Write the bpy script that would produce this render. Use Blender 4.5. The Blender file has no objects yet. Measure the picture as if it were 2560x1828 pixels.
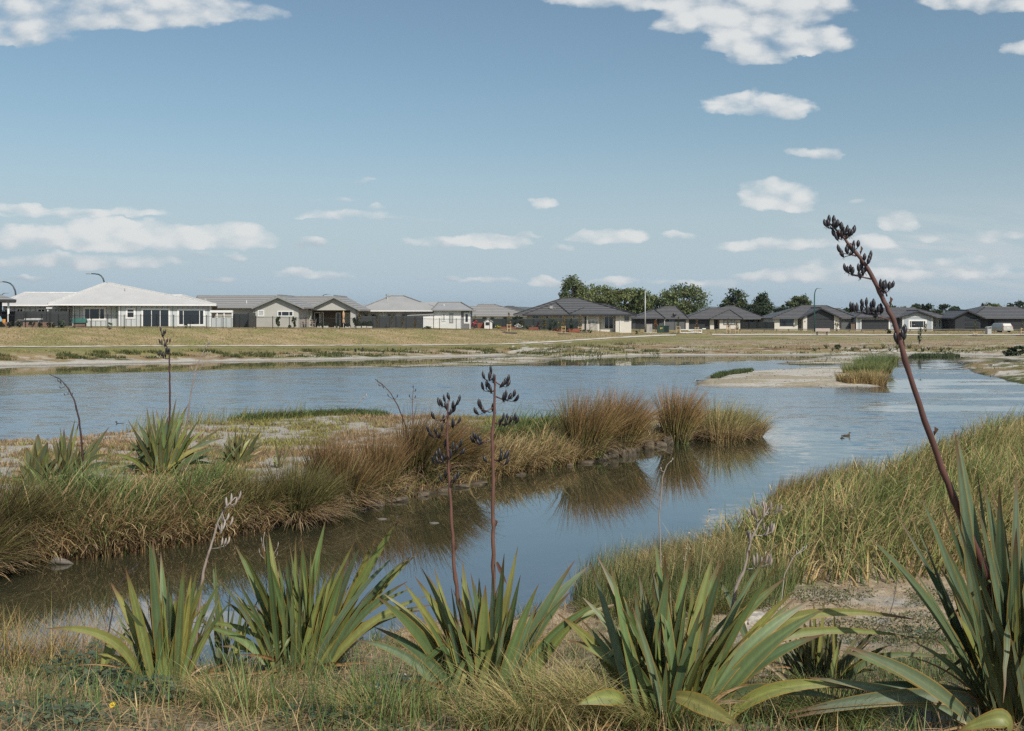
import bpy, bmesh, math, random
import numpy as np
from mathutils import Vector, Matrix

R = math.radians
sc = bpy.context.scene
COL = sc.collection
rng = np.random.default_rng(7)
random.seed(7)

# ------------------------------------------------------------------ camera
F, CX, HY, HC = 2488.9, 1280.0, 785.0, 4.4      # focal length, centre, horizon row of the photograph; eye height over the water
cam = bpy.data.cameras.new('camera')
cam.lens = 35; cam.sensor_width = 36; cam.shift_y = -(914 - HY) / 2560
cam.clip_start = 0.1; cam.clip_end = 20000
camo = bpy.data.objects.new('camera', cam); COL.objects.link(camo)
camo.location = (0, 0, HC); camo.rotation_euler = (R(90), 0, 0)
sc.camera = camo

# ------------------------------------------------------------------ light and sky
SUN_EL, SUN_AZ = R(42), R(150)                    # azimuth clockwise from +Y: behind and to the right
sun = bpy.data.lights.new('sun', 'SUN'); sun.energy = 4.4; sun.angle = R(0.5); sun.color = (1.0, 0.94, 0.85)
suno = bpy.data.objects.new('sun', sun); COL.objects.link(suno)
sd = Vector((math.sin(SUN_AZ) * math.cos(SUN_EL), math.cos(SUN_AZ) * math.cos(SUN_EL), math.sin(SUN_EL)))
suno.rotation_euler = sd.to_track_quat('Z', 'Y').to_euler()
vs = sc.view_settings
vs.view_transform = 'Standard'; vs.look = 'None'; vs.exposure = 0.0; vs.gamma = 1; vs.use_curve_mapping = False
sc.render.engine = 'CYCLES'
sc.cycles.max_bounces = 6; sc.cycles.diffuse_bounces = 2; sc.cycles.glossy_bounces = 3
sc.cycles.transmission_bounces = 3; sc.cycles.transparent_max_bounces = 6
sc.cycles.use_denoising = False
try: sc.cycles.denoiser = 'OPENIMAGEDENOISE'; sc.cycles.denoising_input_passes = 'RGB_ALBEDO_NORMAL'; sc.cycles.denoising_prefilter = 'ACCURATE'
except Exception: pass
sc.cycles.caustics_reflective = False; sc.cycles.caustics_refractive = False

W = bpy.data.worlds.new('World'); sc.world = W; W.use_nodes = True
wt = W.node_tree; wt.nodes.clear()


class NT:
    """small helper to wire shader nodes"""
    def __init__(s, t): s.t = t
    def n(s, typ, **kw):
        nd = s.t.nodes.new(typ)
        for k, v in kw.items(): setattr(nd, k, v)
        return nd
    def put(s, sock, v):
        if isinstance(v, bpy.types.NodeSocket): s.t.links.new(v, sock)
        elif v is not None:
            try: sock.default_value = v
            except Exception: sock.default_value = tuple(v) + (1,)
    def m(s, op, a, b=None, c=None, clamp=False):
        nd = s.n('ShaderNodeMath', operation=op, use_clamp=clamp)
        s.put(nd.inputs[0], a)
        if b is not None: s.put(nd.inputs[1], b)
        if c is not None: s.put(nd.inputs[2], c)
        return nd.outputs[0]
    def mix(s, f, a, b, mode='MIX'):
        nd = s.n('ShaderNodeMix', data_type='RGBA', blend_type=mode)
        s.put(nd.inputs[0], f); s.put(nd.inputs[6], a); s.put(nd.inputs[7], b)
        return nd.outputs[2]
    def ss(s, v, lo, hi, a=0.0, b=1.0):
        nd = s.n('ShaderNodeMapRange', interpolation_type='SMOOTHSTEP')
        s.put(nd.inputs[0], v); nd.inputs[1].default_value = lo; nd.inputs[2].default_value = hi
        nd.inputs[3].default_value = a; nd.inputs[4].default_value = b
        return nd.outputs[0]
    def noise(s, vec, scale, detail=4, rough=0.55, out=0):
        nd = s.n('ShaderNodeTexNoise'); s.put(nd.inputs['Vector'], vec)
        nd.inputs['Scale'].default_value = scale; nd.inputs['Detail'].default_value = detail; nd.inputs['Roughness'].default_value = rough
        return nd.outputs[out]
    def vmul(s, vec, k):
        nd = s.n('ShaderNodeVectorMath', operation='MULTIPLY'); s.put(nd.inputs[0], vec); nd.inputs[1].default_value = k
        return nd.outputs[0]


# clouds: centre and half size in photograph pixels (turned into sky directions), weight, brightness
CLOUDS = [
    (140, -10, 400, 98, 1.15, .7), (340, 25, 230, 60, .9, .7), (560, 30, 150, 34, .65, .7), (60, 75, 120, 45, .6, .55),
    (1720, -25, 330, 62, 1.1, .85), (1900, 0, 210, 75, 1.1, .85), (1800, 55, 150, 40, .8, .8), (1955, 100, 165, 50, 1.0, .8), (1905, 140, 70, 28, .6, .7),
    (2480, -12, 170, 44, .85, .8), (2560, 122, 55, 24, .8, .8),
    (1890, 262, 130, 32, 1.0, .95), (1960, 280, 75, 24, .8, .8), (1800, 250, 60, 16, .6, .8), (1948, 485, 88, 46, 1.15, 1.0), (1975, 505, 60, 30, .8, .8),
    (2010, 380, 40, 13, .5, .6), (2060, 385, 45, 22, .42, .5), (2258, 556, 50, 30, 1.0, 1.0), (2140, 505, 26, 9, .32, .5),
    (330, 592, 185, 48, 1.0, 1.0), (570, 588, 120, 42, .95, 1.0), (240, 560, 90, 24, .6, 1.0), (200, 532, 190, 15, .6, .85), (20, 518, 110, 11, .6, .85), (40, 585, 70, 34, .9, .9), (115, 588, 50, 34, 1.0, 1.0),
    (150, 655, 300, 22, .6, .5), (500, 640, 150, 16, .4, .3), (780, 610, 65, 20, .42, .3), (80, 615, 150, 20, .6, .6),
    (870, 535, 105, 15, .65, .8), (1020, 547, 90, 10, .45, .5), (940, 518, 20, 8, .5, .6), (830, 497, 60, 9, .3, .5), (870, 450, 60, 8, .3, .4),
    (1356, 503, 38, 18, .8, .95), (1105, 598, 85, 19, .75, .8), (1230, 601, 100, 25, .95, .9), (1300, 585, 60, 10, .4, .5), (1410, 620, 26, 12, .4, .4),
    (1525, 587, 95, 23, 1.0, .95), (1708, 585, 46, 11, .7, .95), (2000, 612, 230, 20, .85, .85), (2190, 605, 60, 18, .7, .9),
    (780, 688, 105, 17, .75, .7), (545, 698, 80, 11, .5, .2), (1045, 699, 42, 11, .5, .3), (1235, 698, 75, 11, .6, .6), (1125, 693, 32, 10, .5, .3), (1362, 701, 38, 17, .75, .75),
    (1560, 706, 130, 12, .5, .6), (1760, 706, 110, 12, .6, .7), (1900, 690, 130, 16, .5, .6), (2130, 690, 260, 24, .55, .6), (2430, 590, 150, 22, .3, .85),
    (2440, 685, 220, 14, .4, .6), (60, 700, 120, 10, .35, .2), (1180, 676, 22, 7, .4, .2), (2330, 662, 330, 24, .2, .7),
]
t = NT(wt)
geo = t.n('ShaderNodeTexCoord'); D = geo.outputs['Generated']
sep = t.n('ShaderNodeSeparateXYZ'); t.put(sep.inputs[0], D)
yy = t.m('MAXIMUM', sep.outputs[1], 0.02)
U0 = t.m('DIVIDE', sep.outputs[0], yy); V0 = t.m('DIVIDE', sep.outputs[2], yy)
comb = t.n('ShaderNodeCombineXYZ'); t.put(comb.inputs[0], U0); t.put(comb.inputs[1], t.m('MULTIPLY', V0, 1.7)); comb.inputs[2].default_value = .3
nz1 = t.noise(comb.outputs[0], 9.0, 5, .6); nz2 = t.noise(comb.outputs[0], 22.0, 5, .62); nz3 = t.noise(comb.outputs[0], 60.0, 4, .65)
wz = t.n('ShaderNodeTexNoise'); t.put(wz.inputs['Vector'], comb.outputs[0]); wz.inputs['Scale'].default_value = 14; wz.inputs['Detail'].default_value = 5
ws = t.n('ShaderNodeSeparateXYZ'); t.put(ws.inputs[0], wz.outputs['Color'])
wy = t.n('ShaderNodeTexNoise'); t.put(wy.inputs['Vector'], comb.outputs[0]); wy.inputs['Scale'].default_value = 48; wy.inputs['Detail'].default_value = 4
wq = t.n('ShaderNodeSeparateXYZ'); t.put(wq.inputs[0], wy.outputs['Color'])
Uc = t.m('MULTIPLY_ADD', t.m('SUBTRACT', ws.outputs[0], .5), .034, t.m('MULTIPLY_ADD', t.m('SUBTRACT', wq.outputs[0], .5), .020, U0))
Vc = t.m('MULTIPLY_ADD', t.m('SUBTRACT', ws.outputs[1], .5), .016, t.m('MULTIPLY_ADD', t.m('SUBTRACT', wq.outputs[1], .5), .012, V0))
Dsum = None; Ssum = None; Bsum = None
for (cx, cy, a, b, w, br) in CLOUDS:
    u0 = (cx - CX) / F; v0 = (HY - cy - .30 * b) / F; a /= F; b /= F
    du = t.m('MULTIPLY', t.m('SUBTRACT', Uc, u0), 1 / (a * 1.25))
    dv = t.m('MULTIPLY', t.m('SUBTRACT', Vc, v0), 1 / (b * 1.25))
    dw = t.m('MAXIMUM', dv, t.m('MULTIPLY', dv, -1.9)); e = t.m('ADD', t.m('MULTIPLY', du, du), t.m('MULTIPLY', dw, dw))
    q = t.m('MULTIPLY', t.m('SUBTRACT', 1.0, e, clamp=True), w * (1.25 if max(a, b) > .05 else 1.3))
    qs = t.m('MULTIPLY', q, t.m('ADD', dv, br * 1.6 - 1.0))
    Dsum = q if Dsum is None else t.m('ADD', Dsum, q)
    Ssum = qs if Ssum is None else t.m('ADD', Ssum, qs)
nn = t.m('ADD', t.m('MULTIPLY', t.m('SUBTRACT', nz1, .5), .9), t.m('MULTIPLY', t.m('SUBTRACT', nz2, .5), 1.1))
nn = t.m('ADD', nn, t.m('MULTIPLY', t.m('SUBTRACT', nz3, .5), .75))
Draw = Dsum
Dsum = t.m('SUBTRACT', 1.0, t.m('POWER', 2.718, t.m('MULTIPLY', Dsum, -2.4)))
gate = t.ss(Dsum, 0.0, .30)
def billow(vec, sc_):
    nd = t.n('ShaderNodeTexVoronoi', feature='SMOOTH_F1'); nd.inputs['Scale'].default_value = sc_; nd.inputs['Smoothness'].default_value = .55; t.put(nd.inputs['Vector'], vec); return t.m('SUBTRACT', .47, nd.outputs['Distance'])
wv = t.n('ShaderNodeVectorMath', operation='MULTIPLY_ADD'); t.put(wv.inputs[0], wy.outputs['Color']); wv.inputs[1].default_value = (.02, .02, 0); t.put(wv.inputs[2], comb.outputs[0])
def billows(vec): return billow(vec, 36)
bil = billows(wv.outputs[0])
bo_ = t.n('ShaderNodeVectorMath', operation='ADD'); t.put(bo_.inputs[0], wv.outputs[0]); bo_.inputs[1].default_value = (.007, .012, 0); bil2 = billows(bo_.outputs[0])
nn = t.m('ADD', t.m('MULTIPLY', nn, .62), t.m('MULTIPLY', bil, .75))
dens = t.m('ADD', Dsum, t.m('MULTIPLY', t.m('MULTIPLY', nn, 1.25), gate))
alpha = t.ss(dens, .18, 1.12, 0, .92)
shade = t.m('DIVIDE', Ssum, t.m('MAXIMUM', Draw, .05))
shade = t.m('ADD', shade, t.m('MULTIPLY', nn, .9))
cofs = t.n('ShaderNodeVectorMath', operation='ADD'); t.put(cofs.inputs[0], comb.outputs[0]); cofs.inputs[1].default_value = (.008, .016, .0)
rel = t.m('ADD', t.m('MULTIPLY', t.m('SUBTRACT', t.noise(cofs.outputs[0], 22.0, 5, .62), nz2), .5), t.m('SUBTRACT', bil2, bil))
shade = t.m('SUBTRACT', shade, t.m('MULTIPLY', rel, .85))
light = t.ss(shade, -.85, .75)
# thin high streaks low on the right
cw = t.n('ShaderNodeCombineXYZ'); t.put(cw.inputs[0], t.m('MULTIPLY', U0, 5)); t.put(cw.inputs[1], t.m('MULTIPLY_ADD', V0, 42, t.m('MULTIPLY', U0, 5)))
wis = t.noise(cw.outputs[0], 1.5, 6, .62)
wm = t.m('MULTIPLY', t.ss(U0, .18, .42), t.m('MULTIPLY', t.ss(V0, .0, .03), t.ss(V0, .125, .07)))
wisp = t.m('MULTIPLY', t.ss(wis, .38, .68), t.m('MULTIPLY', wm, .8))
sky = t.n('ShaderNodeTexSky', sky_type='NISHITA', sun_disc=False, sun_elevation=SUN_EL, sun_rotation=SUN_AZ, altitude=0.0,
          air_density=1.0, dust_density=1.0, ozone_density=1.0)
hs = t.n('ShaderNodeHueSaturation'); hs.inputs['Saturation'].default_value = 1.0; hs.inputs['Hue'].default_value = .5; hs.inputs['Value'].default_value = 1.0
t.put(hs.inputs['Color'], sky.outputs[0])
SKYK = 0.091
skyc = t.mix(t.ss(sep.outputs[2], .06, .22), hs.outputs[0], t.mix(1.0, hs.outputs[0], (1.06, 1.14, 1.07), 'MULTIPLY'))
skyc = t.mix(t.ss(sep.outputs[2], .19, .0), skyc, (5.1, 6.5, 7.45))
ccol = t.mix(light, (5.1, 5.9, 6.6), (8.5, 8.65, 8.6))
c1 = t.mix(wisp, skyc, (6.4, 7.0, 7.3))
c2 = t.mix(alpha, c1, ccol)
bg = t.n('ShaderNodeBackground'); t.put(bg.inputs[0], c2); bg.inputs[1].default_value = SKYK
wo = t.n('ShaderNodeOutputWorld'); t.put(wo.inputs[0], bg.outputs[0])
W.cycles.sampling_method = 'MANUAL'; W.cycles.sample_map_resolution = 512


# ------------------------------------------------------------------ geometry helpers
def at(px, py, d):
    """the point that stands d metres ahead in the direction of a photograph pixel"""
    return Vector(((px - CX) / F * d, d, HC - (py - HY) / F * d))

def on0(px, py, z=0.0):
    d = (HC - z) * F / (py - HY)
    return Vector(((px - CX) / F * d, d, z))

def build(name, V, Q=None, T=None, mat=None, parent=None, C=None, smooth=False, loc=None, N=None):
    """link ONE mesh object from arrays of vertices, quads, triangles, vertex colours"""
    V = np.asarray(V, dtype=np.float32).reshape(-1, 3)
    me = bpy.data.meshes.new(name)
    nq = 0 if Q is None else len(Q); nt = 0 if T is None else len(T)
    idx = []
    if nq: idx.append(np.asarray(Q, dtype=np.int32).ravel())
    if nt: idx.append(np.asarray(T, dtype=np.int32).ravel())
    idx = np.concatenate(idx)
    me.vertices.add(len(V)); me.vertices.foreach_set('co', V.ravel())
    me.loops.add(len(idx)); me.loops.foreach_set('vertex_index', idx)
    ls = np.concatenate([np.arange(nq) * 4, nq * 4 + np.arange(nt) * 3]).astype(np.int32)
    me.polygons.add(nq + nt); me.polygons.foreach_set('loop_start', ls)
    if smooth: me.polygons.foreach_set('use_smooth', np.ones(nq + nt, dtype=bool))
    me.update(calc_edges=True)
    if C is not None:
        a = me.color_attributes.new('Col', 'FLOAT_COLOR', 'POINT')
        c4 = np.ones((len(V), 4), dtype=np.float32); c4[:, :3] = C
        a.data.foreach_set('color', c4.ravel())
    if mat is not None: me.materials.append(mat)
    o = bpy.data.objects.new(name, me); COL.objects.link(o)
    if parent is not None: o.parent = parent
    if loc is not None: o.location = loc
    return o

class MB:
    """collects boxes, tubes, polygons into one mesh"""
    def __init__(s): s.v = []; s.f = []; s.c = []; s.cur = (1, 1, 1)
    def add(s, vs, fs):
        k = len(s.v); s.v += [tuple(p) for p in vs]; s.f += [tuple(i + k for i in f) for f in fs]; s.c += [s.cur] * len(vs)
        return s
    def box(s, x0, x1, y0, y1, z0, z1):
        return s.add([(x0,y0,z0),(x1,y0,z0),(x1,y1,z0),(x0,y1,z0),(x0,y0,z1),(x1,y0,z1),(x1,y1,z1),(x0,y1,z1)],
                     [(0,3,2,1),(4,5,6,7),(0,1,5,4),(1,2,6,5),(2,3,7,6),(3,0,4,7)])
    def prism(s, poly, y0, y1):
        """polygon in x,z pushed along y"""
        n = len(poly)
        return s.add([(x, y0, z) for x, z in poly] + [(x, y1, z) for x, z in poly],
                     [tuple(range(n)), tuple(range(2 * n - 1, n - 1, -1))] + [(i, i + n, (i + 1) % n + n, (i + 1) % n) for i in range(n)])
    def tube(s, pts, radii, n=6, cap=True):
        pts = [Vector(p) for p in pts]
        if not hasattr(radii, '__len__'): radii = [radii] * len(pts)
        vs = []; a = None
        for i, p in enumerate(pts):
            d = (pts[min(i + 1, len(pts) - 1)] - pts[max(i - 1, 0)]).normalized()
            if a is None:
                a = d.orthogonal().normalized()
            else:
                a = (a - d * a.dot(d)).normalized()
            b = d.cross(a)
            for k in range(n):
                w = 2 * math.pi * k / n
                vs.append(p + (a * math.cos(w) + b * math.sin(w)) * radii[i])
        fs = [(i * n + k, i * n + (k + 1) % n, (i + 1) * n + (k + 1) % n, (i + 1) * n + k) for i in range(len(pts) - 1) for k in range(n)]
        if cap: fs += [tuple(range(n - 1, -1, -1)), tuple(range((len(pts) - 1) * n, len(pts) * n))]
        return s.add(vs, fs)
    def rings(s, rings):
        """stack of closed rings (lists of points of equal count), capped"""
        n = len(rings[0]); vs = [p for r in rings for p in r]
        fs = [(i * n + k, i * n + (k + 1) % n, (i + 1) * n + (k + 1) % n, (i + 1) * n + k) for i in range(len(rings) - 1) for k in range(n)]
        fs += [tuple(range(n - 1, -1, -1)), tuple(range((len(rings) - 1) * n, len(rings) * n))]
        return s.add(vs, fs)
    def ball(s, c, rx, ry, rz, n=10, m=7, jit=0):
        c = Vector(c); rr = []
        for i in range(1, m):
            a = math.pi * i / m
            rr.append([c + Vector((rx * math.sin(a) * math.cos(2*math.pi*k/n), ry * math.sin(a) * math.sin(2*math.pi*k/n), -rz * math.cos(a))) * (1 + random.uniform(-jit, jit)) for k in range(n)])
        return s.rings(rr)
    def build(s, name, mat, parent=None, loc=None, smooth=False, off=None, color=False):
        me = bpy.data.meshes.new(name)
        v = s.v if off is None else [(p[0]-off[0], p[1]-off[1], p[2]-off[2]) for p in s.v]
        me.from_pydata(v, [], s.f)
        bm = bmesh.new(); bm.from_mesh(me); bmesh.ops.recalc_face_normals(bm, faces=bm.faces); bm.to_mesh(me); bm.free()
        if smooth: me.polygons.foreach_set('use_smooth', np.ones(len(me.polygons), dtype=bool))
        if color:
            a = me.color_attributes.new('Col', 'FLOAT_COLOR', 'POINT')
            c4 = np.ones((len(s.v), 4), dtype=np.float32); c4[:, :3] = np.array(s.c); a.data.foreach_set('color', c4.ravel())
        if mat is not None: me.materials.append(mat)
        o = bpy.data.objects.new(name, me); COL.objects.link(o)
        if parent is not None: o.parent = parent
        if loc is not None: o.location = loc
        return o

def tag(o, label=None, cat=None, group=None, kind=None):
    if label: o['label'] = label
    if cat: o['category'] = cat
    if group: o['group'] = group
    if kind: o['kind'] = kind
    return o

def empty(name, loc, rz=0.0, label=None, cat=None, group=None):
    o = bpy.data.objects.new(name, None); COL.objects.link(o); o.empty_display_size = .2
    o.location = loc; o.rotation_euler = (0, 0, rz)
    return tag(o, label, cat, group)

def copy_tree(o, parent=None):
    c = o.copy(); COL.objects.link(c); c.parent = parent
    for ch in list(o.children): copy_tree(ch, c)
    return c

def vnoise(x, y, seed=0):
    xi = np.floor(x).astype(np.int64); yi = np.floor(y).astype(np.int64); fx = x - xi; fy = y - yi
    def h(a, b):
        n = (a * 374761393 + b * 668265263 + seed * 974634777) & 0xffffffff
        n = ((n ^ (n >> 13)) * 1274126177) & 0xffffffff
        return ((n ^ (n >> 16)) & 0xffff) / 65535.0
    fx = fx * fx * (3 - 2 * fx); fy = fy * fy * (3 - 2 * fy)
    return (h(xi, yi) * (1 - fx) + h(xi + 1, yi) * fx) * (1 - fy) + (h(xi, yi + 1) * (1 - fx) + h(xi + 1, yi + 1) * fx) * fy

def fbm(x, y, seed=0, oct=4):
    s = 0; a = .5; tot = 0
    for k in range(oct):
        s = s + a * vnoise(x * 2 ** k + 17.3 * k, y * 2 ** k - 9.1 * k, seed + k); tot += a; a *= .55
    return s / tot

def sstep(x, lo, hi):
    t = np.clip((x - lo) / (hi - lo), 0, 1); return t * t * (3 - 2 * t)

def sdist(X, Y, poly):
    """signed distance to a polygon, positive inside"""
    P = np.asarray(poly, dtype=float); n = len(P)
    d2 = np.full(X.shape, 1e18); ins = np.zeros(X.shape, dtype=bool)
    for i in range(n):
        ax, ay = P[i]; bx, by = P[(i + 1) % n]; ex, ey = bx - ax, by - ay
        tt = np.clip(((X - ax) * ex + (Y - ay) * ey) / (ex * ex + ey * ey + 1e-12), 0, 1)
        d2 = np.minimum(d2, (X - ax - tt * ex) ** 2 + (Y - ay - tt * ey) ** 2)
        c = ((ay > Y) != (by > Y))
        xi = ax + (Y - ay) / np.where(by == ay, 1e-9, by - ay) * ex
        ins ^= c & (X < xi)
    return np.where(ins, 1, -1) * np.sqrt(d2)

def world_poly(pts): return [(on0(px, py).x, on0(px, py).y) for px, py in pts]

# ------------------------------------------------------------------ materials
def mat(name): 
    m = bpy.data.materials.new(name); m.use_nodes = True
    tt = NT(m.node_tree); b = m.node_tree.nodes['Principled BSDF']
    return m, tt, b

def plain(name, c, rough=.6, spec=.4, var=.12, scale=3.0, metal=0.0, bump=0.0, stretch=(1, 1, 1)):
    """a surface colour with soft wear"""
    m, t, b = mat(name)
    tc = t.n('ShaderNodeTexCoord')
    v = t.vmul(tc.outputs['Object'], stretch)
    n1 = t.noise(v, scale, 5, .6)
    k = t.ss(n1, .25, .75, 1 - var, 1 + var)
    cc = t.n('ShaderNodeCombineXYZ')
    for i in range(3): t.put(cc.inputs[i], t.m('MULTIPLY', k, c[i]))
    t.put(b.inputs['Base Color'], cc.outputs[0])
    b.inputs['Roughness'].default_value = rough; b.inputs['Specular IOR Level'].default_value = spec; b.inputs['Metallic'].default_value = metal
    if bump:
        bp = t.n('ShaderNodeBump'); bp.inputs['Strength'].default_value = bump; bp.inputs['Distance'].default_value = .02
        t.put(bp.inputs['Height'], n1); t.put(b.inputs['Normal'], bp.outputs[0])
    return m

def striped(name, c1, c2, axis, step, width=.18, rough=.6, spec=.4):
    """regular courses: roof tiles by height, board joints by x"""
    m, t, b = mat(name)
    tc = t.n('ShaderNodeTexCoord'); s = t.n('ShaderNodeSeparateXYZ'); t.put(s.inputs[0], tc.outputs['Object'])
    f = t.m('FRACT', t.m('DIVIDE', s.outputs[axis], step))
    k = t.ss(f, width, width + .12)
    n1 = t.noise(tc.outputs['Object'], 1.3, 5, .6)
    c = t.mix(k, c2, c1)
    c = t.mix(t.ss(n1, .3, .7, 0, .25), c, tuple(x * .7 for x in c1))
    t.put(b.inputs['Base Color'], c)
    b.inputs['Roughness'].default_value = rough; b.inputs['Specular IOR Level'].default_value = spec
    return m

def vcol(name, rough=.55, spec=.35, trans=.25, gain=1.0, noise=.0):
    """leaf or blade: colour kept per vertex, part of the light passes through"""
    m, t, b = mat(name)
    a = t.n('ShaderNodeVertexColor', layer_name='Col')
    c = a.outputs[0]
    if noise:
        tc = t.n('ShaderNodeTexCoord'); n1 = t.noise(t.vmul(tc.outputs['Object'], (1, 1, .35)), 26, 4, .6)
        c = t.mix(t.ss(n1, .38, .72, 0, noise), c, (.05, .055, .03))
    t.put(b.inputs['Base Color'], c); b.inputs['Roughness'].default_value = rough; b.inputs['Specular IOR Level'].default_value = spec
    if trans:
        tr = t.n('ShaderNodeBsdfTranslucent'); t.put(tr.inputs[0], c)
        mx = t.n('ShaderNodeMixShader'); mx.inputs[0].default_value = trans
        t.put(mx.inputs[1], b.outputs[0]); t.put(mx.inputs[2], tr.outputs[0])
        out = [n for n in m.node_tree.nodes if n.type == 'OUTPUT_MATERIAL'][0]
        t.put(out.inputs[0], mx.outputs[0])
    return m

M = {}
M['blade'] = vcol('grass blade', .6, .3, .28)
M['flax'] = vcol('flax leaf', .48, .4, .14, noise=.22)
M['tree'] = vcol('tree leaf', .6, .25, .22)
M['stalk'] = vcol('flax stalk', .5, .4, 0)
M['pod'] = vcol('seed pod', .45, .5, 0)
M['rock'] = plain('rock', (.105, .085, .062), .9, .2, .45, 7, bump=.8)
M['pale_rock'] = plain('limestone', (.40, .37, .32), .85, .2, .3, 9, bump=.6)
M['wood_grey'] = plain('weathered wood', (.16, .14, .12), .8, .2, .3, 6, stretch=(1, 8, 8))
M['bark'] = plain('bark', (.09, .075, .06), .85, .2, .3, 6)
M['stake'] = plain('stake timber', (.42, .31, .17), .75, .3, .15, 4)
M['roof_white'] = plain('white metal roof', (.50, .49, .475), .42, .5, .05, .6)
M['roof_lightgrey'] = plain('light grey metal roof', (.34, .335, .325), .45, .5, .06, .6)
M['tile_grey'] = striped('grey concrete tiles', (.31, .30, .285), (.10, .097, .092), 2, .26, .2, .55)
M['tile_dark'] = striped('charcoal concrete tiles', (.075, .073, .073), (.2, .19, .185), 2, .26, .2, .5)
M['cap_dark'] = plain('charcoal ridge', (.035, .035, .037), .55)
M['cap_grey'] = plain('grey ridge', (.2, .195, .19), .55)
M['cap_white'] = plain('white ridge', (.53, .52, .50), .5)
M['clad_white'] = striped('white batten cladding', (.50, .53, .53), (.2, .215, .22), 0, .55, .10, .6)
M['plaster_grey'] = plain('pale grey plaster', (.42, .41, .375), .8, .2, .06, 1.2)
M['plaster_dim'] = plain('grey plaster', (.34, .33, .31), .8, .2, .06, 1.2)
M['white_brick'] = striped('white brick', (.62, .585, .52), (.5, .47, .42), 2, .09, .1, .75)
M['white_plaster'] = plain('white plaster', (.66, .655, .64), .75, .3, .05, 1.2)
M['clad_blue'] = striped('pale blue weatherboard', (.36, .40, .43), (.22, .25, .27), 2, .19, .12, .6)
M['clad_brown'] = striped('brown weatherboard', (.11, .075, .058), (.05, .035, .028), 2, .16, .12, .6)
M['clad_black'] = striped('charcoal cladding', (.022, .025, .030), (.012, .013, .016), 0, .3, .08, .55)
M['brick_dark'] = striped('dark brick', (.055, .057, .063), (.09, .09, .095), 2, .1, .12, .7)
M['block_grey'] = striped('grey block', (.16, .16, .165), (.3, .3, .3), 2, .2, .12, .7)
M['garage_dark'] = striped('dark garage door', (.026, .028, .032), (.012, .013, .015), 2, .52, .06, .5)
M['trim_white'] = plain('white trim', (.72, .71, .69), .45, .5, .04, 2)
M['trim_grey'] = plain('grey trim', (.24, .245, .24), .5, .5, .06, 2)
M['trim_black'] = plain('black trim', (.018, .018, .02), .45, .5, .1, 2)
m_, t_, b_ = mat('window glass'); b_.inputs['Base Color'].default_value = (.016, .02, .024, 1); b_.inputs['Roughness'].default_value = .04; b_.inputs['Specular IOR Level'].default_value = .7; M['glass'] = m_
M['blind'] = plain('pale blind', (.4, .42, .41), .7)
M['fence_black'] = plain('black steel', (.012, .013, .014), .5, .4, .1, 3)
M['fence_dark'] = striped('charcoal steel sheet fence', (.034, .038, .040), (.015, .017, .018), 0, 2.35, .03, .5)
M['fence_green'] = striped('dark green sheet fence', (.022, .032, .030), (.011, .015, .014), 0, 2.35, .03, .5)
M['fence_grey'] = striped('grey sheet fence', (.10, .105, .105), (.04, .042, .043), 0, 2.35, .04, .5)
M['fence_wood'] = striped('brown timber fence', (.16, .11, .08), (.06, .04, .03), 0, .15, .12, .8)
M['rail_wood'] = plain('low rail timber', (.17, .155, .13), .85, .2, .2, 4)
M['lamp_black'] = plain('dark lamp steel', (.03, .04, .05), .4, .5)
M['lamp_green'] = plain('green lamp steel', (.015, .07, .06), .4, .5)
M['galv'] = plain('galvanised steel', (.42, .42, .41), .45, .5, .06, 3, .3)
M['brick_red'] = striped('red brick', (.21, .125, .095), (.34, .29, .25), 2, .09, .12, .8)
M['red'] = plain('red brown paint', (.24, .075, .045), .6)
M['green_roof'] = plain('green roof', (.04, .13, .105), .6)
M['green_box'] = plain('dark green cabinet', (.018, .05, .035), .45, .5)
M['grey_box'] = plain('grey cabinet', (.33, .31, .28), .5, .5)
M['concrete'] = plain('concrete', (.45, .43, .4), .85, .2, .12, 3)
M['bench'] = plain('bench', (.47, .39, .35), .7, .3, .12, 3)
M['canvas'] = plain('tan canvas', (.48, .31, .18), .8, .2, .1, 5)
M['orange'] = plain('orange plastic', (.65, .28, .05), .5)
M['blue_pale'] = plain('pale blue plastic', (.32, .48, .55), .5)
M['car'] = plain('silver paint', (.5, .49, .45), .3, .5, .03, 2, .3)
M['rubber'] = plain('rubber', (.015, .015, .015), .7)
M['tail_red'] = plain('red lamp lens', (.4, .02, .02), .3)
M['duck'] = vcol('feathers', .7, .2, 0)

# ------------------------------------------------------------------ terrain
PXC = [-1200, 0, 450, 830, 1040, 1280, 1430, 1600, 1700, 2000, 2250, 2560, 3800]
SHORE_Y = [920, 916, 907, 901, 896, 890, 897, 890, 890, 889, 886, 891, 893]
VEG_Y = [902, 898, 893, 889, 885, 882, 884, 881, 881, 880, 874, 880, 880]
VEG_Z = [.45] * 13
PATH_Y = [872, 868, 866, 865, 863.5, 861, 852, 841, 837, 837, 837.5, 837, 837]
PATH_D = [88, 91, 97, 105, 110, 112, 118, 124, 127, 129, 130, 131, 131]
TOP_Y = [820, 820, 821, 823, 824, 826.5, 828, 829, 829.5, 829.5, 830, 830, 830]
TOP_D = [96, 99, 104, 113, 118, 127, 138, 156, 168, 170, 170, 168, 168]

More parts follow.
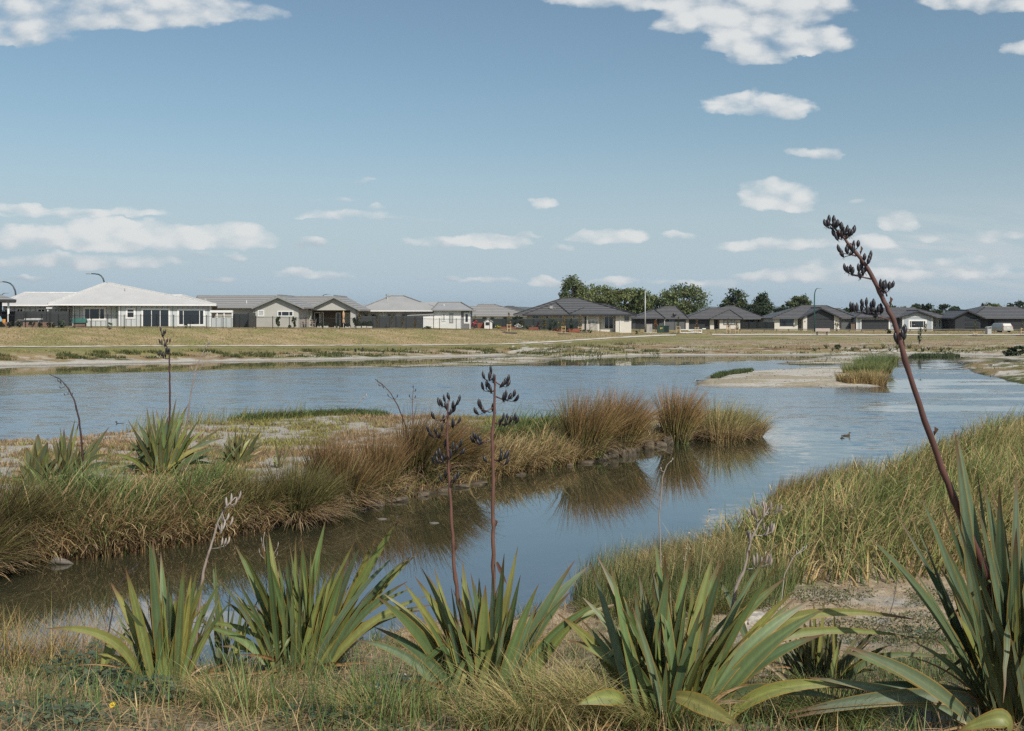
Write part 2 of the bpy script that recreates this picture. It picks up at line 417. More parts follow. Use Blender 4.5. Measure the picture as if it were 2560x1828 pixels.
def knots(px):
    f = lambda a: np.interp(px, PXC, a)
    ds = HC * F / (f(SHORE_Y) - HY); dv = ds + 3.5; vz = np.clip(HC - (f(VEG_Y) - HY) / F * dv, .15, .6)
    dp = f(PATH_D); zp = HC - (f(PATH_Y) - HY) / F * dp
    dt = f(TOP_D); zt = HC - (f(TOP_Y) - HY) / F * dt
    return ([ds - 14, ds - 2, ds, dv, dp - 1.1, dp + 1.1, dt, dt + 4, 420, 6000], [-1.6 + 0 * ds, -.28 + 0 * ds, 0 * ds, vz, zp - .02, zp + .02, zt, zt + .1, 1.5 + 0 * ds, -2 + 0 * ds])

TONGUE = world_poly([(640, 919), (957, 919), (1087, 918), (1206, 916), (1280, 914), (1315, 912), (1376, 905), (1395, 896), (1420, 880), (1300, 878), (1270, 892), (1206, 896), (1087, 908.5), (1000, 914), (800, 916.5)])
SPIT = world_poly([(1728, 964), (1772, 941), (1827, 931), (1885, 928), (1936, 925), (2000, 921), (2090, 919), (2130, 907), (2205, 897), (2222, 913), (2215, 945), (2200, 966), (2083, 970), (1900, 971), (1770, 969)])
SAND2 = world_poly([(1950, 911), (1990, 900), (2050, 893), (2080, 885), (2235, 881), (2240, 905), (2130, 911), (2090, 914), (2000, 914)])
STRIP = world_poly([(2381, 902), (2430, 894), (2520, 889), (2800, 886), (2900, 897), (2500, 901), (2420, 906)])
POINT = world_poly([(2407, 918), (2422, 908), (2500, 909), (2750, 904), (3200, 905), (3200, 985), (2590, 970), (2548, 958), (2500, 946), (2468, 941), (2430, 928)])
PENIN = world_poly([(-700, 1135), (0, 1121), (150, 1117), (308, 1093), (430, 1078), (554, 1066), (633, 1058), (760, 1050), (900, 1044), (990, 1052), (1150, 1055), (1385, 1060), (1500, 1052), (1700, 1044), (1840, 1045), (1900, 1054),
                    (1912, 1063), (1885, 1075), (1769, 1092), (1660, 1112), (1575, 1133), (1479, 1153), (1406, 1165), (1261, 1192), (1130, 1222), (1010, 1249), (898, 1272), (790, 1298), (672, 1320), (514, 1352), (277, 1387), (0, 1412), (-300, 1460), (-700, 1500)])
NEAR = world_poly([(-1600, 1720), (-500, 1700), (0, 1690), (350, 1685), (600, 1674), (780, 1630), (920, 1592), (1021, 1560), (1160, 1548), (1255, 1545), (1346, 1523), (1430, 1500), (1560, 1470), (1689, 1435), (1801, 1372), (1902, 1290), (2026, 1240), (2139, 1208), (2251, 1174), (2364, 1130), (2560, 1070), (2900, 1010), (3300, 975)]) + [(70, 40), (70, -12), (-70, -12), (-70, 9)]

def land(X, Y):
    """height of the ground and of each kind of land at plan points"""
    X = np.asarray(X, float); Y = np.asarray(Y, float)
    Ys = np.maximum(Y, .5); px = CX + F * X / Ys
    kd, kz = knots(px)
    z = np.full(X.shape, -1.6)
    for i in range(len(kd) - 1):
        tt = np.clip((Ys - kd[i]) / np.maximum(kd[i + 1] - kd[i], .01), 0, 1)
        z = np.where(Ys >= kd[i], kz[i] + (kz[i + 1] - kz[i]) * tt, z)
    far = np.maximum(z, -1.6)
    wob = (fbm(X * .55, Y * .55, 3) - .5)
    wob2 = (fbm(X * 1.7, Y * 1.7, 5, 3) - .5)
    sds = {}
    def poly(nm, P, prof, w=1.0):
        s = sdist(X, Y, P) + wob * w + wob2 * w * .4; sds[nm] = s
        return np.where(s > 0, prof(np.maximum(s, 0)), np.maximum(-1.6, s * .5))
    z = far + np.where(far > .05, wob * .12 + wob2 * .05, 0)
    flat = lambda h, L: (lambda s: h * (1 - np.exp(-s / L)))
    z = np.maximum(z, poly('tongue', TONGUE, flat(.16, 3), 1.2))
    z = np.maximum(z, poly('spit', SPIT, lambda s: .22 * (1 - np.exp(-s / 1.6)) + .1 * wob * (s > .5), 1.0))
    z = np.maximum(z, poly('sand2', SAND2, flat(.2, 3), 2))
    z = np.maximum(z, poly('strip', STRIP, flat(.25, 3), 2))
    z = np.maximum(z, poly('point', POINT, lambda s: .35 * (1 - np.exp(-s / 2.0)) + .25 * wob * (s > .5), 1.2))
    z = np.maximum(z, poly('penin', PENIN, lambda s: .36 * (1 - np.exp(-s / .55)) + .12 * wob * np.clip(s, 0, 1), .45))
    zn = poly('near', NEAR, lambda s: np.minimum(.30 * s, .14 + np.maximum(0, .215 * (13.0 - Y)) * (Y > -3) ) + .10 * wob * np.clip(s, 0, 1) + .03 * wob2, .5)
    zn = np.minimum(zn, 2.6)
    z = np.maximum(z, zn)
    return z, far, sds

def gz(x, y): return float(land(np.array([x]), np.array([y]))[0][0])
def gzs(X, Y): return np.maximum(land(X, Y)[0], 0)

def hit(px, py, d0=3.0, d1=220.0):
    """where the line of sight of a photograph pixel first meets ground or water"""
    d = np.geomspace(d0, d1, 3000); X = (px - CX) / F * d; Zr = HC - (py - HY) / F * d
    z = np.maximum(land(X, d)[0], 0); i = int(np.argmax(Zr <= z))
    return Vector((X[i], d[i], z[i]))

def spitcover(x, y): return .45 * fbm(x * .55, y * .8, 34) + .55 * fbm(x * 1.5, y * 2.4, 35)
us = np.concatenate([np.linspace(-1.7, -.60, 70)[:-1], np.linspace(-.60, .60, 600), np.linspace(.60, 1.7, 70)[1:]])
ysn = np.concatenate([np.linspace(.6, 5.8, 24)[:-1], np.geomspace(5.8, 60, 420)[:-1], np.geomspace(60, 190, 300)[:-1], np.geomspace(190, 6000, 50)])
UU, YY = np.meshgrid(us, ysn); XX = UU * YY
ZZ, FAR, SD = land(XX, YY)
nr, nc = UU.shape
ii = np.arange(nr * nc).reshape(nr, nc)
Qg = np.stack([ii[:-1, :-1], ii[:-1, 1:], ii[1:, 1:], ii[1:, :-1]], -1).reshape(-1, 4)

# what grows or lies where: the ground's own colours
def lerp(a, b, k): return a + (b - a) * k[..., None]
def C3(*c): return np.array(c, float)
n_big = fbm(XX * .12, YY * .12, 11); n_mid = fbm(XX * .5, YY * .5, 12); n_sm = fbm(XX * 2.3, YY * 2.3, 13); n_hi = fbm(XX * 9, YY * 9, 14, 3)
SANDC = C3(.43, .40, .345); SANDD = C3(.24, .215, .175); MUD = C3(.06, .052, .036)
DRY = C3(.30, .23, .125); OLIVE = C3(.205, .19, .08); GREEN = C3(.075, .10, .032); RED = C3(.155, .085, .05)
pxg = CX + F * UU; kd, kz = knots(pxg)
ds, dv, dp, dt = kd[2], kd[3], (kd[4] + kd[5]) / 2, kd[6]
# mown bank
cg = lerp(np.broadcast_to(DRY, XX.shape + (3,)), OLIVE, sstep(n_mid * .6 + n_big * .4, .4, .62) * .8)
streak = fbm(XX * .22, YY * 1.1, 21); fine = fbm(XX * 1.2, YY * 4.0, 22)
cg = lerp(cg, C3(.34, .26, .155), sstep(streak, .5, .68) * .8)
cg = lerp(cg, C3(.185, .18, .07), sstep(streak, .47, .3) * .6)
cg = cg * (.76 + .5 * fine)[..., None]
below = (YY < dp - 1) & (YY > ds)
rel = np.clip((YY - ds) / np.maximum(dp - ds, .1), 0, 1)
# strip under the path: green sward near it, red brown herbs, dark green cushions, sand at the edge
pl = fbm(XX * .18, YY * .7, 23); pk = fbm(XX * .45, YY * 1.6, 24)
low = lerp(np.broadcast_to(C3(.25, .185, .105), XX.shape + (3,)), OLIVE * 1.1, sstep(pl, .42, .6))
low = lerp(low, RED, sstep(pk, .55, .68) * sstep(rel, .75, .55))
low = lerp(low, C3(.06, .075, .025), sstep(pk * .6 + pl * .4, .53, .6) * sstep(rel, .5, .3) * sstep(pxg, 2000, 1500))
low = lerp(low, SANDC * .95, sstep(fbm(XX * .6, YY * 2.2, 25), .58, .66) * sstep(rel, .75, .4) * .9)
low = lerp(low, C3(.15, .155, .055), sstep(rel, .55, .75) * .75) * (.8 + .4 * fine)[..., None]
kb = sstep(rel, .93, .8) * (YY < dp)
cg = lerp(cg, low, np.where(below, np.maximum(kb, 0), 0))
sandw = sstep(YY - ds + (n_mid - .5) * 2.2, (dv - ds) * .70, (dv - ds) * .35) * (YY > ds - 3)
sandw = sandw * (YY < dp)
# the right half of the bank under the houses is drier and sandier
rt = sstep(pxg, 1500, 1800) * (YY > ds)
cg = lerp(cg, C3(.31, .245, .175), rt * sstep(streak * .5 + pk * .5, .42, .6) * sstep(rel, .25, .5) * .75 * (YY < dp - 3))
cg = lerp(cg, SANDC, sandw)
wet = sstep(ZZ, .10, .0)
for nm in ('tongue', 'spit', 'sand2', 'strip'):
    s = SD[nm]; k = (s > -.3) & (ZZ > FAR + .0005)
    c = lerp(np.broadcast_to(SANDC * 1.02, XX.shape + (3,)), C3(.30, .25, .165), sstep(fbm(XX * .35, YY * .6, 31), .5, .62) * .8)
    if nm in ('tongue', 'sand2', 'strip'): c = lerp(c, C3(.12, .115, .045), sstep(fbm(XX * .3, YY * .9, 32), .52, .6) * .9)
    c = c * (.86 + .28 * n_sm)[..., None]
    cg = np.where(k[..., None], c, cg)
s = SD['point']; k = s > -.3
c = lerp(np.broadcast_to(C3(.22, .165, .085), XX.shape + (3,)), SANDC, sstep(n_mid, .5, .6))
c = lerp(c, C3(.10, .11, .035), sstep(fbm(XX * .5, YY * .9, 33), .5, .6)); cg = np.where(k[..., None] & (ZZ > FAR + .001)[..., None], c, cg)
s = SD['penin']; k = s > -.5
c = lerp(np.broadcast_to(SANDC * .82, XX.shape + (3,)), C3(.20, .15, .08), sstep(spitcover(XX, YY), .47, .53))
c = lerp(c, C3(.30, .27, .22), sstep(n_hi, .45, .65) * .5)
c = lerp(c, C3(.085, .07, .045), sstep(ZZ, .26, .12)); c = c * (.8 + .4 * n_hi)[..., None]
cg = np.where(k[..., None], c, cg)
s = SD['near']; k = s > -.6
c = lerp(np.broadcast_to(C3(.34, .265, .175), XX.shape + (3,)), C3(.15, .15, .075), sstep(n_mid, .46, .64) * .8)
pale = sstep(pxg, 1700, 1950) * sstep(YY, 10.0, 12.0) * sstep(YY, 15.8, 14.5)
c = lerp(c, SANDC * .85, pale * sstep(n_sm * .5 + n_mid * .5, .44, .54))
c = lerp(c, C3(.34, .28, .20), sstep(n_hi * .6 + n_sm * .4, .52, .66) * .7); c = c * (.62 + .75 * n_hi)[..., None]
cg = np.where(k[..., None], c, cg)
cg = lerp(cg, cg * .48, wet)
cg = lerp(cg, np.broadcast_to(MUD, cg.shape), sstep(ZZ, -.02, -.35))
cg = np.where((YY > 190)[..., None], C3(.10, .10, .05), cg)

m, t, b = mat('ground')
a = t.n('ShaderNodeVertexColor', layer_name='Col'); tc = t.n('ShaderNodeTexCoord')
g1 = t.noise(tc.outputs['Object'], 5.5, 6, .65); g2 = t.noise(tc.outputs['Object'], 38, 4, .65)
k1 = t.m('MULTIPLY', t.ss(g1, .25, .75, .76, 1.26), t.ss(g2, .25, .75, .68, 1.34))
kc = t.n('ShaderNodeCombineXYZ')
for i in range(3): t.put(kc.inputs[i], k1)
t.put(b.inputs['Base Color'], t.mix(1.0, a.outputs[0], kc.outputs[0], 'MULTIPLY'))
b.inputs['Roughness'].default_value = .92; b.inputs['Specular IOR Level'].default_value = .15
bp = t.n('ShaderNodeBump'); bp.inputs['Strength'].default_value = .7; bp.inputs['Distance'].default_value = .05
t.put(bp.inputs['Height'], t.m('ADD', t.m('MULTIPLY', g1, .7), t.m('MULTIPLY', g2, .4))); t.put(b.inputs['Normal'], bp.outputs[0])
M['ground'] = m
ground = build('ground', np.stack([XX, YY, ZZ], -1), Qg, None, M['ground'], C=cg.reshape(-1, 3), smooth=True)
tag(ground, kind='structure')

# ------------------------------------------------------------------ water
CALM_PX = [-1200, 0, 450, 830, 968, 1280, 1500, 1700, 1800, 1956, 2100, 2250, 2560, 3800]
CALM_Y = [945, 938, 927, 919, 917, 914, 915, 914, 906, 900, 905, 918, 925, 930]
uw = np.linspace(-1.7, 1.7, 260); yw = np.concatenate([np.geomspace(4, 130, 420), np.linspace(150, 400, 5)])
UW, YW = np.meshgrid(uw, yw); XW = UW * YW; pw = CX + F * UW
dc = HC * F / (np.interp(pw, CALM_PX, CALM_Y) - HY)
wobw = fbm(XW * .05, YW * .25, 41) - .5
rip = sstep(dc - YW + wobw * 5, -.5, 3.0)
sdp = sdist(XW, YW, PENIN); sdn = sdist(XW, YW, NEAR)
chan = world_poly([(-900, 1300), (700, 1180), (1500, 1085), (1880, 1058), (1990, 1080), (2080, 1130), (1900, 1300), (1500, 1520), (600, 1720), (-900, 1760)])
sc_ = sdist(XW, YW, chan)
rip = rip * sstep(sc_, 2.5, -5.0)
right = sstep(pw, 2100, 2260) * (YW > 40)
rip = rip * (1 - right * sstep(fbm(XW * .06, YW * .35, 43), .48, .60) * .95)
rip = np.maximum(rip, .05 * sstep(YW, 45, 70))
rip = rip * (.72 + .5 * fbm(XW * .03, YW * .12, 45))
Vw = np.stack([XW, YW, 0 * XW], -1); nw = XW.shape
iw = np.arange(nw[0] * nw[1]).reshape(nw)
Qw = np.stack([iw[:-1, :-1], iw[:-1, 1:], iw[1:, 1:], iw[1:, :-1]], -1).reshape(-1, 4)
WAVE = .42
m, t, b = mat('water')
a = t.n('ShaderNodeVertexColor', layer_name='Col'); sp = t.n('ShaderNodeSeparateColor'); t.put(sp.inputs[0], a.outputs[0])
tc = t.n('ShaderNodeTexCoord'); O = tc.outputs['Object']
def slope(sc_, st, seed):
    nd = t.n('ShaderNodeTexNoise'); t.put(nd.inputs['Vector'], t.vmul(O, st)); nd.inputs['Scale'].default_value = sc_; nd.inputs['Detail'].default_value = 3; nd.inputs['Roughness'].default_value = .6
    q = t.n('ShaderNodeVectorMath', operation='SUBTRACT'); t.put(q.inputs[0], nd.outputs['Color']); q.inputs[1].default_value = (.5, .5, .5); return q.outputs[0]
def vadd(a_, b_): q = t.n('ShaderNodeVectorMath', operation='ADD'); t.put(q.inputs[0], a_); t.put(q.inputs[1], b_); return q.outputs[0]
def vscale(a_, k_): q = t.n('ShaderNodeVectorMath', operation='SCALE'); t.put(q.inputs[0], a_); t.put(q.inputs['Scale'], k_); return q.outputs[0]
sl = vadd(t.vmul(slope(2.1, (.45, 1.0, 1), 0), (.55, 1.0, 0)), t.vmul(slope(.6, (.5, 1.2, 1), 1), (.35, .6, 0)))      # wind waves: the tilt of the surface itself
sl = vadd(sl, t.vmul(slope(7.0, (.6, 1.2, 1), 2), (.4, .6, 0)))
nrm = vadd(vscale(sl, t.m('MULTIPLY_ADD', sp.outputs[0], WAVE, .012)), (0, 0, 1))
nz_ = t.n('ShaderNodeVectorMath', operation='NORMALIZE'); t.put(nz_.inputs[0], nrm); t.put(b.inputs['Normal'], nz_.outputs[0])
t.put(b.inputs['Base Color'], t.mix(sp.outputs[0], (.050, .049, .027), (.085, .115, .135)))
t.put(b.inputs['Roughness'], t.m('MULTIPLY_ADD', sp.outputs[0], .19, .03)); b.inputs['IOR'].default_value = 1.9; b.inputs['Specular IOR Level'].default_value = .5
gl = t.n('ShaderNodeBsdfGlossy'); gl.inputs['Color'].default_value = (.96, .97, .98, 1); t.put(gl.inputs['Roughness'], t.m('MULTIPLY_ADD', sp.outputs[0], .19, .02)); t.put(gl.inputs['Normal'], nz_.outputs[0])
mxw = t.n('ShaderNodeMixShader'); mxw.inputs[0].default_value = .30; t.put(mxw.inputs[1], b.outputs[0]); t.put(mxw.inputs[2], gl.outputs[0])
t.put([n for n in m.node_tree.nodes if n.type == 'OUTPUT_MATERIAL'][0].inputs[0], mxw.outputs[0])
M['water'] = m
water = build('water', Vw, Qw, None, m, C=np.stack([rip] * 3, -1).reshape(-1, 3), smooth=True)
tag(water, kind='structure')

# ------------------------------------------------------------------ path along the bank, road by the houses
def ribbon(name, pxs, wfun, mat_, lift=.03):
    px = np.array(pxs, float); kd, kz = knots(px); L = []
    ddp = (kd[4] + kd[5]) / 2
    for k, dd in enumerate(ddp):
        for s in (-1, 1):
            d = dd + s * wfun(px[k]) / 2; x = (px[k] - CX) / F * d
            L.append((x, d))
    L = np.array(L); z = gzs(L[:, 0], L[:, 1]) + lift
    V = np.column_stack([L, z]); n = len(px); q = [(2*i, 2*i+2, 2*i+3, 2*i+1) for i in range(n - 1)]
    return build(name, V, q, None, mat_, smooth=True)
M['path'] = plain('pale gravel path', (.55, .51, .43), .9, .15, .1, 3, bump=.3)
tag(ribbon('path', np.linspace(-400, 1690, 240), lambda p: 1.5 + 2.2 * max(0, (p - 1100) / 600), M['path'], .05), kind='structure')
tag(ribbon('path', np.linspace(1780, 2700, 120), lambda p: 3.2, M['path'], .06), kind='structure')

# far blue hills beyond the plain
def hill(name, pts, d, c):
    V = []; 
    for px, py in pts:
        p = at(px, py, d); V += [(p.x, d - 500, -30), (p.x, d, p.z), (p.x, d + 900, -30)]
    q = []
    for i in range(len(pts) - 1):
        for k in (0, 1): q.append((3*i+k, 3*i+3+k, 3*i+4+k, 3*i+1+k))
    tag(build(name, V, q, None, c, smooth=True), kind='structure')
M['hills'] = plain('far hill scrub', (.075, .09, .07), .95, .1, .3, .004)
hx = np.linspace(-400, 3000, 120)
hill('hills', [(x, 779 - 7 * fbm(np.array([x * .006]), np.array([.5]), 51)[0] - 9 * math.exp(-((x - 1275) / 120) ** 2) - 10 * math.exp(-((x - 1720) / 130) ** 2) - 9 * math.exp(-((x - 1960) / 70) ** 2)) for x in hx], 7000, M['hills'])

# ------------------------------------------------------------------ houses
class Frame:
    """a house's own axes: x along the front, y away from us, z up from its floor"""
    def __init__(s, name, px, py, d, rz, label, cat='house', group=None):
        s.o = at(px, py, d); s.r = rz
        s.ex = Vector((math.cos(rz), math.sin(rz), 0)); s.ey = Vector((-math.sin(rz), math.cos(rz), 0))
        s.e = empty(name, s.o, rz, label, cat, group)
    def x(s, px, y=0.0):
        u = (px - CX) / F; o = s.o
        return (u * (o.y + s.ey.y * y) - o.x - s.ey.x * y) / (s.ex.x - u * s.ex.y)
    def z(s, px, py, y=0.0):
        a = s.x(px, y); Y = s.o.y + s.ex.y * a + s.ey.y * y
        return HC - (py - HY) / F * Y - s.o.z

def hip(mb, x0, x1, y0, y1, ze, zr, r0, r1, th=.16):
    """hipped roof on an eaves rectangle with the ridge from r0 to r1 along x"""
    ym = (y0 + y1) / 2
    mb.add([(x0,y0,ze),(x1,y0,ze),(x1,y1,ze),(x0,y1,ze),(r0,ym,zr),(r1,ym,zr),(x0,y0,ze-th),(x1,y0,ze-th),(x1,y1,ze-th),(x0,y1,ze-th)],
           [(0,1,5,4),(1,2,5),(2,3,4,5),(3,0,4),(6,7,1,0),(7,8,2,1),(8,9,3,2),(9,6,0,3),(9,8,7,6)])
    return [((x0,y0,ze),(r0,ym,zr)),((x1,y0,ze),(r1,ym,zr)),((r0,ym,zr),(r1,ym,zr)),((x1,y1,ze),(r1,ym,zr)),((x0,y1,ze),(r0,ym,zr))]

def fronthip(mb, x0, x1, y0, yb, ze, xa, ya, zr, th=.16):
    """hip that comes towards us: eaves front x0..x1 at y0, apex at (xa, ya), ridge running back to yb"""
    mb.add([(x0,y0,ze),(x1,y0,ze),(x1,yb,ze),(x0,yb,ze),(xa,ya,zr),(xa,yb,zr),(x0,y0,ze-th),(x1,y0,ze-th),(x1,yb,ze-th),(x0,yb,ze-th)],
           [(0,1,4),(1,2,5,4),(3,0,4,5),(2,3,5),(6,7,1,0),(7,8,2,1),(9,6,0,3),(8,9,3,2),(9,8,7,6)])
    return [((x0,y0,ze),(xa,ya,zr)),((x1,y0,ze),(xa,ya,zr)),((xa,ya,zr),(xa,yb,zr))]

def gable(mb, x0, x1, y0, y1, ze, xa, zr, th=.18):
    mb.add([(x0,y0,ze),(x1,y0,ze),(x1,y1,ze),(x0,y1,ze),(xa,y0,zr),(xa,y1,zr),
            (x0,y0,ze-th),(x1,y0,ze-th),(x1,y1,ze-th),(x0,y1,ze-th),(xa,y0,zr-th),(xa,y1,zr-th)],
           [(0,3,5,4),(1,4,5,2),(6,10,11,9),(7,8,11,10),(0,4,10,6),(4,1,7,10),(3,9,11,5),(5,11,8,2),(0,6,9,3),(1,2,8,7)])
    return [((xa,y0,zr),(xa,y1,zr))]

def each(name, m_, parent, *bs):
    for b in bs: boxes(name, m_, parent, b)

def caps(lines, m_, parent, r=.09):
    mb = MB()
    for a, b in lines: mb.tube([Vector(a) + Vector((0,0,.03)), Vector(b) + Vector((0,0,.03))], r, 5)
    return mb.build('ridge_cap', m_, parent)

def boxes(name, m_, parent, *bs):
    mb = MB()
    for b in bs: mb.box(*b)
    return mb.build(name, m_, parent)

def window(H, px0, px1, py0, py1, y=0.0, cols=(1,), fm='trim_white', rows=(), fw=.07, name='window', glass='glass', sill=True, wide=0.0):
    """frame with mullions, a pane behind it as a sub-part"""
    x0, x1 = H.x(px0, y), H.x(px1, y); pm = (px0 + px1) / 2; z1, z0 = H.z(pm, py0, y), H.z(pm, py1, y)
    f = MB(); a, b = y - .055, y + .02; fo = fw + wide
    f.box(x0 - fo, x0 + fw * .5, a, b, z0, z1).box(x1 - fw * .5, x1 + fo, a, b, z0, z1)
    f.box(x0 - fo, x1 + fo, a - .003, b, z1 - fw * .5, z1 + fo).box(x0 - fo, x1 + fo, a - .003, b, z0 - fo, z0 + fw * .5)
    tot = sum(cols); acc = 0
    for c in cols[:-1]:
        acc += c; xm = x0 + (x1 - x0) * acc / tot; f.box(xm - fw * .45, xm + fw * .45, a + .004, b, z0, z1)
    for q in rows:
        zz = z0 + (z1 - z0) * q; f.box(x0, x1, a + .006, b, zz - fw * .4, zz + fw * .4)
    fo_ = f.build(name, M[fm], H.e)
    g = MB(); g.box(x0, x1, y - .02, y - .004, z0, z1); g.build('pane', M[glass], fo_)
    return fo_

def gutter(H, x0, x1, y, z, m_): return boxes('gutter', M[m_], H.e, (x0, x1, y - .12, y + .0, z - .13, z + .01))

def downpipe(H, px, py, m_='trim_white', y=0.0):
    x = H.x(px, y); z = H.z(px, py, y)
    mb = MB(); mb.tube([(x, y - .45, z), (x, y - .4, z - .1), (x, y - .06, z - .35), (x, y - .06, 0)], .05, 6)
    mb.build('downpipe', M[m_], H.e)

# --- white house on the left
H = Frame('house', 353, 820.0, 112, R(15), 'white batten clad house with broad white metal hip roof behind the kennel and black fence')
X = H.x; xl, xr, xs = X(179), X(527), X(297)
ze = H.z(353, 762)
wl = X(8, 6.0)
wall = MB(); wall.box(xs, xr, 0, 11, -.6, ze); wall.box(xl, xs - .003, .9, 11, -.6, ze); wall.box(wl, xl - .003, 6, 14, -.6, ze)
wall.build('wall', M['clad_white'], H.e)
each('corner_trim', M['trim_white'], H.e, (xs - .02, xs + .12, -.03, .1, -.5, ze - .01), (xr - .1, xr + .03, -.03, .1, -.5, ze - .01), (xl - .03, xl + .09, .87, 1.0, -.5, ze - .01), (X(60, 6) - .05, X(60, 6) + .05, 5.97, 6.05, -.5, ze - .02))
ro = MB(); ln = []
ln += hip(ro, X(122), X(541, 0), -.55, 12.4, ze + .02, H.z(265, 708, 5.5), X(262, 5.5), X(270, 5.5))
zr2 = H.z(415, 739, 3.2); ro2 = MB()
ln2 = hip(ro, X(330), X(541) - .012, -.562, 7.0, ze + .012, zr2, X(372, 3.2), X(457, 3.2))
ln3 = hip(ro, wl - .6, xl + 6, 5.4, 14.6, ze + .006, H.z(84, 732.5, 10), X(62, 10), X(205, 10))
rf = ro.build('roof', M['roof_white'], H.e)
caps([ln[0], ln[1], ln2[1], ln2[2], ln3[0], ln3[1], ln3[2]], M['cap_white'], rf, .10)
vp = MB(); p = Vector((X(312, 3.4), 3.4, H.z(312, 728, 3.4))); vp.tube([p - Vector((0,0,.3)), p + Vector((0,0,.32))], .05, 6).tube([p + Vector((0,0,-.25)), p + Vector((0,0,-.12))], [.17, .06], 8); vp.build('roof_vent', M['trim_grey'], rf)
gutter(H, X(122), X(541), -.55, ze + .02, 'trim_white'); gutter(H, wl - .6, X(122) - .1, 5.4, ze, 'trim_white')
window(H, 212, 261, 772, 798, .9, (22, 44, 3, 20), wide=.10)
window(H, 318, 335, 773.5, 794, 0, (1,), rows=(.66,), wide=.08)
window(H, 357, 422, 774.5, 817, 0, (1, 1, 1), name='sliding_door', wide=.08)
window(H, 447, 509, 776, 811.5, 0, (10, 36, 9), wide=.10)
window(H, 95, 112, 773, 780, 6, (1, 1)); window(H, 43, 57, 772.5, 782, 6, (1, 1)); window(H, 12, 24, 773, 781, 6, (1, 1))
downpipe(H, 170, 760, y=.9)

# --- edge of a dark house, far left
H = Frame('house', 0, 819.5, 103, R(27), 'dark house with a grey hip roof and white verandah post, cut by the left edge')
X = H.x; ze = H.z(20, 750)
boxes('wall', M['clad_black'], H.e, (X(-130), X(5), 0, 8, -.5, ze))
ro = MB(); hip(ro, X(-170), X(41, -2), -2, 9, ze, H.z(-20, 728, 3.5), X(-120, 3.5), X(-25, 3.5), .22); ro.build('roof', M['tile_grey'], H.e)
boxes('gutter', M['trim_black'], H.e, (X(-170), X(41, -2), -2.13, -2.003, ze - .16, ze + .02))
boxes('verandah_post', M['trim_white'], H.e, (X(18.5, -1.2), X(23.5, -1.2), -1.3, -1.1, -.4, ze - .2))
boxes('deck', M['brick_red'], H.e, (X(-150), X(26), -1.7, -.02, -.5, H.z(0, 806)))

# --- pale grey house with a gable to the water
H = Frame('house', 690, 821, 116, 0, 'pale grey plaster house with grey tiled roof and plain gable facing the water')
X = H.x; ze = H.z(690, 768.5); xa = X(697)
w = MB(); w.prism([(X(636.5), -.6), (X(746), -.6), (X(746), ze - .1), (xa, H.z(697, 742.5)), (X(636.5), ze - .1)], 0, 9); w.box(X(470, 4), X(636.5) - .003, 4, 12, -.6, H.z(580, 771, 3.4)); w.build('wall', M['plaster_grey'], H.e)
zl = H.z(580, 768, 3.4); zr = H.z(590, 740.5, 8)
ro = MB(); l1 = hip(ro, X(480, 3.4), X(700), 3.4, 12.6, zl, zr, X(493, 8), X(720, 8))
l2 = gable(ro, X(633), X(761), -.5, 8, ze + .02, xa, H.z(697, 738.6))
rf = ro.build('roof', M['tile_grey'], H.e); caps([l1[0], l1[2], l2[0]], M['cap_grey'], rf, .08)
bb = MB(); zt = H.z(697, 739.5); q = [(X(632), ze + .0), (xa, zt), (X(762), ze + .0)]
bb.prism([q[0], q[1], (q[1][0], q[1][1] - .26), (q[0][0], q[0][1] - .22)], -.56, -.503).prism([q[1], q[2], (q[2][0], q[2][1] - .22), (q[1][0], q[1][1] - .26)], -.561, -.504); bb.build('bargeboard', M['trim_grey'], H.e)
gutter(H, X(480, 3.4), X(634), 3.4, zl, 'trim_grey')
window(H, 646, 659, 777, 790, 0, (1,), glass='blind'); window(H, 695, 732, 779, 790, 0, (9, 18, 9))
sd_ = MB(); c = Vector((X(511, 5), 5, H.z(511, 752, 5))); sd_.rings([[c + Vector((.34*k*math.cos(a), -.12*(1-k), .34*k*math.sin(a))) for a in np.linspace(0, 2*math.pi, 14)[:-1]] for k in (1, .6, .1)]); sd_.tube([c, c + Vector((0, .2, -.5))], .03, 5); sd_.build('satellite_dish', M['trim_grey'], rf)
vp = MB(); p = Vector((X(616.5, 5), 5, H.z(616.5, 758, 5))); vp.tube([p - Vector((0,0,.2)), p + Vector((0,0,.35))], .045, 6); vp.build('roof_vent', M['trim_white'], rf)
downpipe(H, 634.5, 769, 'trim_grey')

# --- second gable house with a porch
H = Frame('house', 836, 823, 122, 0, 'pale grey house with a deep gable porch of brown boards, topiary in front')
X = H.x; ze = H.z(836, 774); xa = X(836.5); zp = H.z(836, 775.8)
w = MB(); w.prism([(X(777), zp), (X(889), zp), (X(889), ze), (xa, H.z(836, 743.5)), (X(777), ze)], 0, 2.6)
w.box(X(772.5), X(778.5), -.005, .35, -.6, zp).box(X(876), X(889), -.006, 2.6, -.6, zp - .003).box(X(745, 2.6), X(777, 2.6), 2.6, 12, -.6, ze - .05); w.build('wall', M['plaster_grey'], H.e)
boxes('porch_wall', M['clad_brown'], H.e, (X(774), X(876) - .003, 2.62, 2.9, -.6, zp + .1))
ro = MB(); l1 = hip(ro, X(700, 4), X(900, 4), 3.2, 12.4, ze + .01, H.z(760, 742.5, 8), X(716, 8), X(850, 8)); l2 = gable(ro, X(767.5), X(901), -.5, 9, ze + .02, xa, H.z(836, 739.6))
rf = ro.build('roof', M['tile_grey'], H.e); caps([l1[0], l1[2], l2[0]], M['cap_grey'], rf, .08)
bb = MB(); zt = H.z(836, 740); q = [(X(766.5), ze), (xa, zt), (X(902), ze)]
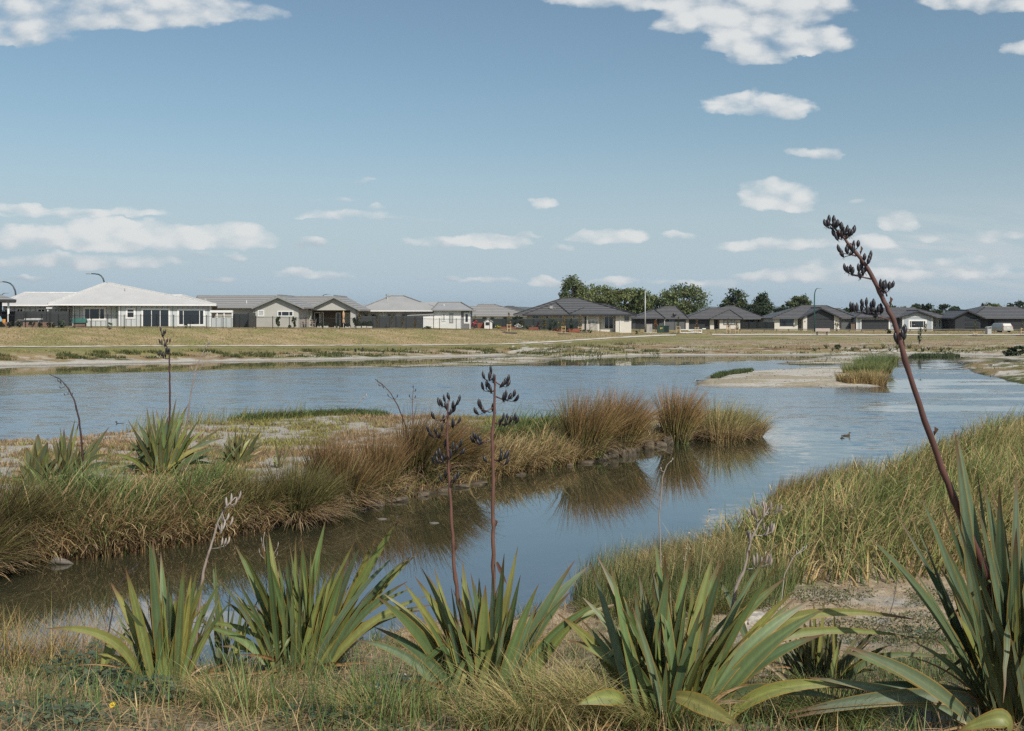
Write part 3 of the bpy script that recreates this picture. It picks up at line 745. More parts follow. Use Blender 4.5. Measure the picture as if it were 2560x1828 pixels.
bb.prism([q[0], q[1], (q[1][0], q[1][1] - .28), (q[0][0], q[0][1] - .22)], -.56, -.503).prism([q[1], q[2], (q[2][0], q[2][1] - .22), (q[1][0], q[1][1] - .28)], -.561, -.504); bb.build('bargeboard', M['trim_grey'], H.e)
window(H, 787, 799, 782, 818, 2.62, (1,), name='glass_door'); window(H, 803, 808, 782, 818, 2.62, (1,), name='glass_door')
window(H, 841, 850, 783, 818, 2.62, (1,), name='glass_door'); window(H, 863, 873, 783, 808, 2.62, (1,), glass='blind')
boxes('door', M['trim_black'], H.e, (X(748, 2.6), X(755.5, 2.6), 2.5, 2.594, -.2, H.z(750, 781, 2.6)))

# --- small grey hip behind
H = Frame('house', 886, 815, 150, 0, 'small light grey hip roof showing behind the second gable house')
X = H.x; ze = H.z(886, 770)
boxes('wall', M['plaster_dim'], H.e, (X(850), X(915), 0, 7, -.6, ze)); ro = MB(); l = hip(ro, X(845), X(920), -.5, 7.5, ze, H.z(880, 755, 3.5), X(862, 3.5), X(886, 3.5)); rf = ro.build('roof', M['roof_lightgrey'], H.e); caps([l[0], l[1]], M['cap_white'], rf)

# --- light grey metal roof house
H = Frame('house', 1040, 824, 127, 0, 'long house with light grey metal roof, chimney flue and white front wing')
X = H.x; ze = H.z(1000, 776.5, 4); z2 = H.z(1120, 774.6)
boxes('wall', M['plaster_grey'], H.e, (X(890, 4.5), X(1085, 4.5), 4.5, 13, -.6, ze - .02))
boxes('front_wall', M['white_plaster'], H.e, (X(1085), X(1151), 0, 10, -.6, z2 - .03))
boxes('side_cladding', M['block_grey'], H.e, (X(1151) + .003, X(1173.5), .15, 9, -.6, z2 - .03))
ro = MB(); l1 = hip(ro, X(888, 3.9), X(1110, 3.9), 3.9, 14, ze, H.z(985, 740.5, 9), X(979, 9), X(1009, 9))
l2 = hip(ro, X(1084) - .2, X(1184), -.5, 9, z2, H.z(1120, 756.5, 4.2), X(1096, 4.2), X(1152, 4.2))
l3 = hip(ro, X(975, 3.86), X(1140, 3.86), 3.86, 9, ze + .008, H.z(1070, 755.5, 6.4), X(990, 6.4), X(1112, 6.4))
rf = ro.build('roof', M['roof_lightgrey'], H.e); caps([l1[0], l1[1], l1[2], l2[0], l2[1], l2[2]], M['cap_grey'], rf, .09)
gutter(H, X(888, 3.9), X(1084, 3.9), 3.9, ze, 'trim_white'); gutter(H, X(1084), X(1184), -.5, z2, 'trim_grey')
ch = MB(); p = Vector((X(968.5, 8), 8, H.z(968.5, 747, 8))); ch.tube([p - Vector((0,0,.6)), p + Vector((0,0,.35))], .13, 8).tube([p + Vector((0,0,.36)), p + Vector((0,0,.62))], [.2, .24], 8); ch.build('chimney', M['galv'], rf)
vp = MB(); p = Vector((X(1110, 2), 2, H.z(1110, 766, 2))); vp.tube([p - Vector((0,0,.2)), p + Vector((0,0,.3))], .045, 6); vp.build('roof_vent', M['trim_white'], rf)
for a, b, c, e in ((929, 946, 786, 791.5), (969, 987, 785, 791), (1005, 1023, 785, 791), (895, 902, 786.5, 791.5), (912, 919, 786, 791.5)): window(H, a, b, c, e, 4.5, (1, 1), 'trim_grey')
window(H, 1106, 1113, 784, 802, 0, (1,), rows=(.5,), glass='blind'); window(H, 1125, 1132, 785, 806, 0, (1,), 'trim_grey', glass='blind'); window(H, 1163, 1170.5, 785, 806, .15, (1,), wide=.1)
each('corner_trim', M['trim_white'], H.e, (X(1151.3), X(1152.5), -.03, .14, -.4, z2 - .05), (X(1173.6), X(1176), .1, .3, -.4, z2 - .05))
downpipe(H, 958, 778, 'trim_white', 4.5)

# --- grey tile roof behind, and the dark hip behind that
H = Frame('house', 1240, 826, 165, 0, 'white house with pale grey tiled roof behind the dark green fence and playhouse')
X = H.x; ze = H.z(1240, 789)
boxes('wall', M['white_plaster'], H.e, (X(1182), X(1325), 0, 9, -.6, ze - .02))
ro = MB(); l = hip(ro, X(1176), X(1334), -.6, 9.6, ze, H.z(1215, 761.5, 4.5), X(1196, 4.5), X(1235, 4.5)); l2 = hip(ro, X(1158), X(1250), -.3, 7, ze + .01, H.z(1182, 765, 3.4), X(1172, 3.4), X(1190, 3.4)); rf = ro.build('roof', M['tile_grey'], H.e); caps([l[0], l[1], l[2]], M['cap_grey'], rf)
for a, b in ((1207, 1215), (1227, 1235), (1259, 1267), (1298, 1306)): window(H, a, b, 794, 799, 0, (1,), 'trim_grey')
H = Frame('house', 1274, 815, 220, 0, 'far house showing only the top of its charcoal hip roof')
X = H.x; ze = H.z(1274, 776); boxes('wall', M['plaster_dim'], H.e, (X(1240), X(1310), 0, 9, -.6, ze)); ro = MB(); hip(ro, X(1235), X(1316), -.6, 9.6, ze, H.z(1274, 764.5, 4.5), X(1266, 4.5), X(1282, 4.5)); ro.build('roof', M['tile_dark'], H.e)

# --- white brick house with charcoal roof, centre
H = Frame('house', 1450, 828, 144, 0, 'white brick house with broad charcoal tiled hip roof and TV aerial, poplars behind')
X = H.x; ze = H.z(1450, 786.5); zw = ze - .03
boxes('wall', M['white_brick'], H.e, (X(1321), X(1500), 1.0, 13, -.6, zw), (X(1500) + .003, X(1540), 1.8, 12, -.6, zw), (X(1540) + .006, X(1579.5), .6, 11, -.6, zw))
ro = MB(); l1 = hip(ro, X(1284), X(1592) - .3, 0, 14.5, ze, H.z(1425, 746.5, 7), X(1405, 7), X(1448, 7))
l2 = hip(ro, X(1420), X(1592), -.02, 10, ze + .012, H.z(1497, 761.5, 5), X(1482, 5), X(1517, 5))
l3 = fronthip(ro, X(1307), X(1424), -.6, 7, ze - .02, X(1390, 3.2), 3.2, H.z(1390, 757, 3.2))
rf = ro.build('roof', M['tile_dark'], H.e); caps([l1[0], l1[1], l1[2], l2[0], l2[1], l2[2], l3[0], l3[1]], M['cap_dark'], rf, .1)
boxes('gutter', M['trim_black'], H.e, (X(1307), X(1424), -.73, -.603, ze - .2, ze - .01), (X(1424) + .01, X(1592), -.15, -.023, ze - .17, ze + .01))
ae = MB(); p = Vector((X(1382, 1), 1, H.z(1382, 786, 1)))
ae.tube([p, p + Vector((0, 0, 1.35))], .025, 5).tube([p + Vector((.1, 0, 1.15)), p + Vector((.75, .3, .3))], .03, 5)
ae.box(p.x - .45, p.x - .05, p.y - .05, p.y, p.z + .85, p.z + 1.2)
for k in range(4): ae.tube([p + Vector((-.45 + .12 * k, -.3, 1.22)), p + Vector((-.45 + .12 * k, .3, 1.22))], .012, 4)
ae.build('aerial', M['galv'], rf)
for a, b, n in ((1331, 1347, 2), (1364, 1371, 1), (1398, 1405, 1), (1432, 1439, 2)): window(H, a, b, 788, 796.5, 1.0, (1,) * n, 'trim_white')
window(H, 1478, 1487, 800, 810, 1.0, (1,), 'trim_white', glass='blind'); window(H, 1562, 1572, 792, 803, .6, (1, 1), 'trim_grey')
window(H, 1511, 1533, 792, 822, 1.8, (1, 1), 'trim_white', name='sliding_door')
boxes('door', M['trim_black'], H.e, (X(1462, 1), X(1465, 1), .9, .994, -.1, H.z(1463, 792, 1)))
for p_ in (1468, 1550): downpipe(H, p_, 787, y=.6)

# --- dark brick house
H = Frame('house', 1650, 829, 176, 0, 'dark brick house with wide dark garage door and satellite dish on its charcoal roof')
X = H.x; ze = H.z(1650, 796)
boxes('wall', M['brick_dark'], H.e, (X(1581), X(1589), 0, 9, -.6, ze), (X(1589) + .003, X(1648) - .003, .25, 9, -.6, ze), (X(1648), X(1660), -.01, 9, -.6, ze), (X(1660) + .003, X(1722), 3, 11, -.6, ze))
boxes('garage_door', M['garage_dark'], H.e, (X(1590), X(1647), .18, .245, -.1, H.z(1620, 799)))
ro = MB(); l1 = hip(ro, X(1585), X(1727), 2.4, 12, ze, H.z(1675, 766.5, 7), X(1662, 7), X(1690, 7)); l2 = fronthip(ro, X(1578), X(1661.5), -.6, 8, ze + .01, X(1635.5, 4), 4, H.z(1635.5, 774, 4))
rf = ro.build('roof', M['tile_dark'], H.e); caps([l1[0], l1[1], l1[2], l2[0], l2[1]], M['cap_dark'], rf, .1)
gutter(H, X(1578), X(1661.5), -.6, ze, 'trim_black')
sd_ = MB(); c = Vector((X(1686, 2.5), 2.5, H.z(1686, 787, 2.5))); sd_.rings([[c + Vector((.36*k*math.cos(a), -.1*(1-k), .36*k*math.sin(a))) for a in np.linspace(0, 2*math.pi, 14)[:-1]] for k in (1, .6, .1)]); sd_.tube([c, c + Vector((-.15, .3, -.7))], .03, 5); sd_.build('satellite_dish', M['trim_black'], rf)
downpipe(H, 1661.5, 797)
window(H, 1673, 1686, 799, 804, 3, (1,), 'trim_grey'); vp = MB(); p = Vector((X(1710, 5), 5, H.z(1710, 788, 5))); vp.tube([p - Vector((0,0,.3)), p + Vector((0,0,.3))], .05, 6); vp.build('roof_vent', M['trim_white'], rf)

# --- white brick house with double garage
H = Frame('house', 1800, 828, 188, 0, 'white brick house with dark garage door left of its dark front door, charcoal hip roof')
X = H.x; ze = H.z(1800, 797); 
boxes('wall', M['white_brick'], H.e, (X(1712), X(1722), 0, 10, -.6, ze), (X(1722) + .003, X(1775) - .003, .3, 10, -.6, ze), (X(1775), X(1785), -.004, 10, -.6, ze), (X(1785) + .003, X(1798) - .003, 1.4, 10, -.6, ze), (X(1798), X(1849.5), -.35, 10, -.6, ze), (X(1849.5) + .003, X(1910, 4), 4, 13, -.6, ze - .05))
boxes('garage_door', M['garage_dark'], H.e, (X(1723), X(1774), .23, .294, -.1, H.z(1750, 799)))
boxes('door', M['trim_black'], H.e, (X(1786), X(1797), 1.3, 1.394, -.1, H.z(1790, 799)))
ro = MB(); l1 = hip(ro, X(1706), X(1917), -.5, 12, ze + .01, H.z(1825, 766, 6), X(1815, 6), X(1838, 6)); l3 = hip(ro, X(1705) , X(1880), -.52, 9, ze, H.z(1785, 771.5, 4.5), X(1772, 4.5), X(1810, 4.5)); l2 = fronthip(ro, X(1772), X(1854.5), -.95, 6, ze - .015, X(1823.5, 3), 3, H.z(1823.5, 774.5, 3))
rf = ro.build('roof', M['tile_dark'], H.e); caps([l3[0], l3[2], l1[1], l1[2], l2[0], l2[1]], M['cap_dark'], rf, .1)
gutter(H, X(1772), X(1854.5), -.95, ze - .015, 'trim_black'); gutter(H, X(1705), X(1771), -.52, ze, 'trim_black')
window(H, 1809.5, 1837, 798.5, 811.5, -.35, (1, 1, 1), 'trim_black', glass='blind')
for a in (1865, 1876, 1895): window(H, a, a + 7, 799.5, 804.5, 4, (1,), 'trim_black')
boxes('letterbox', M['trim_black'], H.e, (X(1989, -1), X(1990, -1), -1.1, -1, -.3, .65), (X(1987.5, -1), X(1992, -1), -1.3, -.9, .65, .9))

# --- white house with dark garage gable
H = Frame('house', 2040, 828, 180, 0, 'white brick house with tall black boarded garage gable beside the green street lamp')
X = H.x; ze = H.z(2040, 795.5); xa = X(2049)
each('wall', M['white_brick'], H.e, (X(1935), X(1997), .6, 11, -.6, ze), (X(1997) + .003, X(2007), 2.0, 11, -.6, ze), (X(2097, 1), X(2140, 1.5), 1.5, 12, -.6, ze - .03))
for pr_ in ([(X(2007), -.6), (X(2017), -.6), (X(2017), ze + .5), (X(2007), ze - .03)], [(X(2084.5), -.6), (X(2097), -.6), (X(2097), ze - .03), (X(2084.5), ze + .75)]): w = MB(); w.prism(pr_, -.2, 6); w.build('gable_pier', M['white_brick'], H.e)
w = MB(); w.prism([(X(2017) + .003, H.z(2049, 797.5)), (X(2084.5) - .003, H.z(2049, 797.5)), (X(2084.5) - .003, ze + .7), (xa, H.z(2049, 772.5)), (X(2017) + .003, ze + .5)], -.14, 6); w.build('gable_boards', M['clad_black'], H.e)
boxes('garage_door', M['garage_dark'], H.e, (X(2018), X(2083.5), -.05, .05, -.1, H.z(2049, 798)))
boxes('door', M['trim_black'], H.e, (X(1998.5), X(2004), 1.9, 1.994, -.1, H.z(2000, 798)))
ro = MB(); l1 = hip(ro, X(1930), X(2146), -.1, 12.5, ze + .01, H.z(2035, 764.5, 6), X(2003, 6), X(2067, 6)); l2 = gable(ro, X(1996.5), X(2102), -.75, 6.5, ze, xa, H.z(2049, 769.5))
l4 = hip(ro, X(2050), X(2147), .4, 10, ze - .012, H.z(2092, 770, 5), X(2080, 5), X(2100, 5))
rf = ro.build('roof', M['tile_dark'], H.e); caps([l1[0], l1[1], l1[2], l2[0]], M['cap_dark'], rf, .1)
bb = MB(); zt = H.z(2049, 769.6); q = [(X(1996), ze), (xa, zt), (X(2102.5), ze)]
bb.prism([q[0], q[1], (q[1][0], q[1][1] - .26), (q[0][0], q[0][1] - .22)], -.82, -.753).prism([q[1], q[2], (q[2][0], q[2][1] - .22), (q[1][0], q[1][1] - .26)], -.821, -.754); bb.build('bargeboard', M['trim_black'], H.e)
window(H, 1950.5, 1983, 797, 814.5, .6, (1, 4, 1), 'trim_black')
boxes('meter_box', M['trim_grey'], H.e, (X(2010), X(2013), -.26, -.203, H.z(2011, 805), H.z(2011, 802)))

# --- pale blue weatherboard house
H = Frame('house', 2290, 829.5, 178, 0, 'pale blue weatherboard house with white picture window gable and dark garage door')
X = H.x; ze = H.z(2290, 793.5); xa = X(2293)
boxes('wall', M['clad_blue'], H.e, (X(2145), X(2244), .8, 11, -.6, ze - .02), (X(2244) + .003, X(2258), 2.4, 11, -.6, ze - .02))
w = MB(); w.prism([(X(2257), -.6), (X(2330), -.6), (X(2330), ze - .02), (xa, H.z(2293, 780)), (X(2257), ze + .25)], 0, 6); w.build('gable_wall', M['clad_blue'], H.e)
boxes('side_wall', M['white_brick'], H.e, (X(2330) + .003, X(2387, 5), 1.5, 12, -.6, ze - .05))
boxes('garage_door', M['garage_dark'], H.e, (X(2157), X(2225.5), .72, .794, -.1, H.z(2190, 798.5, .8)))
boxes('door', M['trim_black'], H.e, (X(2242, 2.4), X(2253, 2.4), 2.3, 2.394, -.1, H.z(2250, 803, 2.4)))
each('trim', M['trim_white'], H.e, (X(2154.5), X(2157) - .003, .7, .797, -.3, H.z(2190, 797, .8)), (X(2225.5) + .003, X(2228.5), .7, .797, -.3, H.z(2190, 797, .8)), (X(2144.5), X(2147), .76, .9, -.3, ze - .05), (X(2256), X(2258.5), -.04, .1, -.3, ze - .02), (X(2328.5), X(2331.5), -.05, .1, -.3, ze - .05), (X(2157), X(2225.5), .7, .796, H.z(2190, 798.4, .8), H.z(2190, 797, .8)), (X(2258), X(2328), -.05, -.002, H.z(2293, 793.2), H.z(2293, 792)))
ro = MB(); l1 = hip(ro, X(2139), X(2381), .1, 12.5, ze, H.z(2245, 770.5, 6), X(2170, 6), X(2290, 6)); l2 = gable(ro, X(2245), X(2338), -.6, 6.5, ze + .01, xa, H.z(2293, 776.5)); rf = ro.build('roof', M['tile_dark'], H.e); caps([l1[0], l1[1], l1[2], l2[0]], M['cap_dark'], rf, .1)
bb = MB(); zt = H.z(2293, 776.7); q = [(X(2244.5), ze), (xa, zt), (X(2338.5), ze)]
bb.prism([q[0], q[1], (q[1][0], q[1][1] - .24), (q[0][0], q[0][1] - .2)], -.67, -.603).prism([q[1], q[2], (q[2][0], q[2][1] - .2), (q[1][0], q[1][1] - .24)], -.671, -.604); bb.build('bargeboard', M['trim_black'], H.e)
window(H, 2274, 2313.5, 802.5, 819, 0, (4, 30, 5), wide=.16)
for a in (2335, 2347, 2371): window(H, a, a + 4, 800, 818, 1.5, (1,), 'trim_white')
gutter(H, X(2139), X(2244), .1, ze, 'trim_black')

# --- black house on the right
H = Frame('house', 2460, 829, 174, 0, 'black clad house with three slit windows in its gable, van parked in front')
X = H.x; ze = H.z(2460, 795); xa = X(2416)
w = MB(); w.prism([(X(2388), -.6), (X(2451), -.6), (X(2451), ze - .1), (xa, H.z(2416, 779.5)), (X(2388), ze - .1)], 0, 6); w.box(X(2451) + .003, X(2490), 1.6, 10, -.6, ze - .03).box(X(2490) + .003, X(2640), .6, 10, -.6, ze - .03); w.build('wall', M['clad_black'], H.e)
boxes('garage_door', M['garage_dark'], H.e, (X(2494, .6), X(2585, .6), .52, .594, -.1, H.z(2520, 799, .6)))
window(H, 2481, 2484.5, 800, 818, 1.6, (1,), 'trim_grey', name='side_light')
for q_ in ((797.5, 801), (809, 812.5), (818.5, 822)): window(H, 2413, 2446, q_[0], q_[1], 0, (1,), 'trim_black', fw=.04)
ro = MB(); l1 = hip(ro, X(2425), X(2660), .0, 12, ze, H.z(2500, 768.5, 6), X(2462, 6), X(2545, 6)); l2 = gable(ro, X(2378), X(2459), -.6, 7, ze + .01, xa, H.z(2416, 775.8)); l5 = hip(ro, X(2430, 6), X(2520, 6), 5, 14, ze + 1.0, H.z(2463, 764.5, 10), X(2456, 10), X(2472, 10)); rf = ro.build('roof', M['tile_dark'], H.e); caps([l1[0], l1[1], l1[2], l2[0]], M['cap_dark'], rf, .1)
bb = MB(); zt = H.z(2416, 776); q = [(X(2377.5), ze), (xa, zt), (X(2459.5), ze)]
bb.prism([q[0], q[1], (q[1][0], q[1][1] - .24), (q[0][0], q[0][1] - .2)], -.67, -.603).prism([q[1], q[2], (q[2][0], q[2][1] - .2), (q[1][0], q[1][1] - .24)], -.671, -.604); bb.build('bargeboard', M['trim_black'], H.e)

# ------------------------------------------------------------------ fences
def top_d(px): return float(np.interp(px, PXC, TOP_D))
def sheet(px0, px1, pyt, pyb, d0, d1, m_, label, cap='fence_black'):
    a = at(px0, pyb, d0); b = at(px1, pyb, d1); a.z = min(a.z, gz(a.x, a.y)); b.z = min(b.z, gz(b.x, b.y)); L = (b.xy - a.xy).length; rz = math.atan2(b.y - a.y, b.x - a.x)
    e = empty('sheet_fence', a, rz, label, 'fence'); z0 = HC - (pyt - HY) / F * d0 - a.z; z1 = HC - (pyt - HY) / F * d1 - a.z
    mb = MB(); mb.add([(0, 0, -.4), (L, 0, -.4 + b.z - a.z), (L, .05, -.4 + b.z - a.z), (0, .05, -.4), (0, 0, z0), (L, 0, z1), (L, .05, z1), (0, .05, z0)], [(0,3,2,1),(4,5,6,7),(0,1,5,4),(1,2,6,5),(2,3,7,6),(3,0,4,7)])
    mb.build('panel', M[m_], e); n = max(1, round(L / 2.4))
    for i in range(n + 1):
        x = L * i / n; zt = z0 + (z1 - z0) * i / n; zb = (b.z - a.z) * i / n
        boxes('post', M[cap], e, (x - .03, x + .03, -.03, .08, -.4 + zb, zt + .02))
    return e
sheet(3, 172, 778.5, 819, 107, 109, 'fence_dark', 'charcoal sheet fence before the left wing of the white house')
sheet(583, 623, 785, 821, 112, 112, 'fence_dark', 'short charcoal sheet fence right of the white pergola screen')
sheet(621.5, 638, 782.5, 821, 110.5, 114, 'fence_dark', 'taller charcoal gate panel beside the plain gable wall')
sheet(893, 1057, 790.5, 823.5, 121.5, 124, 'fence_dark', 'long charcoal sheet fence before the light grey metal roofed house')
sheet(1186, 1292, 797, 825, 136, 139, 'fence_green', 'dark green sheet fence behind the pink flowers and white playhouse')
sheet(1292, 1454, 797, 828, 138, 140, 'fence_green', 'dark green sheet fence behind the flower beds before the white brick house')
sheet(1660, 1712, 805, 827, 176, 176, 'fence_grey', 'grey sheet fence between the dark brick house and the double garage')
sheet(1851, 1935, 805, 828, 186, 178, 'fence_grey', 'grey sheet fence between the two white brick houses with charcoal roofs')
sheet(2101, 2128, 806.5, 828, 180, 180, 'fence_grey', 'grey sheet fence beside the black garage gable')
sheet(2128, 2146, 807, 828.5, 179, 179, 'fence_wood', 'brown timber fence panel left of the pale blue house', 'rail_wood')
sheet(2346, 2390, 806.5, 829, 181, 176, 'fence_grey', 'grey sheet fence between the pale blue and the black house')

def pickets(px0, px1, h, label):
    """open black steel fence of thin uprights"""
    n = max(2, int((px1 - px0) / 40)); P = []
    for q in np.linspace(px0, px1, n + 1):
        d = top_d(q) + .3; x = (q - CX) / F * d; P.append(Vector((x, d, gz(x, d))))
    e = empty('picket_fence', P[0], 0, label, 'fence'); mb = MB(); o = P[0]
    for i in range(n):
        a, b = P[i] - o, P[i + 1] - o; L = (b - a).length; up = Vector((0, 0, 1))
        for zz in (.12, h - .13): mb.tube([a + up * zz, b + up * zz], .018, 4)
        k = int(L / .115)
        for j in range(1, k):
            p = a.lerp(b, j / k); mb.box(p.x - .007, p.x + .007, p.y - .007, p.y + .007, p.z - .05, p.z + h)
    mb.build('pickets', M['fence_black'], e)
    for p in P:
        q = p - o; boxes('post', M['fence_black'], e, (q.x - .035, q.x + .035, q.y - .035, q.y + .035, q.z - .2, q.z + h + .02))
pickets(-60, 640, 1.4, 'thin black steel picket fence along the bank before the white and plain gable houses')
pickets(640, 1057, 1.35, 'thin black steel picket fence before the porch house and long charcoal fence')
pickets(1057, 1600, 1.4, 'thin black steel picket fence along the bank before the playhouse and white brick house')

# low timber rail by the road
P = []
for q in np.linspace(1790, 2640, 29):
    d = top_d(q) - 1.2; x = (q - CX) / F * d; P.append(Vector((x, d, gz(x, d))))
e = empty('rail_fence', P[0], 0, 'long low timber rail on short posts along the road at right', 'fence'); o = P[0]
mb = MB(); mb.tube([p - o + Vector((0, -.06, .42)) for p in P], .07, 6); mb.build('rail', M['rail_wood'], e)
for p in P: boxes('post', M['rail_wood'], e, (p.x - o.x - .07, p.x - o.x + .07, p.y - o.y, p.y - o.y + .14, p.z - o.z - .2, p.z - o.z + .5))

# white pergola screen
a = at(527, 820.5, 110); b = at(584, 821, 110.5)
e = empty('pergola', a, 0, 'white slatted screen with open top slots at the right end of the white house', 'pergola'); L = b.x - a.x; h = HC - (776 - HY) / F * 110 - a.z; hs_ = h - .85
boxes('screen', M['clad_white'], e, (0, L, 0, .05, -.3, hs_)); boxes('beam', M['trim_white'], e, (-.05, L + .05, -.12, .2, h - .25, h))
for k in (0, .3, .62, 1): boxes('post', M['trim_white'], e, (L * k - .06, L * k + .06, -.04, .08, hs_ - .02, h - .25))
a = at(115, 800, 112); e = empty('pergola', Vector((a.x, a.y, gz(a.x, a.y))), 0, 'white flat pergola roof above the charcoal fence left of the white house', 'pergola')
zt = HC - (768.5 - HY) / F * 112 - e.location.z; L = 65 / F * 112
boxes('roof', M['trim_white'], e, (0, L, 0, 2.4, zt - .16, zt)); [boxes('post', M['trim_white'], e, (x, x + .1, .1, .2, -.3, zt - .16)) for x in (.1, L * .5, L - .2)]

# white lean-to shed behind the long fence
a = at(1022, 823, 126); e = empty('garden_shed', Vector((a.x, a.y, gz(a.x, a.y))), 0, 'white lean-to shed at the right end of the long charcoal fence', 'shed'); g0 = e.location.z
L = 60 / F * 126; za = HC - (790 - HY) / F * 126 - g0; zb = HC - (786.5 - HY) / F * 126 - g0
mb = MB(); mb.prism([(0, -.3), (L, -.3), (L, zb), (0, za)], 0, 2); mb.build('wall', M['trim_white'], e)
mb = MB(); mb.prism([(-.2, za + .003), (L + .15, zb + .003), (L + .15, zb + .1), (-.2, za + .1)], -.2, 2.2); mb.build('roof', M['roof_lightgrey'], e)
# playhouse
a = at(1211, 825, 131); L = 19.5 / F * 131; e = empty('playhouse', Vector((a.x, a.y, gz(a.x, a.y))), 0, 'small white playhouse with pointed roof and black opening before the green fence', 'playhouse'); g0 = e.location.z
h1 = HC - (805 - HY) / F * 131 - g0; h2 = HC - (798.5 - HY) / F * 131 - g0
mb = MB(); mb.prism([(0, -.2), (L, -.2), (L, h1), (L / 2, h2), (0, h1)], 0, 1.2); mb.build('wall', M['trim_white'], e)
mb = MB(); mb.prism([(-.12, h1 - .06), (L / 2, h2 + .02), (L + .12, h1 - .06), (L + .12, h1 + .02), (L / 2, h2 + .1), (-.12, h1 + .02)], -.12, 1.3); mb.build('roof', M['roof_lightgrey'], e)
boxes('opening', M['trim_black'], e, (L * .15, L * .62, -.02, -.003, h1 * .5, h1 * .95))
# kennel
a = at(180, 819.5, 102.5); L = 31 / F * 102.5; e = empty('kennel', Vector((a.x, a.y, gz(a.x, a.y))), R(12), 'red timber kennel with green pitched roof on the bank before the white house', 'kennel'); g0 = e.location.z
h1 = HC - (807.5 - HY) / F * 102.5 - g0; h2 = HC - (796 - HY) / F * 102.5 - g0
mb = MB(); mb.box(.1, L - .05, 0, .9, -.2, h1); mb.prism([(.1, h1 - .002), (L - .05, h1 - .002), (L - .05, h1 + .05), (.1, h1 + .05)], .1, .8); mb.build('wall', M['brick_red'], e)
mb = MB(); mb.add([(0, -.15, h1), (L + .05, -.15, h1), (L + .05, .45, h2), (0, .45, h2), (L + .05, 1.05, h1), (0, 1.05, h1)], [(0, 1, 2, 3), (3, 2, 4, 5), (0, 3, 5), (1, 4, 2), (0, 5, 4, 1)]); mb.build('roof', M['green_roof'], e)
# brick planter bed with lounger
a = at(57, 819.5, 102.5); L = 68 / F * 102.5; e = empty('planter', Vector((a.x, a.y, gz(a.x, a.y))), 0, 'low red brick planter wall before the charcoal fence at left', 'planter'); boxes('wall', M['brick_red'], e, (0, L, 0, .8, -.3, HC - (806 - HY) / F * 102.5 - e.location.z)); boxes('soil', M['bark'], e, (.1, L - .1, .1, .7, 0, HC - (806 - HY) / F * 102.5 - e.location.z + .02))
a = at(37, 806, 104); e = empty('sun_lounger', Vector((a.x, a.y, gz(a.x, a.y))), 0, 'grey sun lounger with pale cushions behind the red brick planter', 'lounger'); z = a.z - e.location.z; k = 104 / F
mb = MB(); mb.prism([(0, z - .05), (0, z), (9 * k, z + .3), (9 * k, z + .25)], 0, .6).box(9 * k, 62 * k, 0, .6, z + .2, z + .27); [mb.box(x, x + .06, .05, .11, 0, z + .2) for x in (10 * k, 58 * k)]; mb.build('frame', M['trim_grey'], e)
mb = MB(); mb.box(24 * k, 40 * k, -.01, .62, z + .275, z + .4).box(41 * k, 63 * k, -.01, .62, z + .275, z + .42); mb.build('cushion', M['white_plaster'], e)

# ------------------------------------------------------------------ street lamps and posts
def lamp(px, pyb, d, pts, r, m_, label, headdir):
    """curved street lamp; pts are photograph pixels from foot to tip"""
    f = at(px, pyb, d); f.z = gz(f.x, f.y); e = empty('street_lamp', f, 0, label, 'street lamp')
    P = [Vector((0, 0, -.2))] + [at(a, b, d) - f for a, b in pts]; n = len(P)
    mb = MB(); mb.tube(P, [r * (1.25 - .6 * i / n) for i in range(n)], 7); mb.build('pole', M[m_], e, smooth=True)
    t = P[-1]; s = headdir; mb = MB()
    mb.rings([[t + Vector((s * x, y * w, z * h - .02)) for y, z in ((-1, -.6), (1, -.6), (1, .3), (.5, 1), (-.5, 1), (-1, .3))] for x, w, h in ((-.05, .06, .05), (.2, .16, .09), (.55, .15, .07), (.7, .05, .03))])
    mb.build('lamp_head', M['trim_grey'], e)
def arc(px, pyt, w, h, n=7): return [(px + w * (1 - math.cos(a)), pyt - h * math.sin(a)) for a in np.linspace(0, math.pi / 2, n)]
lamp(263, 815, 125, [(262, 760), (261, 707)] + [(258, 697), (253, 690), (246, 686), (238, 685), (228, 684.5)], .09, 'lamp_black', 'tall dark curved street lamp rising behind the peak of the white metal roof', -1)
lamp(39.5, 815, 118, [(39.5, 770), (39.5, 738), (38, 727), (33, 716), (26, 709), (16, 705.5), (6, 704.5)], .09, 'lamp_black', 'dark curved street lamp above the far left wing of the white roof', -1)
lamp(2, 815, 190, [(2, 770), (3, 741), (6, 736), (10, 733.5), (14, 733)], .07, 'lamp_black', 'distant small street lamp at the left edge above the dark roof', 1)
lamp(806, 815, 200, [(806, 770), (806.5, 741), (809, 738), (813, 736.5), (818, 736)], .07, 'lamp_black', 'distant street lamp peeping over the ridge of the porch house', 1)
lamp(2036.3, 828, 165, [(2036.2, 790), (2036, 750), (2036.3, 738), (2037.5, 730), (2039.5, 724.5), (2042, 722), (2044, 721.3)], .085, 'lamp_green', 'tall street lamp with green lower pole before the black garage gable', 1)
f = at(1613, 827, 150); f.z = gz(f.x, f.y); e = empty('camera_pole', f, 0, 'tall thin grey pole with a small box on top beside the grey cabinet', 'pole')
z1 = HC - (726 - HY) / F * 150 - f.z; mb = MB(); mb.tube([(0, 0, -.2), (0, 0, z1)], [.12, .07], 8); mb.build('pole', M['galv'], e, smooth=True); mb = MB(); mb.ball((0, 0, z1 + .12), .14, .14, .13); mb.build('camera_head', M['trim_grey'], e)

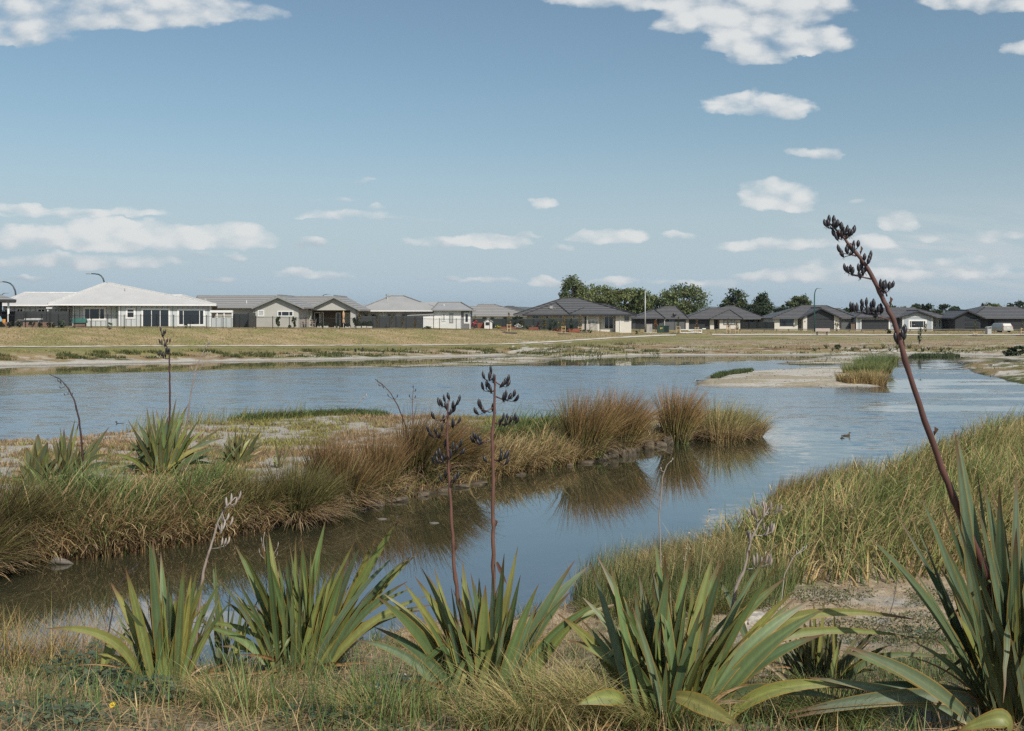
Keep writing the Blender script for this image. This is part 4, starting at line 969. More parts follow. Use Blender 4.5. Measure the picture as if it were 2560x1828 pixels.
# ------------------------------------------------------------------ street furniture on the far bank
def ground_at(px, py, d):
    p = at(px, py, d); p.z = gz(p.x, p.y); return p
f = ground_at(1645, 831, 148); k = 148 / F; e = empty('utility_cabinet', f, 0, 'squat dark green utility cabinet with yellow warning labels', 'cabinet')
mb = MB(); mb.box(0, 15 * k, 0, 1.2, .0, 16 * k).box(15 * k + .01, 28 * k, .05, 1.15, .0, 16 * k); mb.build('body', M['green_box'], e); boxes('lid', M['green_box'], e, (-.05, 28 * k + .05, -.05, 1.25, 16 * k + .002, 17 * k + .05))
mb = MB(); [mb.box((16 + i * 1.6) * k, (16.7 + i * 1.6) * k, .0, .047, .15, 14 * k) for i in range(7)]; mb.build('louvre', M['trim_black'], e)
M['label_yellow'] = plain('yellow label', (.6, .42, .05), .5); boxes('warning_label', M['label_yellow'], e, (6 * k, 8.2 * k, -.012, -.002, 9 * k, 13 * k), (8.8 * k, 12 * k, -.012, -.002, 11 * k, 12.4 * k))
f = ground_at(1616.5, 829.5, 148.5); e = empty('utility_cabinet', f, 0, 'upright pale grey cabinet at the foot of the tall grey pole', 'cabinet'); boxes('body', M['grey_box'], e, (0, 14 * k, 0, .6, 0, 20.5 * k)); boxes('lid', M['concrete'], e, (-.04, 14 * k + .04, -.04, .64, 20.5 * k + .002, 21.5 * k)); mb = MB(); [mb.box(8 * k, 13 * k, -.015, -.002, (3 + 2.2 * i) * k, (4.2 + 2.2 * i) * k) for i in range(6)]; mb.build('louvre', M['trim_grey'], e); boxes('plinth', M['concrete'], e, (-.4, 25 * k, -.5, 1, -.25, .06))
# white barrier gate
f = ground_at(1701, 832, 142); k = 142 / F; e = empty('barrier_gate', f, 0, 'low white steel barrier with diagonal brace before the dark garage door', 'barrier'); W_ = 53 * k; h = 9.6 * k
mb = MB(); [mb.tube([(x, 0, -.1), (x, 0, h)], .055, 6) for x in (0, W_)]; mb.tube([(0, 0, h), (W_, 0, h)], .05, 6).tube([(20 * k, 0, h * .75), (W_, 0, .15)], .045, 6).tube([(0, 0, .12), (W_, 0, .12)], .045, 6); mb.build('frame', M['trim_white'], e); boxes('kerb', M['concrete'], e, (-.6, W_ + .8, -.3, .4, -.2, .06)); boxes('drop_bar', M['trim_white'], e, (W_ + .1, W_ + .6, -.04, .04, h + .06, h + .2))
# bench
f = ground_at(2039, 837.5, 128); k = 128 / F; e = empty('park_bench', f, 0, 'pale slatted park bench seen from behind on the path by the road', 'bench'); W_ = 36 * k
mb = MB(); [mb.box(0, W_, -.02 + .03 * i, .02 + .03 * i, .5 + .1 * i, .585 + .1 * i) for i in range(4)]; mb.build('backrest', M['bench'], e)
mb = MB(); [mb.box(0, W_, .08 + .12 * i, .18 + .12 * i, .43, .47) for i in range(4)]; mb.build('seat', M['bench'], e)
for x in (W_ * .13, W_ * .8): boxes('leg', M['trim_black'], e, (x, x + .07, .0, .07, -.1, .5), (x, x + .07, .07, .5, .38, .428), (x, x + .07, .43, .5, -.1, .38))
# bin
f = ground_at(2468.5, 836, 131); k = 131 / F; e = empty('litter_bin', f, 0, 'upright grey litter bin with curved hood before the black house', 'bin'); w_ = 10.5 * k
boxes('body', M['grey_box'], e, (0, w_, 0, .6, 0, 15 * k)); mb = MB(); mb.prism([(-.03, 18 * k), (w_ * .5, 20.5 * k), (w_ + .03, 20 * k), (w_ + .03, 19 * k), (-.03, 17.2 * k)], -.04, .64); mb.build('hood', M['galv'], e); each('post', M['trim_grey'], e, (0, .06, .02, .58, 15 * k, 17.4 * k), (w_ - .06, w_, .02, .58, 15 * k, 19 * k)); boxes('door', M['galv'], e, (.06, w_ - .06, -.02, -.002, .08, 13.5 * k))
# van seen from behind
f = ground_at(2519.5, 834, 158); k = 158 / F; e = empty('van', f, R(8), 'silver people carrier parked with its rear to us in front of the black house', 'van'); hw = 13.6 * k; h = 23 * k
def vring(y, s, zb, zt, top): return [(-hw * s, y, zb), (-hw * s, y, zb + .55), (-hw * s * top, y, zt - .12), (-hw * s * top * .86, y, zt), (hw * s * top * .86, y, zt), (hw * s * top, y, zt - .12), (hw * s, y, zb + .55), (hw * s, y, zb)]
mb = MB(); mb.rings([vring(-.12, .94, .3, .95, .98), vring(0, 1, .28, 1.0, .97), vring(.22, 1, .26, h - .06, .84), vring(.4, 1, .26, h, .84), vring(2.7, 1, .26, h, .84), vring(3.4, .99, .26, h * .62, .92), vring(4.3, .95, .28, h * .52, .95), vring(4.45, .88, .35, .75, .95)]); mb.build('body', M['car'], e, smooth=False)
mb = MB(); mb.add([(-hw * .78, .005, 1.02), (hw * .78, .005, 1.02), (hw * .68, .20, h - .2), (-hw * .68, .20, h - .2)], [(0, 1, 2, 3)]); mb.build('rear_window', M['glass'], e)
boxes('bumper', M['car'], e, (-hw * .97, hw * .97, -.2, -.12, .3, .55)); boxes('number_plate', M['trim_white'], e, (-.22, .22, -.145, -.125, .66, .76))
for s in (-1, 1):
    boxes('tail_light', M['tail_red'], e, (s * hw * .9 - .07, s * hw * .9 + .07, -.05, .02, .72, 1.08))
    for y in (.75, 3.5):
        mb = MB(); mb.tube([(s * hw * .72, y, .3), (s * hw * .97, y, .3)], .31, 12); mb.build('wheel', M['rubber'], e)
    mb = MB(); mb.ball((s * hw * 1.05, 2.75, 1.02), .07, .05, .08); mb.build('mirror', M['trim_black'], e)
# parasol and garden furniture
f = ground_at(858.7, 819, 118.5); k = 118.5 / F; e = empty('parasol', f, 0, 'closed tan parasol standing on the patio of the porch house', 'parasol')
mb = MB(); mb.tube([(0, 0, -.1), (0, 0, 1.0)], .03, 6); mb.build('pole', M['trim_white'], e)
zt = HC - (776.5 - HY) / F * 118.5 - f.z; mb = MB(); mb.tube([(0, 0, .55), (0, 0, .62), (0, 0, .8), (0, 0, 1.05), (0, 0, 1.12), (0, 0, 1.5), (0, 0, 1.75), (0, 0, zt)], [.09, .15, .16, .09, .09, .15, .13, .02], 9); mb.build('canopy', M['canvas'], e)
M['chair_grey'] = plain('cast grey metal', (.36, .31, .28), .6)
def chair():
    e = empty('garden_chair', (0, 0, 0))
    mb = MB(); mb.box(-.22, .22, -.2, .22, .42, .46); mb.build('seat', M['chair_grey'], e)
    mb = MB(); [mb.tube([(x, .22, .46), (x * 1.05, .3, .92)], .02, 5) for x in (-.2, -.07, .07, .2)]; mb.tube([(-.21, .3, .92), (0, .31, .97), (.21, .3, .92)], .025, 5); mb.build('backrest', M['chair_grey'], e)
    for x in (-.2, .2):
        for y in (-.18, .2): mb = MB(); mb.tube([(x, y, 0), (x * .9, y * .9, .42)], .022, 5); mb.build('leg', M['chair_grey'], e)
    return e
c0 = chair()
for i, (q, d, r, lb) in enumerate(((752, 118.2, 70, 'grey metal garden chair leftmost at the patio table'), (760, 117, 170, 'grey metal garden chair with its back to the water, left of the table'), (766, 119.6, 10, 'grey metal garden chair behind the table by the conical bush'), (777, 117.2, 190, 'grey metal garden chair nearest the tan tabletop right side'), (784, 118.6, -80, 'grey metal garden chair rightmost at the patio table'))):
    o = c0 if i == 0 else copy_tree(c0)
    o.location = ground_at(q, 820, d); o.rotation_euler.z = R(r); tag(o, lb, 'chair', 'garden chairs on the patio')
f = ground_at(769, 820, 118.3); e = empty('garden_table', f, 0, 'tan topped garden table ringed by grey metal chairs', 'table'); boxes('tabletop', M['canvas'], e, (-.75, .75, -.4, .4, .7, .74)); [boxes('leg', M['chair_grey'], e, (x - .03, x + .03, y - .03, y + .03, 0, .7)) for x in (-.65, .65) for y in (-.32, .32)]
# toys and planters on the left verandah
f = at(10, 800, 101); e = empty('planter', ground_at(10, 806, 101), 0, 'orange round pot on the left verandah edge', 'pot'); e.location.z = f.z - .35; mb = MB(); mb.tube([(0, 0, 0), (0, 0, .1), (0, 0, .38), (0, 0, .42)], [.13, .17, .17, .14], 10); mb.build('pot', M['orange'], e)
e = empty('slide', Vector((at(2, 806, 101).x, 101, at(2, 806, 101).z)), 0, 'pale blue toy slide at the left edge of the photo', 'toy'); mb = MB(); mb.prism([(-.35, .55), (-.25, .62), (.1, 0), (0, 0)], 0, .4); mb.box(-.4, -.3, 0, .4, 0, .58); mb.build('chute', M['blue_pale'], e)
# flower-bed edging
for (p0, p1, yb, d, lb) in ((1194, 1211, 824, 132, 'red timber planter box left of the white playhouse'), (1252, 1300, 826.5, 133, 'low red edging of the flower bed behind the leftmost staked sapling'), (1322, 1346, 827, 134, 'low red edging below the white flowering bush'), (1383, 1450, 827.5, 135.5, 'low red edging of the flower bed before the dark green fence')):
    f = ground_at(p0, yb, d); k = d / F; h = .28 if p0 > 1200 else .75
    e = empty('planter', f, 0, lb, 'planter'); boxes('wall', M['red'], e, (0, (p1 - p0) * k, 0, .7, -.15, h)); boxes('soil', M['bark'], e, (.05, (p1 - p0) * k - .05, .05, .65, 0, h + .015))

# ------------------------------------------------------------------ leaves in bulk
def cards(P, size, cols, nbias=None, asp=.6):
    """many small leaf faces: centres, sizes, colours"""
    n = len(P); a = rng.normal(size=(n, 3)); 
    if nbias is not None: a += nbias
    a /= np.linalg.norm(a, axis=1)[:, None]; r = rng.normal(size=(n, 3)); u = np.cross(a, r); u /= np.linalg.norm(u, axis=1)[:, None] + 1e-9; v = np.cross(a, u)
    u = u * size[:, None] * .5; v = v * size[:, None] * .5 * asp
    V = np.stack([P - u, P - v, P + u, P + v], 1).reshape(-1, 3); Q = np.arange(4 * n).reshape(n, 4)
    return V, Q, np.repeat(cols, 4, 0)

def crown_points(n, cx, cz, rx, ry, rz, lumps, shape='round', fill=.55):
    """leaf points gathered into lumps on a crown, gaps between them"""
    L = []; 
    for _ in range(lumps):
        a = rng.uniform(0, 2 * math.pi); b = math.acos(rng.uniform(-1, 1)); rr = rng.uniform(.35, 1.0) ** .5
        x, y, z = math.sin(b) * math.cos(a) * rr, math.sin(b) * math.sin(a) * rr, math.cos(b) * rr
        if shape == 'poplar': k_ = 1 - .5 * max(z, 0) ** 2; x = (x * .6 + .4 * math.cos(a)) * k_; y *= k_
        if shape == 'cone': k = (1 - (z * .5 + .5)) * 1.05 + .08; x *= k; y *= k
        L.append((cx + x * rx, y * ry, cz + z * rz))
    L = np.array(L); w = rng.uniform(.5, 1.2, len(L)); k = rng.choice(len(L), n, p=w / w.sum()); s = fill * .34
    P = L[k] + rng.normal(size=(n, 3)) * np.array([rx, ry, rz]) * s * np.array([1, 1, .75])
    return P, k, len(L)

def tree(name, px, pyt, pyb, hw, d, col, label, lumps=34, n=3600, shape='round', size=.6, low=.12, group=None):
    p = at(px, 800, d); p.z = gz(p.x, p.y) - .1
    zt = HC - (pyt - HY) / F * d - p.z; zb = max(HC - (pyb - HY) / F * d - p.z, .4); rx = hw / F * d
    e = empty(name, p, 0, label, 'tree', group)
    cz = (zt + zb) / 2; rz = (zt - zb) / 2
    n = int(n * 1.25); lumps = int(lumps * 1.15)
    P, k, nl = crown_points(n, 0, cz, rx * 1.1, rx * .95, rz * .97, lumps, shape)
    tone = rng.uniform(.62, 1.4, nl)[k] * rng.uniform(.8, 1.2, n); warm = rng.uniform(0, 1, nl)[k]
    C = np.array(col)[None] * tone[:, None] * np.stack([1 + .25 * warm, 1 + .08 * warm, 1 - .1 * warm], 1)
    V, Q, CC = cards(P, rng.uniform(.5, 1.25, n) * size * 1.05, C)
    build('crown', V, Q, None, M['tree'], e, CC)
    mb = MB(); mb.tube([(0, 0, -.3), (.1, 0, zb * .6), (0, .1, cz), (.05, 0, cz + rz * .7)], [rx * .11 + .1, rx * .09 + .08, rx * .05 + .04, .03], 7)
    for i in range(7):
        a = rng.uniform(0, 6.28); z0 = zb * .5 + (cz - zb * .5) * rng.uniform(.3, 1); mb.tube([(0, 0, z0), (math.cos(a) * rx * .35, math.sin(a) * rx * .3, z0 + rz * .35), (math.cos(a) * rx * .7, math.sin(a) * rx * .6, z0 + rz * .6)], [rx * .04 + .03, rx * .03, .02], 5)
    mb.build('trunk', M['bark'], e)
    return e
GP = 'trees behind the houses'
PG, MG, DG, BG = (.145, .180, .075), (.12, .155, .065), (.045, .068, .038), (.07, .09, .05)
tree('poplar_tree', 1431, 696, 790, 25, 262, (.11, .14, .065), 'narrow upright poplar left of the pale round trees', 42, 3800, 'poplar', .6, group=GP)
tree('poplar_tree', 1447, 703, 790, 14, 264, (.11, .14, .065), 'second slimmer poplar spire pressed against the first', 24, 1800, 'poplar', .55, group=GP)
tree('broadleaf_tree', 1490, 715, 790, 50, 258, PG, 'pale green round tree right of the poplar behind the charcoal roof', 34, 4200, group=GP)
tree('broadleaf_tree', 1562, 720, 788, 54, 250, PG, 'wide yellow green tree behind the ridge of the white brick house', 40, 4600, group=GP)
tree('broadleaf_tree', 1605, 724, 792, 30, 248, MG, 'darker tree beside the tall grey pole', 26, 2600, group=GP)
tree('broadleaf_tree', 1640, 745, 792, 22, 252, (.09, .12, .06), 'small thin tree between the two big crowns', 18, 900, group=GP)
tree('broadleaf_tree', 1710, 715, 792, 50, 245, (.12, .155, .07), 'large spreading green tree behind the dark brick house', 46, 5200, group=GP)
tree('broadleaf_tree', 1835, 727, 792, 28, 240, (.06, .085, .045), 'tall dark tree behind the double garage house', 26, 2600, group=GP)
tree('conifer_tree', 1906, 735, 797, 28, 235, DG, 'dark pointed conifer between the two white brick houses', 30, 3000, 'cone', .6, group=GP)
tree('broadleaf_tree', 1885, 762, 797, 26, 230, DG, 'low dark bush left of the pointed conifer', 20, 1600, group=GP)
tree('broadleaf_tree', 1955, 768, 797, 22, 238, DG, 'low dark shrub between the conifer and the black garage gable', 16, 1300, group=GP)
tree('conifer_tree', 1957, 760, 795, 6, 300, (.035, .05, .04), 'distant thin conifer tip above the low dark shrub', 8, 400, 'cone', .6, group=GP)
tree('broadleaf_tree', 2000, 741, 790, 25, 250, (.075, .10, .05), 'round topped tree left of the green street lamp', 20, 2200, group=GP)
for i, (q, t_, w_, c_, lb) in enumerate(((2128, 768, 12, DG, 'dark treetop left of the pale blue house ridge'), (2232, 763, 16, DG, 'dark treetop above the left ridge of the pale blue house'), (2262, 765, 16, DG, 'dark treetop above the middle ridge of the pale blue house'), (2290, 764, 14, DG, 'dark treetop above the gable of the pale blue house'),
        (2334, 757, 16, DG, 'tallest dark treetop between the pale blue and black houses'), (2365, 763, 22, DG, 'wide dark treetop left of the black gable'), (2393, 769, 16, DG, 'low dark treetop touching the black gable'), (2309, 763, 5, DG, 'thin dark treetop right of the pale blue gable'), (2480, 758, 20, MG, 'olive round treetop over the ridge of the black house'), (2455, 761, 9, BG, 'small bare treetop left of the olive one'), (2545, 753, 24, DG, 'dark treetop at the right edge of the photo'), (2580, 757, 24, DG, 'dark treetop cut by the right edge'))):
    tree('broadleaf_tree', q, t_, 800, w_, 240 + 5 * (i % 4), c_, lb, 16, 1200, group=GP)
# hedge-like row far away at the skyline, one tree after another
for i, q in enumerate(np.arange(2110, 2320, 26)):
    tree('broadleaf_tree', q, 770 + 2 * (i % 3), 800, 18, 285, DG, f'low dark tree {["nearest the lamp", "by the dark roof left slope", "over the dark garage", "over the garage right end", "by the front door", "over the picture window left", "over the picture window", "right of the gable", "right of the side wall"][i % 9]} in the far tree row', 10, 700, group='far tree row')

# ------------------------------------------------------------------ shrubs and flowers by the houses
def shrub(name, px, pyt, pyb, hw, d, col, label, n=500, size=.16, group=None, cat='shrub', blooms=None, shape='round', fill=.5):
    p = ground_at(px, pyb, d); k = d / F; h = (pyb - pyt) * k; r = hw * k
    e = empty(name, p, 0, label, cat, group)
    P, kk, nl = crown_points(n, 0, h * .55, r * .85, r * .8, h * .45, 14, shape, fill)
    P[:, 2] = np.maximum(P[:, 2], .03); C = np.array(col)[None] * (rng.uniform(.6, 1.4, nl)[kk] * rng.uniform(.8, 1.2, n))[:, None]
    V, Q, CC = cards(P, rng.uniform(.6, 1.3, n) * size, C); build('foliage', V, Q, None, M['tree'], e, CC)
    mb = MB(); [mb.tube([(0, 0, -.1), (math.cos(a) * r * .4, math.sin(a) * r * .4, h * .6)], [.025, .01], 4) for a in (.3, 2.2, 4.4)]; mb.build('stem', M['bark'], e)
    if blooms:
        m_ = blooms[1]; P, _, _ = crown_points(m_, 0, h * .62, r * .9, r * .85, h * .42, 10); V, Q, CC = cards(P, rng.uniform(.8, 1.3, m_) * .16, np.array(blooms[0])[None] * rng.uniform(.8, 1.2, m_)[:, None]); build('blossom', V, Q, None, M['tree'], e, CC)
    return e
def topiary(px, pyt, pyb, r, d, label):
    p = ground_at(px, pyb, d); k = d / F; e = empty('topiary_ball', p, 0, label, 'topiary', 'clipped round shrubs in pots')
    h = (pyb - pyt) * k; rr = r * k; n = 700; v = rng.normal(size=(n, 3)); v /= np.linalg.norm(v, axis=1)[:, None]
    P = v * rr * rng.uniform(.82, 1.03, n)[:, None] + np.array([0, 0, h - rr]); V, Q, C = cards(P, rng.uniform(.06, .12, n), np.array([[.028, .042, .02]]) * rng.uniform(.6, 1.5, n)[:, None], v * 1.5)
    build('foliage', V, Q, None, M['tree'], e, C); mb = MB(); mb.tube([(0, 0, .2), (0, 0, h - rr)], [.03, .03], 5); mb.build('stem', M['bark'], e)
    mb = MB(); mb.box(-rr * .8, rr * .8, -rr * .8, rr * .8, -.1, max(.2, h - 2 * rr)); mb.build('pot', M['concrete'], e)
for a in ((799, 808, 819.5, 6, 117.5, 'clipped ball shrub left of the glass doors'), (815.5, 805.5, 819.5, 6.5, 117.5, 'clipped ball shrub in front of the brown boards'), (843, 808, 820, 7.5, 117.5, 'clipped ball shrub left of the tan parasol'), (869.5, 808, 820, 7, 117.5, 'clipped ball shrub right of the tan parasol'), (896, 806, 823, 8, 119, 'clipped ball shrub at the left end of the long fence'), (911, 807, 823, 6.5, 119, 'clipped ball shrub, middle of three before the long fence'), (924.5, 805.5, 823, 7.5, 119, 'clipped ball shrub rightmost of three before the long fence')): topiary(*a)
shrub('shrub', 888, 792, 822, 7, 120.5, (.02, .035, .018), 'tall dark round bush behind the leftmost of three clipped balls', 600)
shrub('conical_shrub', 781, 792, 820, 8, 119.4, (.02, .035, .02), 'dark conical bush behind the garden chairs', 600, .14, shape='cone')
GS = 'shrubs along the black fence'
shrub('columnar_shrub', 695, 790, 821, 6.5, 113, (.05, .07, .035), 'leafy upright climber under the wide window of the plain gable', 420, .2, GS)
shrub('columnar_shrub', 735, 790, 821, 6, 113, (.055, .07, .035), 'leafy upright climber at the right end of the plain gable', 420, .2, GS)
shrub('shrub', 724, 812, 821, 4, 113, (.05, .07, .035), 'small low shrub left of the right hand climber', 120, .16, GS)
for q, t_, w_, lb in ((2, 806, 7, 'small bush at the left edge below the verandah'), (25, 804, 7, 'dark bush below the white verandah post'), (48, 806, 7, 'dark bush at the left end of the brick planter'), (80, 803, 8, 'twiggy bush before the brick planter'), (100, 807, 6, 'small bush right of the twiggy one'), (122, 805, 6, 'slim bush at the right end of the brick planter'), (134, 807, 4, 'thin sapling bush left of the silvery shrub')): shrub('shrub', q, t_, 819.5, w_, 101, (.045, .06, .032), lb, 200, .16, GS)
shrub('shrub', 156, 797, 819.5, 12, 101.2, (.085, .11, .075), 'silvery green round shrub left of the kennel', 650, .16, GS)
shrub('shrub', 275, 801, 819.5, 8, 101.5, (.08, .10, .06), 'sparse pale weed before the white batten wall', 130, .13, GS)
shrub('shrub', 464, 808, 820.5, 5, 106, (.05, .07, .035), 'small sapling below the wide right window of the white house', 90, .15, GS)
shrub('flowering_shrub', 1185, 800, 823, 7, 130, (.05, .06, .03), 'round bush covered in pink flowers left of the white playhouse', 250, .16, None, 'flowers', ((.55, .13, .17), 420))
shrub('flowering_shrub', 1295, 813, 826, 9, 132.2, (.05, .07, .03), 'low bush with white flowers before the green fence', 200, .14, None, 'flowers', ((.75, .75, .7), 240))
shrub('flowering_shrub', 1247, 816, 825, 7, 131.7, (.05, .07, .02), 'low mound of yellow flowers right of the playhouse', 120, .14, None, 'flowers', ((.6, .5, .06), 240))
shrub('shrub', 1233, 812, 825, 6, 131.8, (.025, .04, .025), 'dark low bush at the right wall of the playhouse', 220, .16)
shrub('shrub', 1296, 794, 826, 18, 135.5, (.018, .03, .018), 'large dark bush before the green fence behind the white flowers', 900, .2)
GB = 'mixed plants before the green fence'
for q, t_, b_, w_, c_, lb, bl in ((1304, 803, 826, 4, (.12, .11, .03), 'yellowish plant against the dark bush', None), (1331, 817, 827, 5, (.05, .06, .03), 'low plant with white blooms right of the dark bush', ((.7, .68, .65), 50)), (1360, 796, 826, 6, (.13, .11, .025), 'golden leaved shrub over the green fence', None), (1382, 794, 827, 9, (.04, .065, .03), 'tall leafy green shrub left of the second staked sapling', None), (1428, 789, 825, 6, (.02, .04, .022), 'dark tuft topped shrub right of the second staked sapling', None), (1345, 806, 827, 4, (.12, .03, .03), 'reddish leaved plant in the flower bed', None), (1350, 813, 827, 4, (.06, .05, .05), 'plant with pale mauve blooms in the flower bed', ((.6, .5, .6), 40)), (1400, 799, 827, 9, (.13, .125, .035), 'yellow green shrub behind the second staked sapling', None), (1318, 817, 827, 6, (.10, .11, .05), 'pale grassy clump in the flower bed', None), (1375, 815, 827, 6, (.03, .05, .03), 'dark low plant in the middle of the flower bed', None), (1415, 812, 827, 7, (.035, .055, .03), 'dark bush at the right end of the flower bed', None)):
    shrub('garden_plant', q, t_, b_, w_, 134.6, c_, lb, 220, .18, GB, 'plant', bl)
for q, w_, lb in ((1458, 6, 'low weed tuft left of the blank doorway'), (1474, 8, 'low weed tuft under the small window'), (1592, 5, 'low green tuft at the right end of the picket fence')): shrub('shrub', q, 820, 828, w_, 137, (.06, .085, .03), lb, 160, .14, GB)
for q, y_, t_, lb in ((942, 790, 'golden', 'slim golden sapling leftmost over the long charcoal fence'), (980, 784, 'g', 'slim golden sapling second over the long charcoal fence'), (1008, 785, 'g', 'slim golden sapling third over the long charcoal fence'), (898, 783, 'g', 'slim golden sapling above the left end of the long fence'), (1037, 786, 'g', 'slim golden sapling at the right end of the long fence')):
    shrub('sapling', q, y_, 822, 4, 121, (.12, .085, .03), lb, 90, .16, 'slim saplings along the long fence', 'sapling', None, 'round', .7)
shrub('shrub', 1070, 818, 824.5, 12, 121, (.05, .08, .025), 'low green grass tuft left of the white wall', 260, .15)
shrub('sapling', 1187.5, 766, 800, 3, 138, (.11, .09, .03), 'thin golden conical sapling at the right corner of the grey block wall', 160, .16, None, 'sapling', None, 'cone')
shrub('sapling', 2416, 0, 0, 0, 1, (0, 0, 0), '', 1) if False else None

# staked saplings
def staked(px, pyt, pyb, ys, d, col, label, sparse=110):
    p = ground_at(px, pyb, d); k = (HC - p.z) * 0 + d / F; h = (pyb - pyt) * k; hs_ = (pyb - ys) * k
    e = empty('staked_sapling', p, 0, label, 'sapling', 'staked saplings along the path')
    mb = MB(); mb.tube([(0, 0, -.1), (.02, 0, h * .5), (0, 0, h)], [.03, .025, .008], 5)
    for i in range(6): a = i * 1.9; z = h * (.45 + .08 * i); mb.tube([(0, 0, z), (math.cos(a) * .3, math.sin(a) * .3, z + .3)], [.012, .005], 4)
    mb.build('trunk', M['bark'], e)
    z = rng.uniform(.4, 1.0, sparse) * h; a = rng.uniform(0, 6.28, sparse); r = rng.uniform(0, .42, sparse) * (1.25 - z / h)
    V, Q, C = cards(np.stack([np.cos(a) * r, np.sin(a) * r, z], 1), rng.uniform(.1, .2, sparse), np.array([col]) * rng.uniform(.6, 1.4, sparse)[:, None]); build('foliage', V, Q, None, M['tree'], e, C)
    w_ = 4.4 * k
    for s in (-1, 1): boxes('stake', M['stake'], e, (s * w_ - .04, s * w_ + .04, -.04, .04, -.2, hs_))
    boxes('stake_tie', M['stake'], e, (-w_ - .06, w_ + .06, -.055, -.043, hs_ - .18, hs_ - .08), (-w_ - .06, w_ + .06, -.055, -.043, hs_ * .45, hs_ * .45 + .08))
    mb = MB(); mb.rings([[(math.cos(a) * r_ * 1.0, math.sin(a) * r_, z_) for a in np.linspace(0, 6.28, 15)[:-1]] for r_, z_ in ((1.05, -.08), (.95, .05), (.4, .09))]); mb.build('mulch_ring', M['bark'], e)
GO, SG = (.19, .125, .045), (.085, .10, .05)
for a in ((1272.5, 783, 834, 812, 124, GO, 'golden sapling between stakes leftmost on the mown bank'), (1409, 788, 834, 814, 130, GO, 'golden sapling between stakes before the flower bed'), (1450, 785, 829, 814, 137, GO, 'golden sapling between stakes at the end of the green fence'), (1696, 790, 833, 813, 136, SG, 'green sapling between stakes right of the green cabinet'), (1742, 794, 832, 815, 138, (.14, .09, .05), 'reddish sapling between stakes before the dark garage door'),
          (1821, 795, 836, 813, 130, (.12, .10, .06), 'bare sapling between stakes before the small white framed window'), (1842, 803, 835, 817, 131, (.13, .10, .06), 'bare sapling between stakes by the right corner of the double garage house'), (2438, 799, 837, 828, 129, SG, 'young green sapling between stakes before the black gable'), (2557, 797, 838, 818, 129, SG, 'sapling between stakes cut by the right edge')): staked(*a)
for q, t_, b_, d, c_, lb in ((1639, 796, 829, 152, (.2, .10, .04), 'copper leaved sapling beside the pale grey cabinet'), (2299, 808, 862, 117, (.06, .085, .05), 'slender young tree on the bank before the picture window'), (2091, 800, 829, 172, (.10, .10, .05), 'thin climber on the white pier of the black garage gable'), (2313, 800, 822, 170, (.12, .10, .04), 'golden shrub at the right of the picture window'), (2222, 822, 835, 135, (.10, .10, .03), 'yellow tuft on the rail before the front door')):
    shrub('sapling', q, t_, b_, 5, d, c_, lb, 150, .2, 'young trees by the right hand road', 'sapling', None, 'round', .7)
for q, d, lb in ((889, 101, 'tiny staked seedling leftmost below the path'), (906, 101.5, 'tiny staked seedling second below the path'), (958, 101, 'tiny staked seedling third below the path'), (982, 103, 'tiny staked seedling rightmost below the path')): shrub('seedling', q, 863, 873, 3, d, (.06, .085, .05), lb, 40, .18, 'seedlings below the path', 'seedling')

# ------------------------------------------------------------------ grass in bulk
def blades(P, az, th0, th1, L, Wd, cb, ct, seg=4, fa=None, taper=1.3):
    """ribbons: roots, heading, lean at foot and tip (radians from upright), length, width, colours of foot and tip"""
    n = len(P); Pk = [np.array(P, float)]
    for k in range(seg):
        th = th0 + (th1 - th0) * (k + .5) / seg
        d = np.stack([np.sin(th) * np.cos(az), np.sin(th) * np.sin(az), np.cos(th)], 1)
        Pk.append(Pk[-1] + d * (L / seg)[:, None])
    Pk = np.stack(Pk, 1)
    if fa is None: fa = rng.uniform(0, 2 * math.pi, n)
    side = np.stack([-np.sin(fa), np.cos(fa), np.zeros(n)], 1)
    k = np.linspace(0, 1, seg + 1); w = (1 - k ** taper) * .5 + .03
    off = side[:, None, :] * (Wd[:, None] * w[None])[:, :, None]
    V = np.stack([Pk - off, Pk + off], 2).reshape(-1, 3)
    base = (np.arange(n) * (seg + 1) * 2)[:, None] + (np.arange(seg) * 2)[None]
    Q = np.stack([base, base + 1, base + 3, base + 2], -1).reshape(-1, 4)
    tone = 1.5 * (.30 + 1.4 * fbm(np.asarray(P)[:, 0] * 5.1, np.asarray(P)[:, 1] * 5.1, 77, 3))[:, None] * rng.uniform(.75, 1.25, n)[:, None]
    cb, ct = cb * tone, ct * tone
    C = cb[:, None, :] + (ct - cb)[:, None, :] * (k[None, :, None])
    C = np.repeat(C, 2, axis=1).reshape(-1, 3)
    return V, Q, C

class Bulk:
    def __init__(s): s.V = []; s.Q = []; s.C = []; s.n = 0
    def add(s, V, Q, C): s.V.append(V); s.Q.append(Q + s.n); s.C.append(C); s.n += len(V); return s
    def build(s, name, mat_, parent=None, loc=None):
        V = np.concatenate(s.V)
        if loc is not None: V = V - np.array(loc)[None]
        return build(name, V, np.concatenate(s.Q), None, mat_, parent, np.concatenate(s.C), loc=None if parent is not None else loc)

def pick(cols, n, w=None, jit=.18):
    c = np.array(cols, float)[rng.choice(len(cols), n, p=w)]
    return c * rng.uniform(1 - jit, 1 + jit, (n, 1)) * rng.uniform(1 - jit * .3, 1 + jit * .3, (n, 3))

